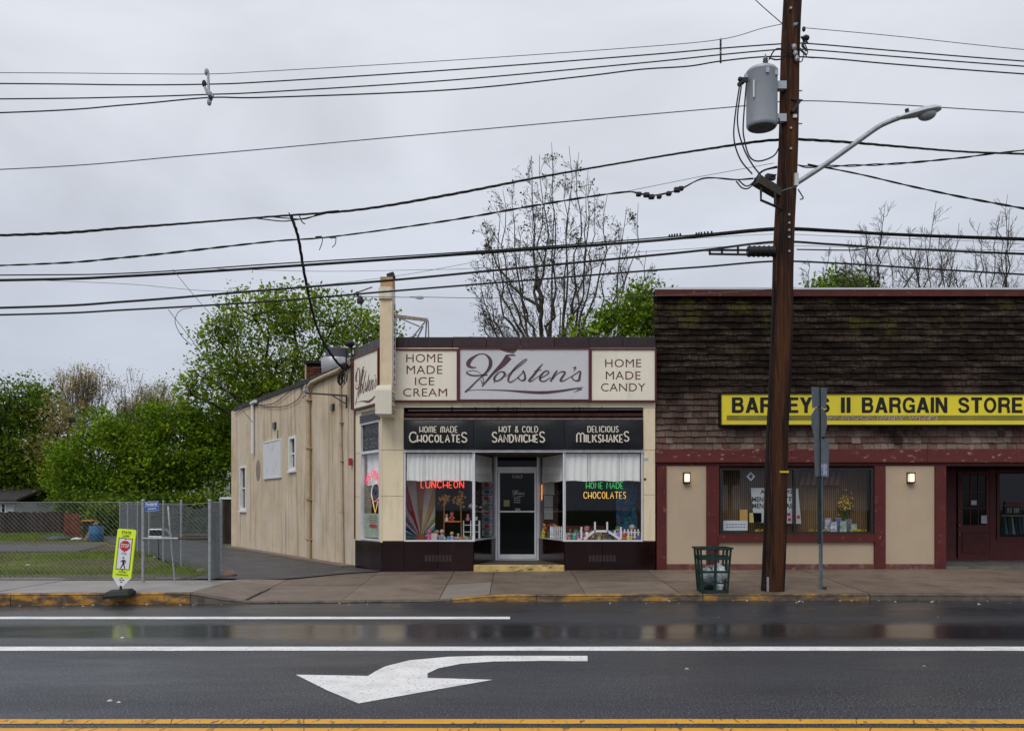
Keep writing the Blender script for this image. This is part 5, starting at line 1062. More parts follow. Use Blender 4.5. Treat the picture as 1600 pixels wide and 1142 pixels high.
t = flat('notice_card', mat('yellow_paper', (.52, .44, .18), .8, var=.12, vs=20), 1171, 1190, 801, 816, Yw, 'yellow handwritten card next to the utility pole', 'notice')
BLU = mat('pen_blue', (.12, .15, .2), .7)
t = flat('notice_card', mat('pale_blue_card', (.58, .62, .66), .7, var=.04), 1130, 1168, 813, 828.5, Yw - .05, 'white notice card lying along the bottom of the bargain window', 'notice')
for k in range(2):
    for j in range(7): a = 1134 + j * 4.4; B('print_line', BLU, t, PX(a, Yw), PX(a + 3.4, Yw), Yw - .052, Yw - .0503, PZ(819.6 + k * 4, Yw), PZ(818.4 + k * 4, Yw))
t = empty('window_decal', (PX(1175, FY), FY + .1, FZ(751)), 'silver diamond shaped decal high in the bargain window', 'decal')
q = MB(); q.poly([(PX(1175, FY) + dx * K, FY + .10, FZ(744) + dz * K) for dx, dz in ((-7, 0), (0, -7.5), (7, 0), (0, 7.5))], .006); q.build('diamond', mat('silver_foil', (.35, .36, .37), .4, .3, var=.3, vs=20), t)
q = MB(); q.poly([(PX(1175, FY) + dx * K, FY + .098, FZ(744) + dz * K) for dx, dz in ((-3.5, 0), (0, -4), (3.5, 0), (0, 4))], .0015); q.build('emblem', DARK, t)
t = empty('flower_arrangement', (PX(1321, FY + .5), FY + .6, lz), 'bouquet of yellow artificial flowers standing in the bargain window', 'flowers'); x, Y = PX(1320, FY + .5), FY + .5
q = MB(); 
for i in range(130):
    a = R.uniform(0, 6.28); r_ = R.uniform(0, .19); q.ball((x + r_ * math.cos(a), Y + r_ * .5 * math.sin(a), PZ(786, Y) + R.gauss(0, .11)), .022, None, None, 5, 3)
q.build('blooms', mat('yellow_blooms', (.40, .27, .015), .8, island=.6), t)
q = MB(); [q.tube([(x, Y, lz), (x + R.uniform(-.12, .12), Y, PZ(792, Y))], .006, 4) for i in range(8)]; q.build('stems', MATS['stem_green'], t)
q = MB(); q.lathe([(.06, 0), (.08, .15), (.05, .24)], (x, Y, lz), 10); q.build('vase', DARK, t)
bc = [((.32, .33, .40), 'grey blue'), ((.45, .46, .50), 'white'), ((.10, .14, .30), 'blue'), ((.28, .36, .30), 'pale green'), ((.12, .12, .15), 'dark')]
for i, (px, h, ci, yy, wh) in enumerate(((1293, .30, 0, .40, 'at the near end of the pile'), (1302, .22, 1, .33, 'at the front of the pile'), (1309, .30, 2, .45, 'at the back of the pile'), (1317, .24, 3, .34, 'beside the white one'), (1325, .27, 4, .46, 'below the yellow bouquet'), (1333, .17, 3, .36, 'lowest and last of the pile'))):
    c, nm = bc[ci]; Y = FY + yy; x = PX(px, Y); t = empty('merchandise_box', (x, Y, lz), '%s printed box of goods %s' % (nm, wh), 'box')
    B('carton', mat('carton_' + nm.replace(' ', '_'), c, .5, var=.7, vs=12), t, x - .075, x + .065, Y - .05, Y + .05, lz, lz + h); B('carton_lid', mat('carton_lid', (.3, .3, .32), .5), t, x - .078, x + .068, Y - .053, Y + .053, lz + h + .001, lz + h + .015)
q = MB()
for i in range(90):
    px = R.choice([R.uniform(1178, 1190), R.uniform(1262, 1292), R.uniform(1328, 1350)]); q.ball((PX(px, Yw), Yw - .1 + R.uniform(-.04, .04), lz + R.uniform(.01, .05)), .018, None, None, 5, 3)
q.build('petals', MATS['yellow_blooms'], None, label='yellow artificial petals strewn along the bargain window ledge', cat='petals', kind='stuff')
# a striped red and white cloth valance deeper in the window
t = empty('striped_valance', (PX(1280, FY + .8), FY + .8, PZ(760, FY)), 'faded red and white striped cloth valance hung inside the bargain window', 'valance')
for i in range(14):
    Y = FY + .58; a = 1247 + i * 4.6; q = MB(); q.add([(PX(a + 8, Y), Y, PZ(737, Y)), (PX(a + 12, Y), Y, PZ(737, Y)), (PX(a + 5, Y), Y - .12, PZ(758, Y)), (PX(a, Y), Y - .12, PZ(758, Y))], [(0, 1, 2, 3)]); q.build('stripe', mat('faded_red', (.16, .045, .035), .8) if i % 2 else mat('faded_tan', (.20, .14, .10), .8), t)
# recessed entrance
RD = 22.6; rx0, rx1 = FX(1478.3), BX1
B('recess_floor', mat('green_grey_slab', (.14, .135, .12), .5, var=.3, vs=3, stain=((.05, .04, .035), 2, (1, 1, 1), .5, .7, .7)), bs, rx0, rx1, FY + .02, RD, .2, .335)
B('recess_ceiling', VOIDBLK, bs, rx0, rx1, FY + .25, RD + .1, 2.62, 2.68)
DM = mat('recess_maroon_paint', (.095, .018, .017), .45, var=.2, vs=4)  # plain maroon of the recessed door, its walls and the inner window frame
for a, b, z0, z1 in ((PX(1380, RD), PX(1494, RD), .33, 2.62), (PX(1546.5, RD), PX(1556, RD), .33, 2.62), (PX(1556, RD), PX(1680, RD), .33, PZ(843, RD)), (PX(1494, RD), PX(1546.5, RD), PZ(734, RD), 2.62), (PX(1680, RD), PX(1790, RD), .33, 2.62)): B('recess_wall', DM, bs, a, b, RD, RD + .1, z0, z1)
B('recess_side_wall', DM, bs, rx0 - .1, rx0 - .002, FY + .12, RD, .3, 2.62)
q = MB(); q.box(rx0, rx1, RD + 1.8, RD + 1.85, .3, 2.7); q.build('inner_wall', MATS['dim_interior'], bs)
da, db, dz0, dz1 = PX(1496, RD), PX(1545, RD), .345, PZ(735.5, RD)
q = MB(); ga, gb, gz0, gz1 = PX(1503.5, RD), PX(1540, RD), PZ(820, RD), PZ(742, RD)
q.wall(da, db, dz0, dz1, RD - .03, RD + .03, [(ga, gb, gz0, gz1)]); dd = q.build('door', MATS['recess_maroon_paint'], bs)
for i in range(3):
    for j in range(3): B('pane', DKGLASS, dd, lerp(ga, gb, i / 3) + .008, lerp(ga, gb, (i + 1) / 3) - .008, RD - .005, RD + .002, lerp(gz0, gz1, j / 3) + .008, lerp(gz0, gz1, (j + 1) / 3) - .008)
for i in (1, 2):
    B('glazing_bar', MATS['recess_maroon_paint'], dd, lerp(ga, gb, i / 3) - .011, lerp(ga, gb, i / 3) + .011, RD - .022, RD - .006, gz0, gz1); B('glazing_bar', MATS['recess_maroon_paint'], dd, ga, gb, RD - .020, RD - .007, lerp(gz0, gz1, i / 3) - .011, lerp(gz0, gz1, i / 3) + .011)
B('door_panel', MAROON, dd, PX(1502, RD), PX(1541, RD), RD - .042, RD - .0305, .5, PZ(832, RD), b=.008)
for pyy in (799, 820, 834.5): q = MB(); q.ball((PX(1497.7, RD), RD - .05, PZ(pyy, RD)), .022, None, None, 8, 5); q.build('lock', mat('brass_chrome', (.5, .48, .42), .3, .9), dd, smooth=True)
B('notice_card', PWHITE, None, PX(1516.5, RD), PX(1525, RD), RD - .034, RD - .028, PZ(788.5, RD), PZ(781.5, RD), label='small beige card in the middle pane of the recessed maroon door', cat='notice')
B('notice_card', mat('lilac_paper', (.50, .48, .58), .7), None, PX(1532, RD), PX(1541, RD), RD - .034, RD - .028, PZ(817.5, RD), PZ(805, RD), label='white sheet stuck low on the recessed maroon door', cat='notice')
sx0, sx1 = PX(1557, RD), PX(1676, RD)
q = MB(); q.frame(sx0, sx1, PZ(843, RD), 2.61, RD - .02, RD + .08, .07); sw_ = q.build('shop_window', DM, bs); B('pane', GLASS, sw_, sx0 + .065, sx1 - .065, RD + .02, RD + .026, PZ(843, RD) + .06, 2.55)
t = empty('clothes_rail', (PX(1600, RD + .6), RD + .6, 1), 'row of dark and blue hanging clothes behind the inner shop window', 'clothes rail'); Y = RD + .5
B('rail', GALV, t, PX(1565, Y), PX(1680, Y), Y, Y + .02, PZ(806, Y), PZ(804.8, Y)); cl = [(.05, .12, .16), (.02, .03, .04), (.20, .24, .27), (.02, .025, .03), (.04, .06, .13), (.10, .09, .17), (.02, .02, .03), (.08, .10, .15)]
for i in range(16):
    a = 1567 + i * 5.6; q = MB(); q.hexa([(PX(a, Y), Y - .12, PZ(834, Y)), (PX(a + 4.6, Y), Y - .12, PZ(834, Y)), (PX(a + 4.6, Y), Y + .1, PZ(834, Y)), (PX(a, Y), Y + .1, PZ(834, Y)), (PX(a + 1.6, Y), Y - .03, PZ(807, Y)), (PX(a + 3.2, Y), Y - .03, PZ(807, Y)), (PX(a + 3.2, Y), Y + .1, PZ(807, Y)), (PX(a + 1.6, Y), Y + .1, PZ(807, Y))]); q.build('garment', mat('garment_%d' % (i % 8), cl[i % 8], .9), t)
t = empty('window_card', (PX(1580, RD), RD - .03, PZ(800, RD)), 'dark card with pale figures under a red strip in the inner window', 'sign'); B('card', BLK, t, PX(1569, RD), PX(1594, RD), RD - .03, RD - .0225, PZ(802, RD), PZ(790, RD)); B('red_strip', mat('red_strip', (.16, .02, .02), .6), t, PX(1570, RD), PX(1594, RD), RD - .032, RD - .0225, PZ(788.5, RD), PZ(784, RD))
q = MB(); [q.box(PX(a, RD), PX(a + 2.2, RD), RD - .033, RD - .0305, PZ(801, RD), PZ(793, RD)) for a in (1573, 1577, 1583, 1586, 1589)]; q.build('figures', mat('pale_print', (.24, .26, .24), .7), t)
# wall lanterns
LIT = mat('lit_lantern_glass', (1, .85, .6), .5, emit=(1, .80, .52), es=1.15)
for px, lab in ((1072.5, 'small lit wall lantern on the beige pier next to the corner shop'), (1422.5, 'small lit wall lantern on the beige pier beside the recessed entrance')):
    x = FX(px); t = empty('wall_lantern', (x, FY, FZ(747)), lab, 'wall lamp', 'lit lanterns on the beige piers'); z0, z1 = FZ(754.5), FZ(738.5)
    B('back_plate', DARK, t, x - .075, x + .075, FY + .01, FY + .029, z0 - .01, z1 + .01); B('lamp_shade', LIT, t, x - .055, x + .06, FY - .075, FY + .009, z0 + .028, z1 - .022, b=.01)
    B('lantern_cap', DARK, t, x - .08, x + .08, FY - .10, FY + .009, z1 - .02, z1 + .004, b=.004); B('lantern_base', DARK, t, x - .07, x + .07, FY - .09, FY + .009, z0 - .006, z0 + .026, b=.004)
    for dx in (-.066, .066): B('lantern_bar', DARK, t, x + dx - .006, x + dx + .006, FY - .09, FY - .078, z0 + .026, z1 - .02)
    pl = bpy.data.lights.new('lantern_light', 'POINT'); pl.energy = .35; pl.color = (1, .78, .5); pl.shadow_soft_size = .05; po = bpy.data.objects.new('lantern_light', pl); col.objects.link(po); po.location = (x, FY - .16, FZ(747))
# yellow sign
YEL = mat('yellow_sign_face', (.80, .66, .03), .35, var=.04, vs=1.5, stain=((.62, .48, .02), 2, (1, 1, 1), .5, .8, .5))
t = empty('shop_sign', (12, FY, FZ(665)), 'long yellow box sign with heavy black capitals on the shingled parapet', 'sign'); sx0, sx1 = FX(1124), FX(1690)
q = MB(); q.frame(sx0, sx1, FZ(665.5), FZ(615), FY - .12, FY + .22, .022); q.build('sign_frame', BLK, t); q = MB(); q.box(sx0 + .03, sx1 - .03, FY + .1, FY + .2, FZ(664), FZ(617)); q.build('sign_case', DARK, t)
edges = [1125.5, 1448.5, 1688.5]
for a, b in zip(edges, edges[1:]): B('sign_face', YEL, t, FX(a) + .002, FX(b) - .002, FY - .09, FY + .09, FZ(663.7), FZ(616.7))
OLV = mat('olive_band', (.22, .20, .035), .5); 
for a, b in ((1134, 1448), (1449, 1680)): B('band', OLV, t, FX(a), FX(b), FY - .094, FY - .0905, FZ(657.3), FZ(649.5))
T = flatT(FY - .097)
V_ = lambda a, b, c=0, d=1: ('Q', [(a, c), (b, c), (b, d), (a, d)]); ts = .205
GL = {'I': (.205, [V_(0, .205)]), "'": (.17, [('Q', [(.03, .66), (.13, .66), (.17, 1), (0, 1)])]), 'T': (.64, [V_(0, .64, .82, 1), V_(.215, .425, 0, .83)]), 'E': (.62, [V_(0, ts), V_(.1, .62, .82, 1), V_(.1, .57, .42, .595), V_(.1, .62, 0, .18)]),
 'N': (.70, [V_(0, .19), V_(.51, .70), ('Q', [(.49, 0), (.70, 0), (.21, 1), (0, 1)])]), 'A': (.76, [('Q', [(0, 0), (.215, 0), (.48, 1), (.265, 1)]), ('Q', [(.545, 0), (.76, 0), (.495, 1), (.28, 1)]), V_(.16, .60, .20, .37)]),
 'Y': (.72, [('Q', [(.255, .42), (.465, .42), (.225, 1), (0, 1)]), ('Q', [(.255, .42), (.465, .42), (.72, 1), (.495, 1)]), V_(.258, .462, 0, .46)]),
 'B': (.70, [V_(0, ts), ('C', [(.1, .91), (.40, .91), (.52, .88), (.56, .755), (.51, .60), (.38, .555), (.1, .55)]), ('C', [(.1, .53), (.42, .52), (.56, .45), (.60, .30), (.55, .14), (.42, .09), (.1, .09)])]),
 'R': (.71, [V_(0, ts), ('C', [(.1, .91), (.42, .91), (.56, .86), (.60, .71), (.55, .55), (.42, .485), (.1, .48)]), ('C', [(.38, .47), (.54, .42), (.58, .30), (.60, .12), (.63, 0)])]),
 'O': (.76, [('C', [(.38 + .28 * math.sin(a * math.pi / 10), .5 + .415 * math.cos(a * math.pi / 10)) for a in range(21)])]),
 'G': (.74, [('C', [(.645, .68), (.59, .84), (.40, .915), (.20, .84), (.105, .62), (.105, .36), (.20, .15), (.38, .085), (.53, .12), (.60, .22)]), V_(.40, .73, .37, .53), V_(.56, .73, .01, .40)]),
 'S': (.68, [('C', [(.57, .70), (.51, .85), (.34, .915), (.17, .86), (.12, .73), (.19, .60), (.36, .525), (.52, .44), (.58, .29), (.51, .14), (.33, .085), (.15, .14), (.09, .30)])])}
for s_, a, b in (("BARNEY'S", 1142, 1294.5), ('II', 1311.5, 1326.5), ('BARGAIN', 1344, 1477), ('STORE', 1493.5, 1594)):
    lm = MB(); tot = sum(GL[c][0] for c in s_) + .085 * (len(s_) - 1); u = (FX(b) - FX(a)) / tot; x = FX(a); z0, hh = FZ(645.5), FZ(621.5) - FZ(645.5)
    for c in s_:
        for k, (kind_, pl) in enumerate(GL[c][1]):
            Tk = lambda p, q_, d=0: (x + p * u, FY - .0965 - .0006 * k, z0 + q_ * hh)
            if kind_ == 'Q': lm.add([Tk(*p) for p in pl], [(0, 1, 2, 3)])
            else:
                c_ = [(p[0] * u / hh, p[1]) for p in pl]; c_ = [tuple(v) for v in (spline(c_, 4) if len(c_) < 20 else c_)]; ribbon(lm, c_, lambda p, q_, d=0: (x + p * hh, FY - .0965 - .0006 * k, z0 + q_ * hh), .185)
        x += (GL[c][0] + .085) * u
    lm.build('lettering', BLK, t)
RT2 = mat('brown_red_print', (.20, .05, .03), .5)
text_mesh('NEW STOCK EVERY WEEK!', FX(1272), FX(1463), FZ(657), FZ(650.3), mat('pale_outline', (.42, .42, .38), .5), t, T=flatT(FY - .0955), bold=.05, space=1.15); text_mesh('NEW STOCK EVERY WEEK!', FX(1273), FX(1463), FZ(657.4), FZ(651), RT2, t, T=flatT(FY - .097), bold=-.002, space=1.15)
# ================================================================= UTILITY POLE AND WIRES
PY_ = 16.6
def pole_x(z): return lerp(PX(1207, PY_), PX(1238.5, PY_), (z - .13) / (11.07 - .13))
t = pole = empty('utility_pole', (pole_x(.13), PY_, .13), 'thick dark brown wooden utility pole on the kerb in front of the shingled shop', 'pole')
POLEM = mat('creosoted_wood', (.060, .024, .011), .8, var=.5, vs=5, stretch=(4, 4, .2), bump=1, bs=22, stain=((.008, .007, .007), 1.1, (4, 4, .35), .44, .60, .9), stain2=((.16, .07, .038), 7, (6, 6, .18), .55, .70, .6))
q = MB(); pts = []; rs = []
for i in range(28): z = lerp(.08, 12.6, i / 27); pts.append((pole_x(z) + .012 * math.sin(z * 1.7), PY_, z)); rs.append(lerp(.214, .160, z / 12.6) + R.uniform(-.002, .002))
q.tube(pts, rs, 20); q.build('shaft', POLEM, pole, smooth=True)
def onp(px, py_, o=-.20, Y=PY_): return (PX(px, Y + o), PY_ + o, PZ(py_, Y + o))
q = MB(); z0, z1 = PZ(922, PY_), PZ(80, PY_); q.tube([(pole_x(z) - .214 + (z / 12.6) * .04, PY_ - .06, z) for z in [lerp(z0, PZ(440, PY_), i / 10) for i in range(11)]], .016, 6); q.build('ground_wire', WIRE, pole)
B('wire_guard', GALV, pole, PX(1193.5, PY_), PX(1196, PY_), PY_ - .22, PY_ - .16, PZ(922, PY_), PZ(900, PY_))
B('marker_band', mat('yellow_tape', (.55, .38, .02), .5), pole, PX(1213, PY_), PX(1227, PY_), PY_ - .215, PY_ - .18, PZ(739.2, PY_), PZ(736.2, PY_))
for py_ in (14, 201, 233, 336, 349, 360, 371, 393): q = MB(); x, y, z = onp(1235 if py_ < 250 else 1232.5, py_, -.17); q.tube([(x, y - .035, z), (x, y + .02, z)], .022, 8); q.build('bolt', GALV, pole)
for py_ in (135, 187): q = MB(); x, y, z = onp(1248, py_); q.tube([(x, PY_ - .02, z), (x + .12, PY_ - .02, z)], .014, 6); q.build('step_bolt', GALV, pole)
q = MB(); [q.tube([onp(1252 + a, 60 + b, -.1) , onp(1256 + c, 70 + b, -.15)], .02, 6) for a, b, c in ((0, -2, 6), (4, 4, -2), (1, 10, 4), (-3, 16, 3))]; q.ball(onp(1259, 60, -.12), .07, None, .055, 10, 6); q.ball(onp(1256, 46, -.1), .035, None, .05, 8, 5); q.build('insulator', DARK, pole)
q = MB()
for a, b in ((1241, 74), (1243, 84), (1245, 92)): q.ball(onp(a, b, -.2), .045, None, .06, 8, 5)
q.tube([onp(1238, 70, -.19), onp(1247, 96, -.19)], .018, 6); q.build('fuse_bracket', GALV, pole)
q = MB(); [q.tube(spline([onp(*p) for p in pl], 5), .010, 5) for pl in ([(1256, 66, -.12), (1262, 80, -.15), (1260, 89, -.15), (1272, 91, -.1)], [(1240, 92, -.2), (1252, 97, -.2), (1256, 84, -.15)], [(1220, 84, -.1), (1232, 82, -.2), (1241, 88, -.2)])]; q.build('jumper', WIRE, pole)
q = MB(); q.bar(onp(1237, 176, -.2), onp(1250, 158, -.2), .10, .05); q.tube([onp(1236, 155, -.19), onp(1254, 157, -.19)], .015, 6); q.build('guy_bracket', DARK, pole)
B('tag_plate', PWHITE, pole, PX(1234, PY_), PX(1240, PY_), PY_ - .20, PY_ - .165, PZ(191, PY_), PZ(186, PY_))
q = MB(); q.tube([onp(1240, 40, -.18), onp(1247, 36, -.1)], .03, 6); q.build('hook', GALV, pole)
q = MB(); q.tube([(pole_x(z) + .175 * math.cos(a) * 1.04, PY_ + .175 * math.sin(a) * 1.04, PZ(300, PY_) + .05 * math.cos(a)) for a in [i * .42 for i in range(16)] for z in [PZ(300, PY_)]], .008, 5); q.build('strap', GALV, pole)
q = MB(); q.tube(spline([onp(1247, 296, -.12), onp(1252, 304, -.12), onp(1255, 310, -.12), (onp(1250, 312, -.12))], 5), .012, 5); q.build('loose_wire', WIRE, pole)
# transformer
XT, YT = PX(1188, PY_ - .05), PY_ - .15; tr = empty('transformer', (XT, YT, PZ(203, PY_)), 'grey cylindrical transformer can bolted high on the utility pole', 'transformer')
zb, zt2 = PZ(200, YT), PZ(114, YT); rT = 23.8 * YT / F
q = MB(); q.lathe([(rT * .9, .0), (rT * .96, .02), (rT, .05), (rT, zt2 - zb - .03), (rT * 1.03, zt2 - zb - .02), (rT * 1.03, zt2 - zb + .01), (rT * .92, zt2 - zb + .05), (rT * .3, zt2 - zb + .09)], (XT, YT, zb), 32); q.build('tank', GREYPAINT, tr, smooth=True)
q = MB(); q.lathe([(rT * .86, -.008), (rT * .86, -.001)], (XT, YT, zb), 24); q.lathe([(rT * .2, -.02), (rT * .2, -.008)], (XT, YT, zb), 16); q.build('base_ring', mat('underside_shade_grey', (.12, .13, .14), .6), tr)  # tank underside in a darker grey, its shade put into the colour
zc = zt2 + .10; q = MB(); q.lathe([(.05, 0), (.05, .03), (.03, .05), (.055, .07), (.03, .09), (.055, .11), (.03, .13), (.05, .15), (.02, .18), (.012, .24)], (PX(1196, YT), YT, zc), 10); q.build('bushing', mat('grey_porcelain', (.16, .17, .19), .3), tr, smooth=True)
for px in (1165, 1192, 1208): q = MB(); a = PX(px, YT); q.box(a - .03, a + .03, YT - math.sqrt(max(.001, rT ** 2 - (a - XT) ** 2)) - .035, YT, zt2 - .14, zt2 - .05); q.build('lug', GREYPAINT, tr)
for p_ in (132, 183): B('hanger_bracket', GREYPAINT, tr, XT + rT * .8, pole_x(zt2) - .12, YT - .04, YT + .10, PZ(p_ + 8, YT), PZ(p_ - 4, YT))
q = MB(); [q.ball((PX(1156 + a, YT - .1), YT - .12, PZ(129 + b, YT)), .045, None, None, 8, 5) for a, b in ((0, 0), (3, 5), (-1, 8))]; q.box(PX(1156, YT), PX(1166, YT), YT - .15, YT - .1, PZ(134, YT), PZ(127, YT)); q.build('terminal', DARK, tr)
B('unit_number', PWHITE, tr, PX(1171.5, YT), PX(1173.5, YT), YT - rT * .86, YT - rT * .74, PZ(161, YT), PZ(135, YT))
q = MB(); [q.tube(spline([(PX(a, YT), YT - .15, PZ(b, YT)) for a, b in pl], 7), .014, 5) for pl in ([(1153, 135), (1145, 190), (1144, 225), (1154, 255), (1172, 277)], [(1155, 140), (1149, 195), (1158, 235), (1172, 262), (1186, 280)], [(1163, 135), (1158, 200), (1160, 225), (1168, 250), (1182, 257), (1205, 249), (1215, 233)], [(1198, 100), (1206, 86), (1214, 83), (1222, 86)], [(1198, 97), (1208, 100), (1218, 99)], [(1213, 190), (1216, 205), (1217, 215)])]
q.build('lead', WIRE, tr, smooth=True)
# street light
sl_ = empty('street_light', (pole_x(7), PY_ - .2, PZ(285, PY_)), 'grey cobra head street light on a long upswept arm fixed to the pole', 'street light'); Yl = PY_ - .2
q = MB(); q.tube(spline([(PX(a, Yl - i * .05), Yl - i * .05, PZ(b, Yl - i * .05)) for i, (a, b) in enumerate(((1244, 287), (1290, 257), (1335, 225), (1370, 200), (1390, 190), (1406, 184)))], 6), .046, 10); q.build('arm', GALV, sl_, smooth=True)
B('mount_plate', mat('pale_plate', (.5, .5, .5), .5, .3), sl_, PX(1240.5, Yl), PX(1246.5, Yl), Yl - .05, Yl + .03, PZ(291, Yl), PZ(272, Yl))
Yl -= .3; MH = Matrix.Translation((PX(1436, Yl), Yl, PZ(178, Yl))) @ Matrix.Rotation(math.radians(-12), 4, 'Y')
q = MB(MH); L_ = .40; vs = []; st = [(-1, .05, .03, -.02), (-.72, .09, .05, -.03), (-.3, .13, .075, -.035), (.2, .17, .10, -.035), (.65, .16, .09, -.035), (.92, .10, .06, -.03), (1.0, .03, .02, -.02)]; nk = 12
for u, hw, ht, zb0 in st:
    for k in range(nk): a = 2 * math.pi * k / nk; vs.append((u * L_, hw * math.cos(a), (ht * math.sin(a) if math.sin(a) > 0 else -zb0 * math.sin(a))))
q.add(vs, [(i * nk + k, i * nk + (k + 1) % nk, (i + 1) * nk + (k + 1) % nk, (i + 1) * nk + k) for i in range(len(st) - 1) for k in range(nk)] + [tuple(range(nk)), tuple(range((len(st) - 1) * nk, len(st) * nk))]); q.build('head', mat('pale_grey_luminaire', (.42, .46, .48), .4, .1, var=.05), sl_, smooth=True)
q = MB(MH); q.ball((.14, 0, -.04), .17, .13, .11, 14, 8); q.build('lens', mat('clear_lens', (.30, .32, .34), .1, var=.3, vs=20), sl_, smooth=True)
q = MB(MH); q.lathe([(.035, 0), (.035, .07)], (-.2, 0, .06), 10); q.build('photocell', DARK, sl_)
# cable box bracket and splice case on the pole
bx = empty('cable_bracket', onp(1205, 300, -.1), 'dark slanted steel bracket box with loops of cable at the side of the pole', 'bracket')
q = MB(); q.bar(onp(1182, 282, -.25), onp(1216, 302, -.05), .18, .16); q.build('housing', mat('rusty_dark_box', (.05, .042, .034), .6, .3, var=.4, vs=8), bx)
q = MB(); q.tube([onp(1189, 292, -.25), onp(1189, 313, -.25), onp(1222, 327, -.15)], .024, 6); q.tube([onp(1211, 300, -.2), onp(1211, 322, -.2)], .024, 6); q.build('strut', DARK, bx)
q = MB(); [q.tube(spline([onp(a, b, -.22) for a, b in pl], 6), .013, 5) for pl in ([(1150, 283), (1160, 294), (1172, 293), (1184, 275), (1196, 266), (1215, 262)], [(1152, 280), (1166, 291), (1178, 284), (1190, 268), (1214, 260)], [(1178, 280), (1195, 278), (1213, 273)])]; q.build('cable_loop', WIRE, bx, smooth=True)
q = MB(); q.bar(onp(1197, 276, -.2), onp(1210, 278, -.15), .09, .09); q.build('clamp', DARK, bx)
sc_ = empty('splice_case', onp(1188, 393, 0), 'black ribbed splice case hanging on the cable beside the pole', 'splice case')
q = MB(); q.tube([onp(1168, 393, -.05), onp(1210, 393, -.05)], .095, 12); q.build('case', mat('black_splice', (.012, .012, .013), .5), sc_, smooth=True)
for i in range(6): q = MB(); a = 1170 + i * 7.5; q.tube([onp(a, 393, -.05), onp(a + 1.6, 393, -.05)], .108, 12); q.build('rib', DARK, sc_)
q = MB(); [q.bar(onp(a[0], a[1], -.05), onp(b[0], b[1], -.05), .035, .035) for a, b in (((1108, 397), (1168, 398)), ((1100, 391), (1168, 391)), ((1128, 388), (1128, 397)), ((1153, 386), (1153, 397)), ((1109, 391), (1109, 398)))]; q.build('rack', DARK, sc_)
# ---- wires: photo traced, at the depth of the pole line, extended past the frame
NW = [0]
def wire(pts, r, lab, Y=PY_ + .2, m=None, twist=0, tr_=.0, ext=(1, 1), name='overhead_wire', grp='overhead wires along the street'):
    p = [(a, b) for a, b in pts]
    if ext[0]: s_ = (p[1][1] - p[0][1]) / (p[1][0] - p[0][0]); p = [(p[0][0] - 700, p[0][1] - 700 * s_ * .4)] + p
    if ext[1]: s_ = (p[-1][1] - p[-2][1]) / (p[-1][0] - p[-2][0]); p = p + [(p[-1][0] + 500, p[-1][1] + 500 * s_ * .9)]
    path = [Vector((PX(a, Y), Y, PZ(b, Y))) for a, b in spline(p, 10)]; q = MB()
    if twist:
        fine = []; 
        for a, b in zip(path, path[1:]):
            n = max(1, int((b - a).length / .07)); fine += [a.lerp(b, k / n) for k in range(n)]
        acc = 0; ph0 = R.uniform(0, 6)
        for st_ in range(twist):
            pp = []; acc = 0
            for i, v in enumerate(fine):
                if i: acc += (v - fine[i - 1]).length
                lo = tr_ * (1 + .45 * math.sin(acc * .9 + ph0 * 2)) ; a = ph0 + acc * 7.5 + 2 * math.pi * st_ / twist; pp.append(v + Vector((0, math.cos(a) * lo, math.sin(a) * lo)))
            q.tube(pp, r, 5)
    else: q.tube(path, r, 6)
    NW[0] += 1
    return q.build(name, m or WIRE, None, smooth=True, label=lab, cat='wire', group=grp)
wire([(0, 114), (200, 115.5), (325, 116), (420, 111.5), (700, 95), (1000, 74), (1126, 62), (1190, 45), (1222, 38)], .007, 'topmost thin bare wire crossing the sky up to the pole', ext=(1, 0), m=WIREG)
wire([(1258, 44), (1400, 57), (1600, 78)], .007, 'topmost thin wire on the street light side of the pole', ext=(0, 1), m=WIREG)
wire([(1120, -60), (1180, 0), (1224, 39)], .009, 'steep thin guy wire coming down to the top of the pole', ext=(0, 0))
wire([(0, 131), (200, 133), (325, 132), (420, 128), (700, 110), (1000, 87), (1126, 76), (1222, 69), (1262, 68.5), (1400, 80), (1600, 96)], .013, 'upper black power line through the spacer, just under the thin bare wire')
wire([(0, 155), (200, 152), (325, 148), (420, 144), (700, 126), (1000, 99), (1126, 86), (1222, 77.5), (1262, 78), (1400, 89), (1600, 104)], .013, 'middle black power line of the spacer bundle')
wire([(0, 176.5), (200, 164), (325, 153), (420, 152.5), (700, 141), (900, 121), (1000, 109), (1075, 104), (1126, 96), (1200, 89), (1285, 91), (1400, 101), (1600, 116)], .014, 'lowest black power line of the spacer bundle', Y=PY_ + .25)
wire([(0, 265), (300, 243), (600, 216), (900, 189), (1150, 167), (1250, 158), (1400, 164), (1600, 176)], .010, 'lone thin wire passing behind the transformer can', m=WIREG)
wire([(0, 368), (200, 356), (420, 339), (560, 328), (700, 305), (850, 276), (1000, 250), (1100, 234), (1212, 219), (1300, 221), (1400, 229), (1500, 237), (1600, 241)], .014, 'thick twisted cable bundle that feeds the drop to the corner shop', twist=3, tr_=.0105)
wire([(0, 415), (200, 402), (420, 378), (520, 370), (700, 345), (850, 319), (970, 301), (1000, 303), (1020, 306), (1060, 297), (1100, 279), (1150, 281), (1180, 279)], .012, 'twisted cable that sags in knots just before the pole', twist=2, tr_=.0085, ext=(1, 0))
wire([(975, 300), (1030, 289), (1090, 277), (1150, 266), (1210, 255)], .005, 'thin messenger wire above the knotted twisted cable', ext=(0, 0), m=WIREG)
wire([(0, 430), (200, 427), (420, 413), (600, 402), (800, 389), (1000, 374), (1100, 366), (1212, 356), (1300, 359), (1400, 365), (1600, 372)], .012, 'upper strand of the thick telephone cable pair', Y=PY_ + .2)
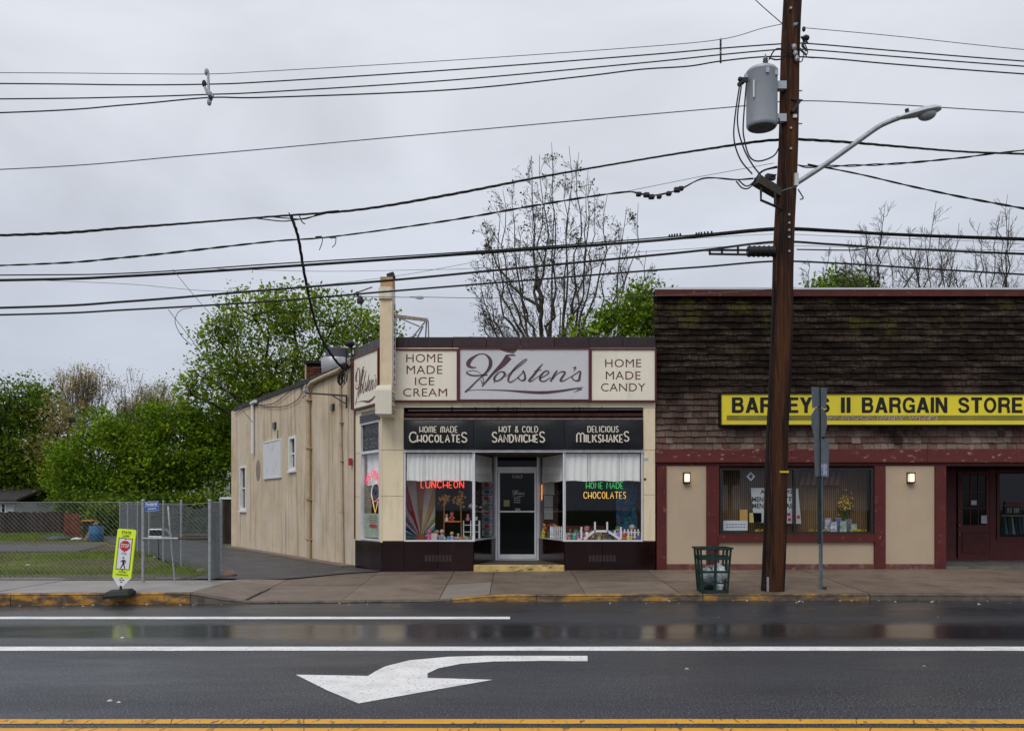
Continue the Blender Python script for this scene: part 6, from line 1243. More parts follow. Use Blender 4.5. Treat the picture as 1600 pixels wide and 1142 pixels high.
wire([(0, 438), (200, 431.5), (420, 418), (600, 406), (800, 392), (1000, 378), (1100, 369), (1212, 359), (1300, 361.5), (1400, 367), (1600, 374.5)], .026, 'thickest telephone cable, third thick line above the shop roofs', Y=PY_ + .25)
wire([(60, 438), (200, 444), (370, 455), (600, 434), (800, 400), (1000, 379), (1100, 372), (1212, 366), (1300, 369), (1500, 376), (1600, 382)], .004, 'fine slack wire wandering below the thickest telephone cable', m=WIREG, ext=(0, 1))
wire([(340, 420), (500, 424), (640, 422), (760, 418), (900, 401), (1060, 390), (1212, 381), (1245, 384), (1600, 392)], .004, 'fine slack wire between the two upper telephone cables', m=WIREG, ext=(0, 1))
wire([(0, 481), (200, 471), (420, 453), (600, 439), (800, 420), (1000, 401), (1100, 391), (1212, 378), (1300, 382), (1400, 388), (1600, 397)], .022, 'second thick telephone cable from the bottom', Y=PY_ + .25)
wire([(1245, 390), (1330, 391), (1365, 388), (1450, 391), (1600, 396)], .012, 'short cable joining the telephone line on the street light side', ext=(0, 1))
wire([(0, 492), (200, 484), (420, 471), (600, 456), (800, 440), (1000, 424), (1100, 417), (1208, 408.5), (1300, 411), (1400, 417), (1600, 429)], .018, 'lowest thick telephone cable just above the pylon sign', Y=PY_ + .3)
wire([(640, 464), (800, 466), (1000, 463), (1100, 459), (1205, 452)], .006, 'thin pale wire running low past the shingled parapet to the pole', ext=(0, 0), m=WIREG)
wire([(540, 463), (600, 464), (655, 465)], .006, 'thin wire ending in a clamp beside the pylon sign', ext=(0, 0), m=WIREG)
wire([(1246, 258), (1262, 261), (1300, 260), (1400, 256), (1500, 247), (1600, 235)], .011, 'twisted cable rising to join the thick bundle past the street light', twist=2, tr_=.010, ext=(0, 1))
wire([(1262, 257), (1290, 262), (1350, 274), (1450, 297), (1600, 326)], .012, 'twisted cable falling steeply below the street light arm', twist=2, tr_=.0085, ext=(0, 1))
wire([(270, 421), (300, 458), (345, 510), (380, 560)], .005, 'fine slanting drop wire in front of the leafy tree', ext=(0, 0), m=WIREG)
wire([(263, 484), (300, 532), (350, 605), (395, 660)], .006, 'thin house drop wire behind the telephone lines', ext=(0, 0), m=WIREG)
wire([(300, 481), (284, 484), (276, 492), (274, 505), (284, 525), (300, 540)], .006, 'small looping wire hanging from the lowest telephone cable', ext=(0, 0))
# service drop to the shop (three strands, swinging back to the mast)
q = MB(); A = Vector((PX(455, PY_ + .2), PY_ + .2, PZ(338, PY_ + .2))); dp_ = [(455, 338, 0), (466, 372, .15), (476, 430, .35), (489, 490, .6), (503, 530, .8), (522, 560, .93), (536, 576, 1)]
path = [Vector((PX(a, lerp(PY_ + .2, ym - .08, t_)), lerp(PY_ + .2, ym - .08, t_), PZ(b, lerp(PY_ + .2, ym - .08, t_)))) for a, b, t_ in spline(dp_, 14)]
for k in range(3): q.tube([v + Vector((math.cos(i * .5 + k * 2.1) * .016, 0, math.sin(i * .5 + k * 2.1) * .014)) for i, v in enumerate(path)], .017, 5)
q.build('service_drop', WIRE, None, smooth=True, label='thick twisted drop cable hanging down to the corner shop roof', cat='wire')
q = MB(); [q.tube([(PX(a, PY_ + .2), PY_ + .17, PZ(b, PY_ + .2)) for a, b in spline(pl, 5)], .011, 5) for pl in ([(400, 342), (440, 346.5), (458, 345), (480, 341.5), (520, 332)], [(415, 339), (450, 342), (478, 343), (505, 333), (530, 330)], [(452, 333), (456, 345), (462, 352)], [(468, 337), (472, 347), (477, 351)])]; q.build('cable_splice', WIRE, None, label='spread splice where the shop drop leaves the thick bundle', cat='splice')
q = MB()
for a, b in ((498, 371), (520, 371)): q.bar((PX(a - 5, PY_ + .2), PY_ + .2, PZ(b, PY_ + .2)), (PX(a + 5, PY_ + .2), PY_ + .2, PZ(b - .5, PY_ + .2)), .035, .035)
[q.tube([(PX(a, PY_ + .2), PY_ + .2, PZ(b, PY_ + .2)) for a, b in spline(pl, 5)], .008, 5) for pl in ([(504, 372), (503, 380), (499, 391)], [(525, 372), (524, 381), (519, 387)])]; q.build('cable_clamp', DARK, None, label='pair of clamps with dangling tails on the twisted cable', cat='clamp')
for a, b, r_ in ((998, 303, .045), (1010, 304, .05), (1018, 307, .05), (1030, 307, .04), (1045, 302, .045), (1058, 296, .055), (1064, 294, .045)): q = MB(); ax_, az_ = PX(a, PY_ + .2), PZ(b, PY_ + .2); q.bev(ax_ - r_ * 1.1, ax_ + r_ * 1.1, PY_ + .15, PY_ + .25, az_ - r_, az_ + r_ * .6, .015); q.build('cable_connector', DARK, None, label='%s black connector %s on the sagging twisted cable' % ((('lone', 'at the far end'), ('bigger', 'second from the far end'), ('lowest', 'at the bottom'), ('small', 'just past the bottom'), ('separate', 'on the rising stretch'), ('upper', 'of the last touching pair'), ('last', 'nearest the pole'))[[998, 1010, 1018, 1030, 1045, 1058, 1064].index(a)]), cat='connector', group='connectors on the sagging cable')
q = MB()
for a, b in ((1046, 362), (1050, 361.5), (1054, 361), (1058, 360.5), (1063, 360), (1088, 359), (1092, 358.5), (1096, 358), (1101, 357.5), (1106, 357), (1112, 356.5), (1180, 355), (1190, 354), (1200, 353)): q.ball((PX(a, PY_ + .2), PY_ + .2, PZ(b + 6.5, PY_ + .2)), .02, None, .03, 6, 4)
q.build('lashing_clip', DARK, None, label='small dark clips dotted along the thickest telephone cable near the pole', cat='clip', kind='stuff')
q = MB(); q.tube([(PX(656 + 6 * math.cos(i * .52), PY_ + .2), PY_ + .2, PZ(465 + 2.2 * math.sin(i * .52), PY_ + .2)) for i in range(13)], .009, 5); q.bar((PX(649, PY_ + .2), PY_ + .2, PZ(465, PY_ + .2)), (PX(661, PY_ + .2), PY_ + .2, PZ(465, PY_ + .2)), .03, .04); q.build('wire_clamp', GALV, None, label='open steel wire clamp floating beside the pylon sign on a thin wire', cat='clamp')
# cable spacers
def spacer(px, ys, lab, big):
    t = empty('cable_spacer', (PX(px, PY_ + .2), PY_ + .2, PZ(ys[-1], PY_)), lab, 'spacer'); Y = PY_ + .18
    q = MB(); q.tube([(PX(px, Y), Y, PZ(ys[0], Y)), (PX(px + (2 if big else 0), Y), Y, PZ(ys[-1], Y))], .025 if big else .018, 6)
    if big: q.tube([(PX(px - 7, Y), Y, PZ(ys[1], Y)), (PX(px - 2, Y), Y, PZ(ys[2] - 4, Y)), (PX(px + 8, Y), Y, PZ(ys[2] + 3, Y))], .025, 6)
    q.build('spacer_frame', GREYPAINT if big else DARK, t)
    for i, y in enumerate(ys):
        q = MB(); xo = ((-2, -6, 3, 4, 2)[i] if big else 0); q.ball((PX(px + xo, Y), Y, PZ(y, Y)), .045 if big else .022, None, .07 if big else .03, 8, 5); q.build('clip', DARK if i % 2 else GALV, t)
spacer(325, (113, 131, 148, 153, 160), 'jagged grey cable spacer holding the power lines at the far end of the street', True)
spacer(1126, (62, 70, 82, 97), 'slim dark cable spacer on the power lines near the pole', False)
# ================================================================= STREET FURNITURE
# sign post seen from behind and edge-on
Ys_ = 16.8; sx_ = PX(1282, Ys_); sp_ = empty('sign_post', (sx_, Ys_, .13), 'galvanised street sign post with two sign backs turned edge on beside the pole', 'sign post')
q = MB(); zb0 = PZ(922, Ys_); 
def chan(m, x, y, w_, z0, z1): m.box(x - w_, x + w_, y, y + .006, z0, z1); m.box(x - w_ - .004, x - w_ + .004, y - .03, y - .0005, z0, z1); m.box(x + w_ - .004, x + w_ + .004, y - .03, y - .0005, z0, z1)
chan(q, sx_, Ys_, .028, zb0, PZ(730, Ys_)); q.build('post', mat('blue_grey_steel', (.16, .19, .23), .45, .5, var=.2, vs=8), sp_)
q = MB(); x2 = PX(1278.5, Ys_); chan(q, x2, Ys_ - .035, .026, PZ(849, Ys_), PZ(605, Ys_)); q.build('upper_post', mat('green_black_steel', (.022, .038, .040), .5, .2), sp_)
MSg = Matrix.Translation((PX(1279, Ys_), Ys_ - .045, 0)) @ Matrix.Rotation(math.radians(44), 4, 'Z')
SB = mat('dull_grey_sign_back', (.13, .15, .17), .5, .4, var=.2, vs=6)
def zz_(p): return PZ(p, Ys_)
q = MB(MSg); q.poly([(-.27, 0, zz_(640)), (-.30, 0, zz_(607)), (.30, 0, zz_(604)), (.27, 0, zz_(638)), (.06, 0, zz_(636)), (-.06, 0, zz_(636))], .004); q.build('sign_panel', SB, sp_)
q = MB(MSg); q.poly([(-.14, 0, zz_(638)), (.14, 0, zz_(637)), (.30, 0, zz_(648)), (.30, 0, zz_(664)), (.2, 0, zz_(680)), (.17, 0, zz_(742)), (-.17, 0, zz_(745)), (-.2, 0, zz_(684)), (-.30, 0, zz_(668)), (-.30, 0, zz_(650))], .004); q.build('sign_panel', SB, sp_)
q = MB(Matrix.Translation((PX(1288, Ys_), Ys_ + .03, 0)) @ Matrix.Rotation(math.radians(36), 4, 'Z')); q.box(-.16, .16, 0, .004, zz_(745), zz_(685)); ps = q.build('sign_panel', SB, sp_)
q = MB(Matrix.Translation((PX(1288, Ys_), Ys_ + .026, 0)) @ Matrix.Rotation(math.radians(36), 4, 'Z')); q.box(-.11, .10, -.002, .0, zz_(743), zz_(724)); q.build('sticker', mat('torn_sticker', (.30, .31, .42), .6, var=.7, vs=28), ps)
q = MB(); q.tube([(PX(1288, Ys_), Ys_ - .03, zz_(683)), (PX(1288, Ys_), Ys_ + .06, zz_(683))], .022, 8); q.build('bolt', DARK, sp_)
B('base_stub', mat('rusty_stub', (.06, .025, .014), .8), sp_, PX(1285.5, Ys_), PX(1291, Ys_), Ys_ - .03, Ys_ + .04, PZ(921, Ys_), PZ(916.5, Ys_))
# litter bin
Yb = 16.35; kb = Yb / F; bxx = PX(1113, Yb); bzz = PZ(924, Yb); bn = empty('litter_bin', (bxx, Yb, bzz), 'dark green open slatted litter bin holding white rubbish bags on the kerb', 'litter bin')
GRN = mat('dark_green_metal', (.012, .035, .026), .4, .3, var=.3, vs=10)
H_ = 68.5 * kb; w0, w1 = 18.8 * kb, 23.2 * kb
def bw(t_): return lerp(w0, w1, t_)
for i, (sx2, sy2) in enumerate(((-1, -1), (1, -1), (1, 1), (-1, 1))): q = MB(); q.bar((bxx + sx2 * w0, Yb + sy2 * w0, bzz), (bxx + sx2 * w1, Yb + sy2 * w1, bzz + H_), .035, .035); q.build('corner_post', GRN, bn)
for t_, hh in ((.03, .05), (.22, .035), (.47, .045), (.78, .065), (.985, .035)):
    w_ = bw(t_); z_ = bzz + H_ * t_; q = MB()
    for a, b in (((-1, -1), (1, -1)), ((1, -1), (1, 1)), ((1, 1), (-1, 1)), ((-1, 1), (-1, -1))): q.bar((bxx + a[0] * w_, Yb + a[1] * w_, z_), (bxx + b[0] * w_, Yb + b[1] * w_, z_), .012, hh)
    q.build('band', GRN, bn)
for a, b in ((0, -1), (0, 1), (-1, 0), (1, 0)): q = MB(); q.bar((bxx + a * w0, Yb + b * w0, bzz), (bxx + a * w1, Yb + b * w1, bzz + H_), .05 if b else .012, .012 if b else .05, up=(0, 1, 0) if b else (1, 0, 0)); q.build('slat', GRN, bn)
q = MB(); q.frame(bxx - w1 - .02, bxx + w1 + .02, 0, 1, 0, .01, .001); q = MB(); w_ = w1 + .02
for a, b in (((-1, -1), (1, -1)), ((1, -1), (1, 1)), ((1, 1), (-1, 1)), ((-1, 1), (-1, -1))): q.bar((bxx + a[0] * w_, Yb + a[1] * w_, bzz + H_), (bxx + b[0] * w_, Yb + b[1] * w_, bzz + H_), .05, .03)
q.build('rim', GRN, bn)
BAGS = [mat('white_bag', (.50, .53, .56), .35, var=.4, vs=16, bump=.8, bs=30), mat('clear_bag', (.26, .30, .33), .3, var=.5, vs=18, bump=.8, bs=30), mat('dark_bag', (.03, .03, .04), .3, var=.4, vs=10, bump=.8, bs=30)]
def lump(c, rx, rz, sd):
    rr = random.Random(sd); q = MB(); n, m = 16, 10; vs = []
    for i in range(m + 1):
        for k in range(n):
            a, b = 2 * math.pi * k / n, math.pi * (i + .01) / (m + .02); f = 1 + .16 * math.sin(3 * a + sd + 2 * b) + .10 * math.sin(7 * a + 3 * b + sd) + rr.uniform(-.06, .06); vs.append((c[0] + rx * f * math.sin(b) * math.cos(a), c[1] + rx * f * math.sin(b) * math.sin(a), c[2] - rz * f * math.cos(b)))
    q.add(vs, [(i * n + k, i * n + (k + 1) % n, (i + 1) * n + (k + 1) % n, (i + 1) * n + k) for i in range(m) for k in range(n)]); return q
for i, (dx, dy, dz, rx, rz, mi, lab) in enumerate(((.10, -.05, .34, .125, .16, 0, 'bulging white plastic bag on top in the green litter bin'), (-.09, -.04, .30, .12, .14, 1, 'grey translucent rubbish bag beside the white one in the litter bin'), (-.05, .02, .13, .16, .12, 2, 'dark rubbish bag at the bottom of the litter bin'), (.10, -.09, .10, .075, .09, 0, 'small crumpled white bag low in the litter bin'), (-.03, .0, .45, .07, .035, 3, 'brown crumpled paper lying on top of the bags in the litter bin'))):
    m_ = BAGS[mi] if mi < 3 else mat('brown_paper', (.25, .15, .09), .8); q = lump((bxx + dx, Yb + dy, bzz + dz), rx, rz, i); q.build('rubbish_bag' if mi < 3 else 'paper_bag', m_, None, smooth=mi < 3, label=lab, cat='bag' if mi < 3 else 'paper')
# in-street crossing sign
MX = Matrix.Translation((PX(187.5, 15.45), 15.45, .21)) @ Matrix.Rotation(math.radians(4.6), 4, 'Y') @ Matrix.Rotation(math.radians(-4), 4, 'X')
cs = empty('crossing_sign', (PX(187.5, 15.45), 15.45, .21), 'leaning yellow state law stop for pedestrians sign on a black rubber base', 'sign')
LIME = mat('fluorescent_lime', (.62, .80, .02), .4, var=.04, vs=4); Rk = 15.45 / F
def cz(py_): return (925.5 - py_) * Rk
def cxx(px): return px * Rk
q = MB(MX); W_ = 14.6 * Rk; z1 = cz(826.5); z0 = cz(902.5); rr = .035
out_ = [(-W_, 0, z0)] + [(-W_ + rr - rr * math.cos(a), 0, z1 - rr + rr * math.sin(a)) for a in (0, .5, 1.05, 1.57)] + [(W_ - rr + rr * math.sin(a), 0, z1 - rr + rr * math.cos(a)) for a in (0, .5, 1.05, 1.57)] + [(W_, 0, z0)]
q.poly(out_, .03); q.build('panel', LIME, cs)
q = MB(MX); W2 = W_ - .001; q.poly([(W2, .001, z0 - .001), (.045, .001, cz(916.5)), (-.045, .001, cz(916.5)), (-W2, .001, z0 - .001)], .028); q.build('lower_point', PWHITE, cs)
q = MB(MX); q.frame(cxx(-10.9), cxx(10.9), cz(890), cz(840.8), -.004, -.0005, .011); q.build('border', BLK, cs)
q = MB(MX); q.box(cxx(-10.2), cxx(10.2), -.003, -.0005, cz(889.3), cz(841.5)); q.build('white_panel', mat('sign_white', (.62, .63, .66), .4, var=.03), cs)
TX = lambda u, v, d=0: tuple(MX @ Vector((u, -.0045 - d, v)))
q = MB(MX); rO = 8.1 * Rk; zc_ = cz(853); q.poly([(rO * math.cos(math.radians(22.5 + 45 * i)) * 1.08, -.0032, zc_ + rO * math.sin(math.radians(22.5 + 45 * i)) * 1.08) for i in range(8)], -.0008); q.build('octagon', mat('sign_red', (.45, .01, .015), .4), cs)
def cst(s_, hw, ya, yb, m_, y2=0, bold=.02): text_mesh(s_, cxx(-hw), cxx(hw), cz(yb), cz(ya), m_, cs, T=TX, bold=bold)
cst('STOP', 6.7, 849.6, 855.6, MATS['sign_white']); cst('STATE', 7.4, 829.8, 833.8, BLK); cst('LAW', 5.4, 835.3, 839.5, BLK); cst('FOR', 4.2, 863.8, 867.2, BLK, bold=0); cst('WITHIN', 6.3, 892.3, 895, BLK, bold=.01); cst('CROSSWALK', 9.8, 896.6, 899.4, BLK, bold=.01)
q = MB(MX)
for a, b in ((-2, 905.5), (2.8, 905.5), (.2, 908.5)): q.box(cxx(a - 1.5), cxx(a + 1.5), -.002, -.0003, cz(b + 1.6), cz(b))
q.build('small_print', BLK, cs)
wz = lambda a, b: (cxx(a), -.0045, cz(b))
q = MB(MX)
def limb(pl, w_):
    m_ = MB(); ribbon(q, [(cxx(a), cz(b)) for a, b in pl], lambda u, v, d=0: (u, -.0046, v), w_ * Rk)
limb([(0, 874.5), (.6, 882)], 3.6); limb([(.3, 881), (-1.8, 885), (-3.2, 888.4)], 1.7); limb([(.8, 881), (2.2, 884.6), (3.4, 888.4)], 1.7); limb([(-.6, 874.6), (-2.6, 877), (-4.4, 878.2)], 1.4); limb([(1, 874.6), (3.4, 876.6), (3.2, 879.6)], 1.4)
q.poly([(cxx(-.5 + 1.45 * math.cos(i * .628)), -.0044, cz(871.4 + 1.45 * math.sin(i * .628))) for i in range(10)], -.0004); q.build('walking_figure', BLK, cs)
for a, b in ((0, 842.4), (0, 862), (0, 890.6), (0, 903.2)): q = MB(MX); q.tube([(cxx(a), -.012, cz(b)), (cxx(a), 0, cz(b))], .010, 8); q.build('bolt', DARK, cs)
q = MB(MX); q.tube([(0, .012, -.02), (0, .012, cz(915))], .022, 8); q.build('stem', DARK, cs)
MBs = Matrix.Translation((PX(187, 15.35), 15.35, .15)) @ Matrix.Rotation(math.radians(-4), 4, 'Y') @ Matrix.Rotation(math.radians(7), 4, 'X')
q = MB(MBs); a, b = .225, .16; q.hexa([(-a, -b, 0), (a, -b, 0), (a, b, 0), (-a, b, 0), (-a * .98, -b * .98, .045), (a * .98, -b * .98, .045), (a * .98, b * .98, .045), (-a * .98, b * .98, .045)]); q.hexa([(-a * .97, -b * .97, .0455), (a * .97, -b * .97, .0455), (a * .97, b * .97, .0455), (-a * .97, b * .97, .0455), (-a * .8, -b * .7, .105), (a * .8, -b * .7, .105), (a * .8, b * .7, .105), (-a * .8, b * .7, .105)]); q.build('rubber_base', mat('black_rubber', (.012, .012, .013), .6, bump=.4, bs=40), cs)
# ================================================================= CHAIN LINK
CL = mat('chain_link_wire', (.22, .245, .265), .5, .4, var=.15, vs=8)
def linkmesh(path, z0f, z1f, parent, p=.045, r=.0031, nm='wire_mesh'):
    """woven zigzag wires between ground and rail along a polyline"""
    segs = []; tot = 0
    for a, b in zip(path, path[1:]): a, b = Vector(a), Vector(b); L_ = (b - a).length; segs.append((a, b, tot, L_)); tot += L_
    def at(u):
        for a, b, t0, L_ in segs:
            if u <= t0 + L_: return a.lerp(b, max(0, (u - t0) / L_)), (b - a).normalized()
        return segs[-1][1], (segs[-1][1] - segs[-1][0]).normalized()
    V = []; Fq = []; K_ = int(tot / p)
    for k in range(K_):
        u0 = k * p; z0 = z0f(u0); z1 = z1f(u0); n = int((z1 - z0) / p); b0 = len(V)
        for j in range(n + 1):
            (pt, d) = at(u0 + (p if (j + k) % 2 else 0)); nn = Vector((d.y, -d.x)); o = r * (1 if j % 2 else -1) * .8; bl = 0
            z = z0 + j * p
            for a in (0, 2.094, 4.189): V.append((pt.x + nn.x * (o + r * math.cos(a)) + d.x * r * math.sin(a) * .7, pt.y + nn.y * (o + r * math.cos(a)) + d.y * r * math.sin(a) * .7, z + r * math.sin(a) * .7))
            if j:
                for q_ in range(3): c = b0 + (j - 1) * 3; e_ = b0 + j * 3; Fq.append((c + q_, c + (q_ + 1) % 3, e_ + (q_ + 1) % 3, e_ + q_))
    o = npmesh(nm, V, np.array(Fq), CL, parent); o['kind'] = 'stuff'; return o
def post(parent, x, y, z0, z1, r=.03, nm='post'):
    q = MB(); q.tube([(x, y, z0), (x, y, z1)], r, 10); o = q.build(nm, GALV, parent, smooth=True); q = MB(); q.ball((x, y, z1), r * 1.25, None, r, 10, 5); q.build('cap', GALV, o, smooth=True)
YF = 17.72; gp0, gp1 = PX(223.5, YF), PX(329, YF)
fl = empty('chain_link_fence', (-11, YF, .2), 'chain link fence along the pavement in front of the grass lot, ending at the gate', 'fence')
ztop = lambda u: PZ(784.5, YF) + .01 * math.sin(u * 2.1)
linkmesh([(-15.2, YF), (gp0, YF)], lambda u: .225, ztop, fl)
for x in (-15.2, -12.75, -10.2): post(fl, x, YF + .05, .1, 1.78, .022)
q = MB(); q.tube([(-15.2, YF, 1.765), (gp0, YF, 1.77)], .004, 4); q.tube([(-15.2, YF, .26), (gp0, YF, .25)], .004, 4); q.build('tension_wire', GALV, fl)
post(fl, gp0, YF, .1, PZ(782, YF), .032, 'gate_post')
gt = empty('chain_link_gate', (gp0, YF, .2), 'chain link gate with a grey mid rail beside the lime crossing sign', 'gate')
linkmesh([(gp0 + .04, YF), (gp1 - .03, YF)], lambda u: .25, lambda u: PZ(785, YF) + (-.06 if .25 < u < 1.1 else 0), gt)
post(gt, gp1, YF - .05, .1, PZ(782, YF), .032, 'gate_post')
q = MB(); q.tube([(gp0, YF - .03, PZ(841, YF)), (lerp(gp0, gp1, .53), YF - .03, PZ(841, YF))], .024, 8); q.build('rail', GALV, gt, smooth=True)
q = MB(); q.tube([(lerp(gp0, gp1, .5), YF - .03, PZ(841, YF)), (gp1, YF - .03, PZ(840.5, YF))], .022, 8); q.build('rail', mat('rusty_rail', (.09, .06, .05), .7), gt, smooth=True)
q = MB(); q.tube([(PX(252, YF), YF + .35, PZ(791, YF + .35)), (PX(259, YF), YF + .2, PZ(822, YF)), (PX(270, YF), YF + .1, .21)], .018, 6); q.build('leaning_pole', GALV, None, label='bent galvanised pole leaning inside the chain link gate', cat='pole')
Cp = (PX(345, 18.7), 18.7)
fr_ = empty('chain_link_fence', (gp1, YF, .2), 'short return of dense chain link between the gate and the driveway', 'fence')
linkmesh([(gp1, YF + .02), Cp], lambda u: .24, lambda u: 1.80, fr_, .035); linkmesh([(gp1 + .02, YF + .10), (Cp[0] - .03, Cp[1])], lambda u: .24, lambda u: 1.79, fr_, .035)
post(fr_, Cp[0], Cp[1], .1, 1.83, .035)
fd = empty('chain_link_fence', (Cp[0], Cp[1], .2), 'long chain link fence running back along the driveway', 'fence')
pts_ = [Cp, (-7.9, 21.4), (-15.4, 35.2)]; linkmesh(pts_, lambda u: .24, lambda u: 1.79 - .12 * math.sin(min(u, 3.2)) * (u < 3.2) - .02 * math.sin(u), fd)
for t_ in (.0, .2, .4, .6, .8, 1.0): post(fd, lerp(-7.9, -15.4, t_), lerp(21.4, 35.2, t_) , .1, 1.82, .026)
q = MB(); q.tube([(Cp[0], Cp[1], 1.78), (-7.9, 21.4, 1.72), (-15.4, 35.2, 1.78)], .006, 4); q.build('tension_wire', GALV, fd)
fe = empty('chain_link_fence', (-15.4, 35.2, .2), 'far chain link fence at the back of the lot', 'fence'); linkmesh([(-15.4, 35.2), (-18.5, 44.0)], lambda u: .24, lambda u: 1.75, fe, .09, .004)
for t_ in (0, .33, .66, 1): post(fe, lerp(-15.4, -18.5, t_), lerp(35.25, 44, t_), .1, 1.8, .03)
# small blue sign on the fence
FT = Matrix.Translation((PX(238, YF), YF - .03, PZ(791, YF))) @ Matrix.Rotation(math.radians(-5), 4, 'Y')
t = empty('fence_sign', (PX(238, YF), YF - .03, PZ(791, YF)), 'small blue sign wired to the top of the chain link gate', 'sign')
q = MB(FT); q.box(-.145, .145, 0, .006, -.095, .10); q.build('sign_face', mat('sign_blue', (.05, .10, .32), .5), t)
q = MB(FT); [q.box(-.14, .14, -.003, -.0005, z - .005, z + .005) for z in (.092, .0, -.088)]; q.build('stripe', mat('pale_sign_blue', (.30, .36, .50), .5), t)
text_mesh('Federal', -.12, .12, .015, .08, PWHITE, t, T=lambda u, v, d=0: tuple(FT @ Vector((u, -.003, v))), bold=.02, shear=.25); q = MB(FT); [q.box(-.08 + i * .028, -.06 + i * .028, -.003, -.0005, -.055, -.035) for i in range(6)]; q.build('small_print', PWHITE, t)
# white frame beyond the gate, bits of litter
Yw_ = 24.5; t = empty('folding_cot', (PX(250, Yw_), Yw_, PZ(838, Yw_)), 'white tubular frame with dark mesh propped behind the chain link gate', 'frame')
q = MB(); q.tube([(PX(a, Yw_), Yw_, PZ(b, Yw_)) for a, b in ((233, 827), (260, 827), (268, 837), (266, 839), (232, 838), (233, 827))], .022, 6); q.build('rim', WHITE, t)
q = MB(); q.poly([(PX(a, Yw_), Yw_ + .03, PZ(b, Yw_)) for a, b in ((234, 828), (259, 828), (266, 837), (233, 837))], .01); q.build('mesh_panel', DARK, t)
q = MB(); q.tube([(PX(246, Yw_), Yw_ + .03, PZ(827, Yw_)), (PX(246, Yw_), Yw_ + .1, .2)], .014, 6); q.build('leg', DARK, t)
q = MB(); q.bar((PX(241, 18.1), 18.15, .225), (PX(279, 18.3), 18.4, .225), .03, .02); q.build('metal_strip', GALV, None, label='thin grey strip lying on the gravel inside the gate', cat='strip')
q = lump((PX(352, 18.9), 18.9, .24), .22, .10, 3); q.build('boulder', mat('pinkish_rock', (.26, .17, .14), .85, bump=.6, bs=20), None, smooth=True, label='low pinkish rock beside the end post of the driveway fence', cat='rock')
q = lump((PX(316, 20.2), 20.2, .22), .12, .07, 5); q.build('boulder', MATS['pinkish_rock'], None, smooth=True, label='small pinkish rock on the grass inside the gate', cat='rock')
# back of the lot: board fence, leaning panel, barrel, junk
YK = 48.0; bf = empty('board_fence', (PX(40, YK), YK, .2), 'weathered dark board fence across the back of the lot', 'fence')
DB = mat('dark_fence_board', (.040, .030, .024), .9, var=.4, vs=3, rand=.35, stretch=(3, 3, .5)); zt_b = PZ(799.5, YK); x = PX(-60, YK); 
while x < PX(210, YK): w_ = .19; B('board', DB, bf, x, x + w_ - .015, YK + R.uniform(0, .02), YK + .05, .15, zt_b + R.uniform(-.05, .04)); x += w_
B('rail', DB, bf, PX(-60, YK), PX(210, YK), YK + .055, YK + .1, .5, .6)
YK2 = 36.5; bf2 = empty('board_fence', (PX(360, YK2), YK2, .2), 'dark brown board fence between the driveway and the stucco wall', 'fence'); x = PX(344, YK2)
while x < PX(420, YK2): B('board', DB, bf2, x, x + .17, YK2 + R.uniform(0, .02), YK2 + .05, .15, PZ(812, YK2) + .9 + R.uniform(-.03, .03)); x += .185
B('top_rail', PWHITE, bf2, PX(344, YK2), PX(420, YK2), YK2 - .03, YK2 - .003, PZ(812, YK2) + .84, PZ(812, YK2) + .93)
Yp2 = 40.0; t = empty('wooden_panel', (PX(112, Yp2), Yp2, .2), 'rusty brown lattice panel standing against the back board fence', 'panel')
RUST = mat('rusty_brown_wood', (.12, .042, .020), .85, var=.3, vs=3)
for i in range(7): a = lerp(PX(100, Yp2), PX(126, Yp2), i / 7); B('slat', RUST, t, a, a + .10, Yp2, Yp2 + .03, .2, PZ(802, Yp2) - (.25 if i == 6 else 0))
for z in (.5, 1.1): B('rail', RUST, t, PX(100, Yp2), PX(125, Yp2), Yp2 - .035, Yp2 - .004, z, z + .08)
t = empty('plank', (PX(138, 38), 38, .2), 'grey brown plank leaning by the blue barrel', 'plank'); q = MB(); q.bar((PX(132, 38), 38, .2), (PX(142, 38), 38.6, PZ(815, 38)), .25, .04); q.build('board', mat('grey_plank', (.14, .10, .08), .9), t)
t = empty('barrel', (PX(150.5, 38), 38, .2), 'blue plastic barrel at the back of the grass lot', 'barrel'); q = MB(); q.lathe([(.26, 0), (.29, .05), (.29, .3), (.30, .33), (.29, .36), (.29, .60), (.27, .66)], (PX(150.5, 38), 38, .19), 16); q.build('drum', mat('blue_plastic', (.015, .10, .20), .4), t, smooth=True); q = MB(); q.lathe([(.22, .66), (.24, .70)], (PX(150.5, 38), 38, .19), 16); q.build('lid', DARK, t)
t = empty('tool_rack', (PX(135, 39), 39, .2), 'dark frame with a yellow top beside the rusty panel', 'rack'); 
for px in (129, 144): B('leg', DARK, t, PX(px, 39), PX(px + 1.6, 39), 39, 39.08, .2, PZ(814, 39))
B('yellow_top', mat('yellow_orange_plastic', (.42, .22, .02), .6), t, PX(128, 39), PX(146, 39), 38.95, 39.3, PZ(814, 39), PZ(812, 39)); B('dark_panel', DARK, t, PX(131, 39), PX(143, 39), 39.1, 39.15, .3, PZ(815, 39))
for i, (px, s_, m_, lab) in enumerate(((84, .45, DARK, 'black rubbish sack lying on the grass near the back fence'), (93, .35, mat('grey_tarp', (.09, .09, .11), .6), 'grey tarpaulin heap next to the black sack'), (106, .4, mat('green_tarp', (.02, .06, .04), .6), 'dark green tarpaulin heap nearest the rusty panel'), (130, .22, PWHITE, 'white scrap of litter at the foot of the leaning plank'))): q = lump((PX(px, 39.5), 39.5 - i * .2, .25), s_, s_ * .3, i + 11); q.build('tarpaulin' if i in (1, 2) else ('rubbish_sack' if i == 0 else 'litter_scrap'), m_, None, smooth=True, label=lab, cat=('sack', 'tarpaulin', 'tarpaulin', 'litter')[i])
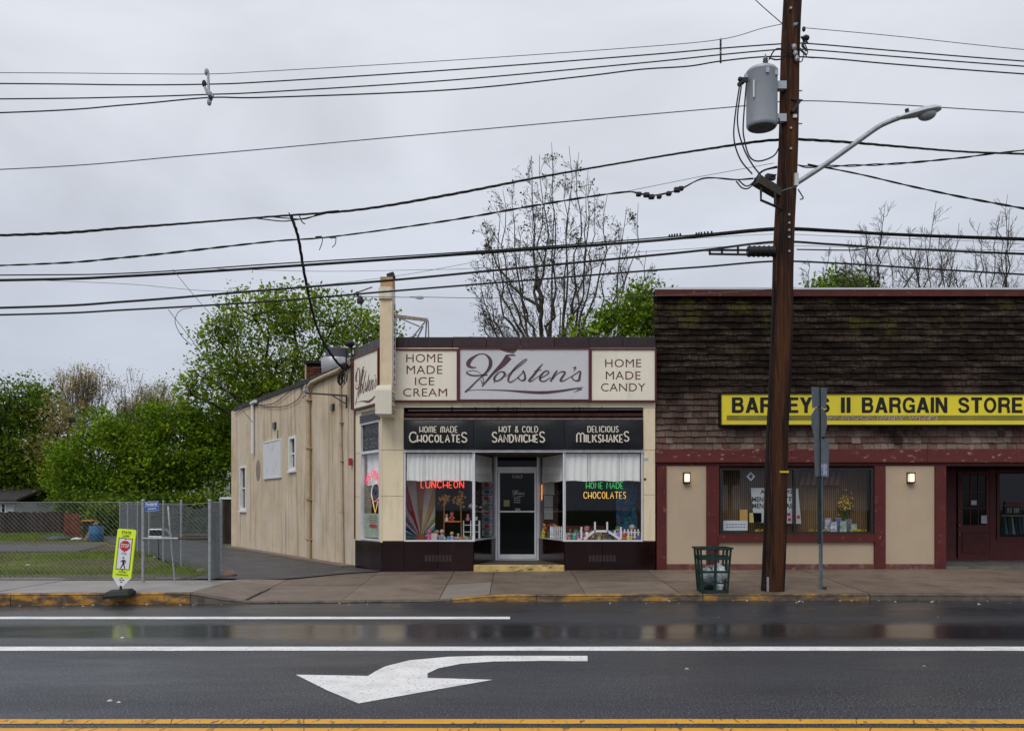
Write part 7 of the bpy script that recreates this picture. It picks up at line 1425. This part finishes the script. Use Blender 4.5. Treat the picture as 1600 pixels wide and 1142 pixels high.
for i, (px, py_, lab) in enumerate(((43, 883, 'small white scrap on the muddy patch of the lot'), (242, 870, 'white scrap on the grass behind the gate'))):
    Y = 1.49 * F / (py_ - HY); q = lump((PX(px, Y), Y, .215), .05, .02, i + 20); q.build('litter_scrap', PWHITE, None, label=lab, cat='litter')
# ================================================================= FAR HOUSES
SID = mat('white_siding', (.52, .54, .57), .7, var=.05, vs=1); RF = mat('dark_roof_shingle', (.05, .045, .045), .9, var=.3, vs=3)
def house(x0, x1, Y, z1, dep, lab, wins, ridge):
    h = empty('house', ((x0 + x1) / 2, Y, .1), lab, 'house'); z = .1
    B('core', SID, h, x0 + .05, x1 - .05, Y + .03, Y + dep, .1, z1); q = MB()
    while z < z1: q.hexa([(x0, Y - .03, z), (x1, Y - .03, z), (x1, Y + .029, z), (x0, Y + .029, z), (x0, Y + .0, z + .17), (x1, Y + .0, z + .17), (x1, Y + .029, z + .17), (x0, Y + .029, z + .17)]); z += .18
    q.build('siding', SID, h, kind='stuff'); q = MB(); xm = (x0 + x1) / 2
    q.hexa([(x0 - .4, Y - .5, z1), (x1 + .4, Y - .5, z1), (x1 + .4, Y + dep / 2, z1 + ridge), (x0 - .4, Y + dep / 2, z1 + ridge), (x0 - .4, Y - .5, z1 + .15), (x1 + .4, Y - .5, z1 + .15), (x1 + .4, Y + dep / 2, z1 + ridge + .15), (x0 - .4, Y + dep / 2, z1 + ridge + .15)]); q.hexa([(x0 - .4, Y + dep / 2, z1 + ridge), (x1 + .4, Y + dep / 2, z1 + ridge), (x1 + .4, Y + dep + .5, z1), (x0 - .4, Y + dep + .5, z1), (x0 - .4, Y + dep / 2, z1 + ridge + .15), (x1 + .4, Y + dep / 2, z1 + ridge + .15), (x1 + .4, Y + dep + .5, z1 + .15), (x0 - .4, Y + dep + .5, z1 + .15)]); q.build('roof', RF, h)
    for a, b, c, d in wins: q = MB(); q.frame(a, b, c, d, Y - .07, Y - .031, .07); w_ = q.build('window', WHITE, h); B('pane', DKGLASS, w_, a + .065, b - .065, Y - .05, Y - .04, c + .06, d - .06)
    return h
Yh = 58; house(PX(318, Yh), PX(470, Yh), Yh, PZ(700, Yh), 9, 'white sided house seen through the trees beside the stucco wall', [(PX(345, Yh), PX(352, Yh), PZ(775, Yh), PZ(742, Yh)), (PX(358, Yh), PX(364, Yh), PZ(775, Yh), PZ(742, Yh))], 2.2)
house(PX(-60, 56), PX(22, 56), 56, PZ(784, 56), 7, 'low white garage with pale roof behind the back board fence', [(PX(2, 56), PX(10, 56), 1.2, 1.9)], .9)
# ================================================================= TREES
def tubes_np(segs, n=5):
    """segs: list of (p0, p1, r0, r1)"""
    A = np.array([[*s[0]] for s in segs]); Bq = np.array([[*s[1]] for s in segs]); r0 = np.array([s[2] for s in segs]); r1 = np.array([s[3] for s in segs])
    d = Bq - A; L_ = np.linalg.norm(d, axis=1, keepdims=True); d = d / np.maximum(L_, 1e-6); up = np.where(np.abs(d[:, 2:3]) < .9, np.array([[0, 0, 1.]]), np.array([[1., 0, 0]]))
    u = np.cross(d, up); u /= np.linalg.norm(u, axis=1, keepdims=True); v = np.cross(d, u); V = []
    for P_, r in ((A, r0), (Bq, r1)):
        for k in range(n): a = 2 * math.pi * k / n; V.append(P_ + (u * math.cos(a) + v * math.sin(a)) * r[:, None])
    V = np.stack(V, 1); m = len(segs); base = (np.arange(m) * 2 * n)[:, None]; Fq = [np.concatenate([base + k, base + (k + 1) % n, base + n + (k + 1) % n, base + n + k], 1) for k in range(n)]
    return V.reshape(-1, 3), np.stack(Fq, 1).reshape(-1, 4)
def leaves(centers, rad, per, size, seed, flat_=.5):
    rr = np.random.RandomState(seed); C_ = np.repeat(np.asarray(centers), per, 0); n = len(C_)
    P_ = C_ + rr.normal(0, 1, (n, 3)) * rad * np.array([1, 1, .75]); nrm = rr.normal(0, 1, (n, 3)) + np.array([0, 0, .9]); nrm /= np.linalg.norm(nrm, axis=1, keepdims=True)
    t1 = np.cross(nrm, rr.normal(0, 1, (n, 3))); t1 /= np.linalg.norm(t1, axis=1, keepdims=True); t2 = np.cross(nrm, t1); cs_ = np.repeat(rr.uniform(.65, 1.35, len(centers)), per); s = (size * cs_ * rr.uniform(.5, 1.4, n))[:, None]
    V = np.stack([P_ - t1 * s * .5, P_ + t2 * s * .33 - nrm * s * .06, P_ + t1 * s * .5, P_ - t2 * s * .33 - nrm * s * .06], 1).reshape(-1, 3); return V, np.arange(4 * n).reshape(-1, 4)
def leafy(name, lab, base, lobes, leafmat, bark, seed, cpl=60, per=26, rad=.28, size=.17, trunk=.3, fill=.35, fork=.35, trunks=1, limbs=9):
    """lobes: (x, y, z, rx, ry, rz); twigs run to clumps set through each lobe's outer volume"""
    rr = random.Random(seed); t = empty(name, base, lab, 'tree'); b = Vector(base); segs = []; cl = []
    top = max(l[2] for l in lobes); hub = Vector((b.x, b.y, lerp(b.z, top, fork)))
    for k in range(trunks):
        off = Vector((rr.uniform(-.4, .4), rr.uniform(-.4, .4), 0)) * (trunks > 1); p = b + off
        for i in range(6): q_ = (b + off).lerp(hub, (i + 1) / 6) + Vector((rr.uniform(-.08, .08), rr.uniform(-.08, .08), 0)); segs.append((p, q_, trunk * (1 - .08 * i), trunk * (1 - .08 * (i + 1)))); p = q_
    def branch(a, c, r0, r1, n, wob):
        p = a; 
        for i in range(n):
            t_ = (i + 1) / n; q_ = a.lerp(c, t_) + Vector((rr.gauss(0, wob), rr.gauss(0, wob), rr.gauss(0, wob * .6) + math.sin(t_ * math.pi) * (c - a).length * .06)) * (i < n - 1); segs.append((p, q_, lerp(r0, r1, i / n), lerp(r0, r1, t_))); p = q_
    for lx, ly, lz, rx, ry, rz in lobes:
        c = Vector((lx, ly, lz)); branch(hub, c + Vector((0, 0, -rz * .3)), trunk * .5, trunk * .18, 6, .18); n = int(cpl * rx * rz)
        lm = []
        for j in range(limbs):
            a = rr.uniform(0, 6.283); e_ = rr.uniform(-.4, 1.2); m_ = c + Vector((math.cos(a) * math.cos(e_) * rx, math.sin(a) * math.cos(e_) * ry, math.sin(e_) * rz)) * rr.uniform(.5, .75); branch(c + Vector((0, 0, -rz * .3)), m_, trunk * .16, trunk * .05, 4, .1); lm.append(m_)
        for j in range(n):
            while True:
                v = Vector((rr.gauss(0, 1), rr.gauss(0, 1), rr.gauss(0, 1)))
                if v.length > .1: break
            v.normalize(); s_ = rr.uniform(fill, 1.0) ** .5; g = 1 + .22 * math.sin(v.x * 5 + lx) * math.cos(v.z * 6 + lz * 2) + rr.gauss(0, .10)
            p = c + Vector((v.x * rx, v.y * ry, v.z * rz)) * s_ * g; cl.append(p)
            if j % 3 == 0: m_ = min(lm, key=lambda w_: (w_ - p).length); branch(m_, p, trunk * .045, .008, 3, .05)
    V, Fq = tubes_np(segs); npmesh('trunk', V, Fq, bark, t, True)
    V, Fq = leaves(cl, rad, per, size, seed); npmesh('crown', V, Fq, leafmat, t); return t
def L(px, py_, Y, rx, rz, dy=0, ry=None): return (PX(px, Y), Y + dy, PZ(py_, Y), rx * Y / F, (ry or rx) * Y / F, rz * Y / F)
Y = 60; leafy('broadleaf_tree', 'large dark green tree at the edge of the lot behind the garage', (PX(28, Y), Y, 0), [L(20, 640, Y, 52, 45), L(62, 640, Y, 38, 42), L(-30, 660, Y, 55, 60), L(70, 725, Y, 42, 44), L(20, 715, Y, 55, 55), L(-20, 745, Y, 60, 45), L(60, 750, Y, 50, 40)], LEAF_DARK, BARK, 1, 24, 40, .44, .21, .45, .25, .35)
Y = 57; leafy('budding_tree', 'olive brown budding tree behind the dark one and the bright green one', (PX(95, Y), Y, 0), [L(90, 665, Y, 34, 46), L(112, 650, Y, 32, 32), L(120, 700, Y, 40, 45), L(75, 705, Y, 24, 40)], LEAF_OLIVE, BARKG, 2, 16, 13, .42, .19, .35, .3, .4)
Y = 52; leafy('maple_tree', 'broad bright green tree with low spreading crown behind the chain link gate', (PX(238, Y), Y, 0), [L(215, 690, Y, 65, 48), L(150, 715, Y, 60, 50), L(110, 735, Y, 42, 42), L(285, 690, Y, 60, 55), L(330, 720, Y, 45, 45), L(240, 735, Y, 70, 45), L(170, 665, Y, 35, 30), L(265, 650, Y, 45, 36), L(325, 660, Y, 40, 35), L(200, 752, Y, 62, 30), L(310, 748, Y, 42, 26), L(130, 760, Y, 48, 28)], LEAF_MAPLE, BARK, 3, 25, 42, .38, .19, .28, .2, .2)
Y = 54; leafy('broadleaf_tree', 'bright green tree top showing over the low stucco roofline', (PX(400, Y), Y, 0), [L(390, 625, Y, 42, 36), L(425, 612, Y, 36, 26), L(362, 655, Y, 34, 36), L(400, 670, Y, 60, 40), L(350, 700, Y, 30, 40)], LEAF_MAPLE, BARK, 4, 34, 26, .34, .22, .25, .25, .3)
Y = 50; leafy('tall_maple_tree', 'tall airy spring green tree rising behind the stucco side wall', (PX(455, Y), Y, 0), [L(400, 490, Y, 62, 42), L(345, 525, Y, 36, 38), L(330, 585, Y, 42, 34), L(300, 610, Y, 26, 26), L(460, 480, Y, 60, 36), L(520, 500, Y, 55, 40), L(570, 530, Y, 48, 40), L(600, 520, Y, 26, 28), L(430, 560, Y, 60, 50), L(500, 570, Y, 60, 42), L(380, 570, Y, 50, 40), L(420, 620, Y, 40, 30)], LEAF_SPRING, BARK, 5, 24, 32, .36, .18, .3, .35, .35, 1, 11)
Y = 38.5; leafy('broadleaf_tree', 'fresh green tree beside the shingled parapet behind the bare tree', (PX(990, Y), Y, 0), [L(985, 490, Y, 34, 36), L(1012, 465, Y, 26, 24), L(950, 510, Y, 32, 26), L(1010, 510, Y, 40, 34), L(910, 525, Y, 30, 20), L(1035, 500, Y, 30, 40)], LEAF_MAPLE, BARK, 6, 44, 24, .3, .18, .25, .3, .4)
Y = 46; leafy('broadleaf_tree', 'green tree crown just showing above the shingled parapet by the pole', (PX(1312, Y), Y, 0), [L(1312, 446, Y, 36, 22), L(1345, 452, Y, 28, 18), L(1285, 452, Y, 28, 18), L(1315, 470, Y, 60, 24)], LEAF_MAPLE, BARK, 7, 50, 24, .28, .17, .25, .3, .6)
# filler wood far off behind the fences
q = []; rr = random.Random(5)
def bare(name, lab, base, H, W, seed, trunk, stems=1, bud=None, lean=(0, 0), depth=6, buds=0, upb=.5, first=.28, twig=.011, ang=(.28, .75)):
    rr = random.Random(seed); t = empty(name, base, lab, 'tree'); segs = []; tips = []
    def grow(p, d, L_, r, lv):
        n = 3 if lv < 3 else 2; q0 = p
        for i in range(n):
            d = (d + Vector((rr.gauss(0, .09), rr.gauss(0, .09), upb * .2))).normalized(); q1 = q0 + d * (L_ / n); r1 = max(twig * .8, r * (1 - .22 * (i + 1) / n)); segs.append((q0, q1, max(twig * .8, r * (1 - .22 * i / n)), r1)); q0 = q1
            if lv >= 2 and lv < depth and rr.random() < .55:
                a = rr.uniform(0, 6.283); s_ = d.orthogonal().normalized(); s_.rotate(Matrix.Rotation(a, 3, d)); grow(q0, (d + s_ * rr.uniform(.5, .9)).normalized(), L_ * rr.uniform(.4, .6), max(twig, r * .4), lv + 2)
        if lv >= depth: tips.append(q0); return
        k = rr.choice((2, 2, 3)) if lv else 3
        a0 = rr.uniform(0, 6.283)
        for j in range(k):
            a = a0 + j * 6.283 / k + rr.uniform(-.5, .5); s_ = d.orthogonal().normalized(); s_.rotate(Matrix.Rotation(a, 3, d)); th = rr.uniform(*ang) * (1.25 if j else .6)
            nd = (d * math.cos(th) + s_ * math.sin(th)).normalized(); grow(q0, nd, L_ * rr.uniform(.68, .9), max(twig, r * (.72 if j == 0 else .55)), lv + 1)
    b = Vector(base)
    for k in range(stems):
        a = 6.283 * k / stems + rr.uniform(-.3, .3); off = Vector((math.cos(a), math.sin(a), 0)) * (.35 if stems > 1 else 0); d = Vector((lean[0] + math.cos(a) * .16 * (stems > 1), lean[1] + math.sin(a) * .12 * (stems > 1), 1)).normalized(); grow(b + off, d, H * first, trunk * rr.uniform(.7, 1), 0)
    E = np.array([[*s_[1]] for s_ in segs]); kz = H / (E[:, 2].max() - b.z); kx = W / max(1e-3, np.percentile(E[:, 0], 98) - np.percentile(E[:, 0], 2)); fx = lambda p: Vector((b.x + (p.x - b.x) * kx, b.y + (p.y - b.y) * kx, b.z + (p.z - b.z) * kz))
    segs = [(fx(s_[0]), fx(s_[1]), s_[2], s_[3]) for s_ in segs]; tips = [fx(p) for p in tips]
    V, Fq = tubes_np(segs, 4); npmesh('trunk', V, Fq, BARKG, t, True)
    if bud is not None: V, Fq = leaves(tips, .12 if buds < 7 else .25, buds, .10 if buds < 7 else .13, seed); npmesh('buds', V, Fq, bud, t)
    return t
BUD = mat('dark_bud_tips', (.07, .055, .03), .8, island=.3)
def fan_tree(name, lab, Y, base_px, hubs, tips_px, seed, trunk=.2, bud=None, buds=3, side=1.0, fork=.5):
    '''bare tree: leaders fan from the hubs to given tips, each clothed in side branches and twigs'''
    rr = random.Random(seed); b = Vector((PX(base_px, Y), Y, 0)); t = empty(name, tuple(b), lab, 'tree'); segs = []; tips = []
    def path(p0, p1, r0, r1, n, bend, wob):
        pp = [p0]; L_ = (p1 - p0).length
        for i in range(1, n + 1): u = i / n; pp.append(p0.lerp(p1, u) + bend * math.sin(u * math.pi) * L_ + Vector((rr.gauss(0, wob), rr.gauss(0, wob), rr.gauss(0, wob))) * L_ * (i < n))
        for i in range(n): segs.append((pp[i], pp[i + 1], lerp(r0, r1, i / n), lerp(r0, r1, (i + 1) / n)))
        return pp
    def twig(p, d, L_, r, lv):
        e_ = p + d * L_; pp = path(p, e_, r, .006, 4 if lv else 5, Vector((0, 0, -.05)), .025)
        if lv >= 3: tips.append(e_); return
        for i in range(1, len(pp)):
            if rr.random() < (.85, .8, .5)[lv]:
                ax = Vector((rr.gauss(0, 1), rr.gauss(0, 1), rr.gauss(0, 1))).normalized(); d2 = (d + d.cross(ax).normalized() * rr.uniform(.45, .95) + Vector((0, 0, .18))).normalized(); twig(pp[i], d2, L_ * rr.uniform(.35, .6) * (1 - .12 * i) + .12, max(.0075, r * .55), lv + 1)
        tips.append(e_)
    H_ = [(Vector((PX(a, Y), Y, PZ(c, Y))), k) for a, c, k in hubs]
    for h, k in H_: path(b + Vector((rr.uniform(-.2, .2), rr.uniform(-.2, .2), 0)), h, trunk * k, trunk * k * .10, 6, Vector((0, 0, 0)), .006)
    for a, c in tips_px:
        e_ = Vector((PX(a, Y), Y + rr.uniform(-2.4, 2.4), PZ(c, Y))); h = min(H_, key=lambda v: abs(v[0].x - e_.x) + rr.uniform(0, .5))[0]; h = b.lerp(h, rr.uniform(.60, .97)); L_ = (e_ - h).length; out_ = Vector(((e_.x - h.x) * .10 / max(.1, L_), 0, -.04)); pp = path(h, e_, trunk * .30, .009, 12, out_ * 2.2, .012)
        for i in range(2, 12):
            u = i / 12; d = (pp[i + (i < 12)] - pp[i - 1]).normalized()
            for _ in range(rr.choice((1, 1, 2))):
                a2 = rr.uniform(0, 6.283); s_ = d.orthogonal().normalized(); s_.rotate(Matrix.Rotation(a2, 3, d)); d2 = (d * .9 + s_ * rr.uniform(.5, .95) + Vector((0, 0, .12))).normalized(); twig(pp[i], d2, side * rr.uniform(.7, 1.5) * (1.25 - .85 * u), lerp(trunk * .07, .008, u), 1)
    V, Fq = tubes_np(segs, 4); npmesh('trunk', V, Fq, BARKG, t, True)
    if bud is not None: V, Fq = leaves(tips, .05, buds, .085, seed); npmesh('buds', V, Fq, bud, t)
    return t
fan_tree('bare_tree', 'tall bare tree with fanning branches and tiny buds behind the corner shop', 42, 858, [(842, 455, 1), (862, 470, 1), (876, 480, .8), (888, 490, .6)], [(758, 350), (772, 318), (800, 268), (830, 246), (843, 240), (866, 262), (886, 248), (902, 252), (920, 262), (915, 300), (945, 318), (975, 335), (980, 372), (1002, 410), (1030, 432), (768, 385), (760, 440), (765, 490), (1000, 455), (955, 350), (850, 300), (880, 290), (810, 330), (835, 320), (746, 418), (1012, 388), (935, 285), (785, 285), (990, 335), (860, 240), (748, 455)], 12, .26, BUD, 2, 1.15)
RW = ((1262, [(1260, 440, 1)], [(1247, 405), (1262, 412), (1276, 404)], 21, .08, 'small bare sapling directly beside the utility pole above the parapet', .5),
      (1385, [(1370, 450, .8), (1395, 445, 1)], [(1352, 345), (1372, 338), (1395, 350), (1425, 342), (1318, 395), (1340, 372), (1410, 365), (1300, 412), (1440, 395)], 22, .2, 'bare spreading tree over the parapet past the green crown', 1.0),
      (1450, [(1445, 440, 1), (1465, 450, .7)], [(1430, 360), (1450, 332), (1477, 334), (1500, 355), (1465, 370), (1490, 345), (1420, 400)], 23, .2, 'bare tree in the middle of the row above the yellow sign', 1.0),
      (1515, [(1510, 445, 1), (1535, 450, .8)], [(1505, 372), (1530, 350), (1545, 340), (1558, 352), (1572, 380), (1490, 400), (1540, 380)], 24, .2, 'leaning bare tree behind the shingled parapet near the last one', 1.0),
      (1585, [(1575, 440, 1), (1600, 450, .8)], [(1568, 308), (1580, 330), (1600, 342), (1625, 350), (1555, 340), (1650, 380), (1590, 372)], 25, .22, 'tall bare tree at the end of the row above the shingled parapet', 1.0))
for i, (bp_, hb, tp, sd, tk, lab, sd_) in enumerate(RW): fan_tree('bare_tree', lab, 40 + i, bp_, hb, tp, sd, tk, None, 0, sd_)
Y = 72; bare('budding_tree', 'pale budding tree top poking up behind the dark tree', (PX(122, Y), Y, 0), PZ(568, Y), 3.6, 31, .16, 2, LEAF_PALE, (0, 0), 6, 7, .8, .3, .012, (.2, .5)); bare('budding_tree', 'pair of pale budding tops above the bright green tree', (PX(215, Y), Y, 0), PZ(580, Y), 4.4, 33, .16, 3, LEAF_PALE, (0, 0), 6, 7, .8, .3, .012, (.2, .5))
# far-off wood closing the horizon
cl = []
for i in range(1100): x = rr.uniform(-75, -8); yy = 78 + rr.uniform(-3, 5); cl.append((x, yy, rr.uniform(.5, 5.0 + 1.2 * math.sin(x * .4) + math.sin(x * 1.1))))
V, Fq = leaves(cl, .8, 16, .45, 77); o = npmesh('distant_wood', V, Fq, LEAF_DARK); tag(o, 'dark green wood closing the view behind the lot', 'wood', kind='stuff')
cl = [(rr.uniform(PX(95, 50), PX(352, 50)), 49.5 + rr.uniform(-.6, .8), rr.uniform(.1, 2.3)) for i in range(620)] + [(rr.uniform(PX(150, 46), PX(215, 46)), 45.5 + rr.uniform(-.6, .8), rr.uniform(.1, 1.7)) for i in range(160)]
V, Fq = leaves(cl, .28, 26, .18, 78); o = npmesh('undergrowth', V, Fq, LEAF_DARK); tag(o, 'dark undergrowth under the trees behind the back fence', 'undergrowth', kind='stuff')
bpy.context.view_layer.update()
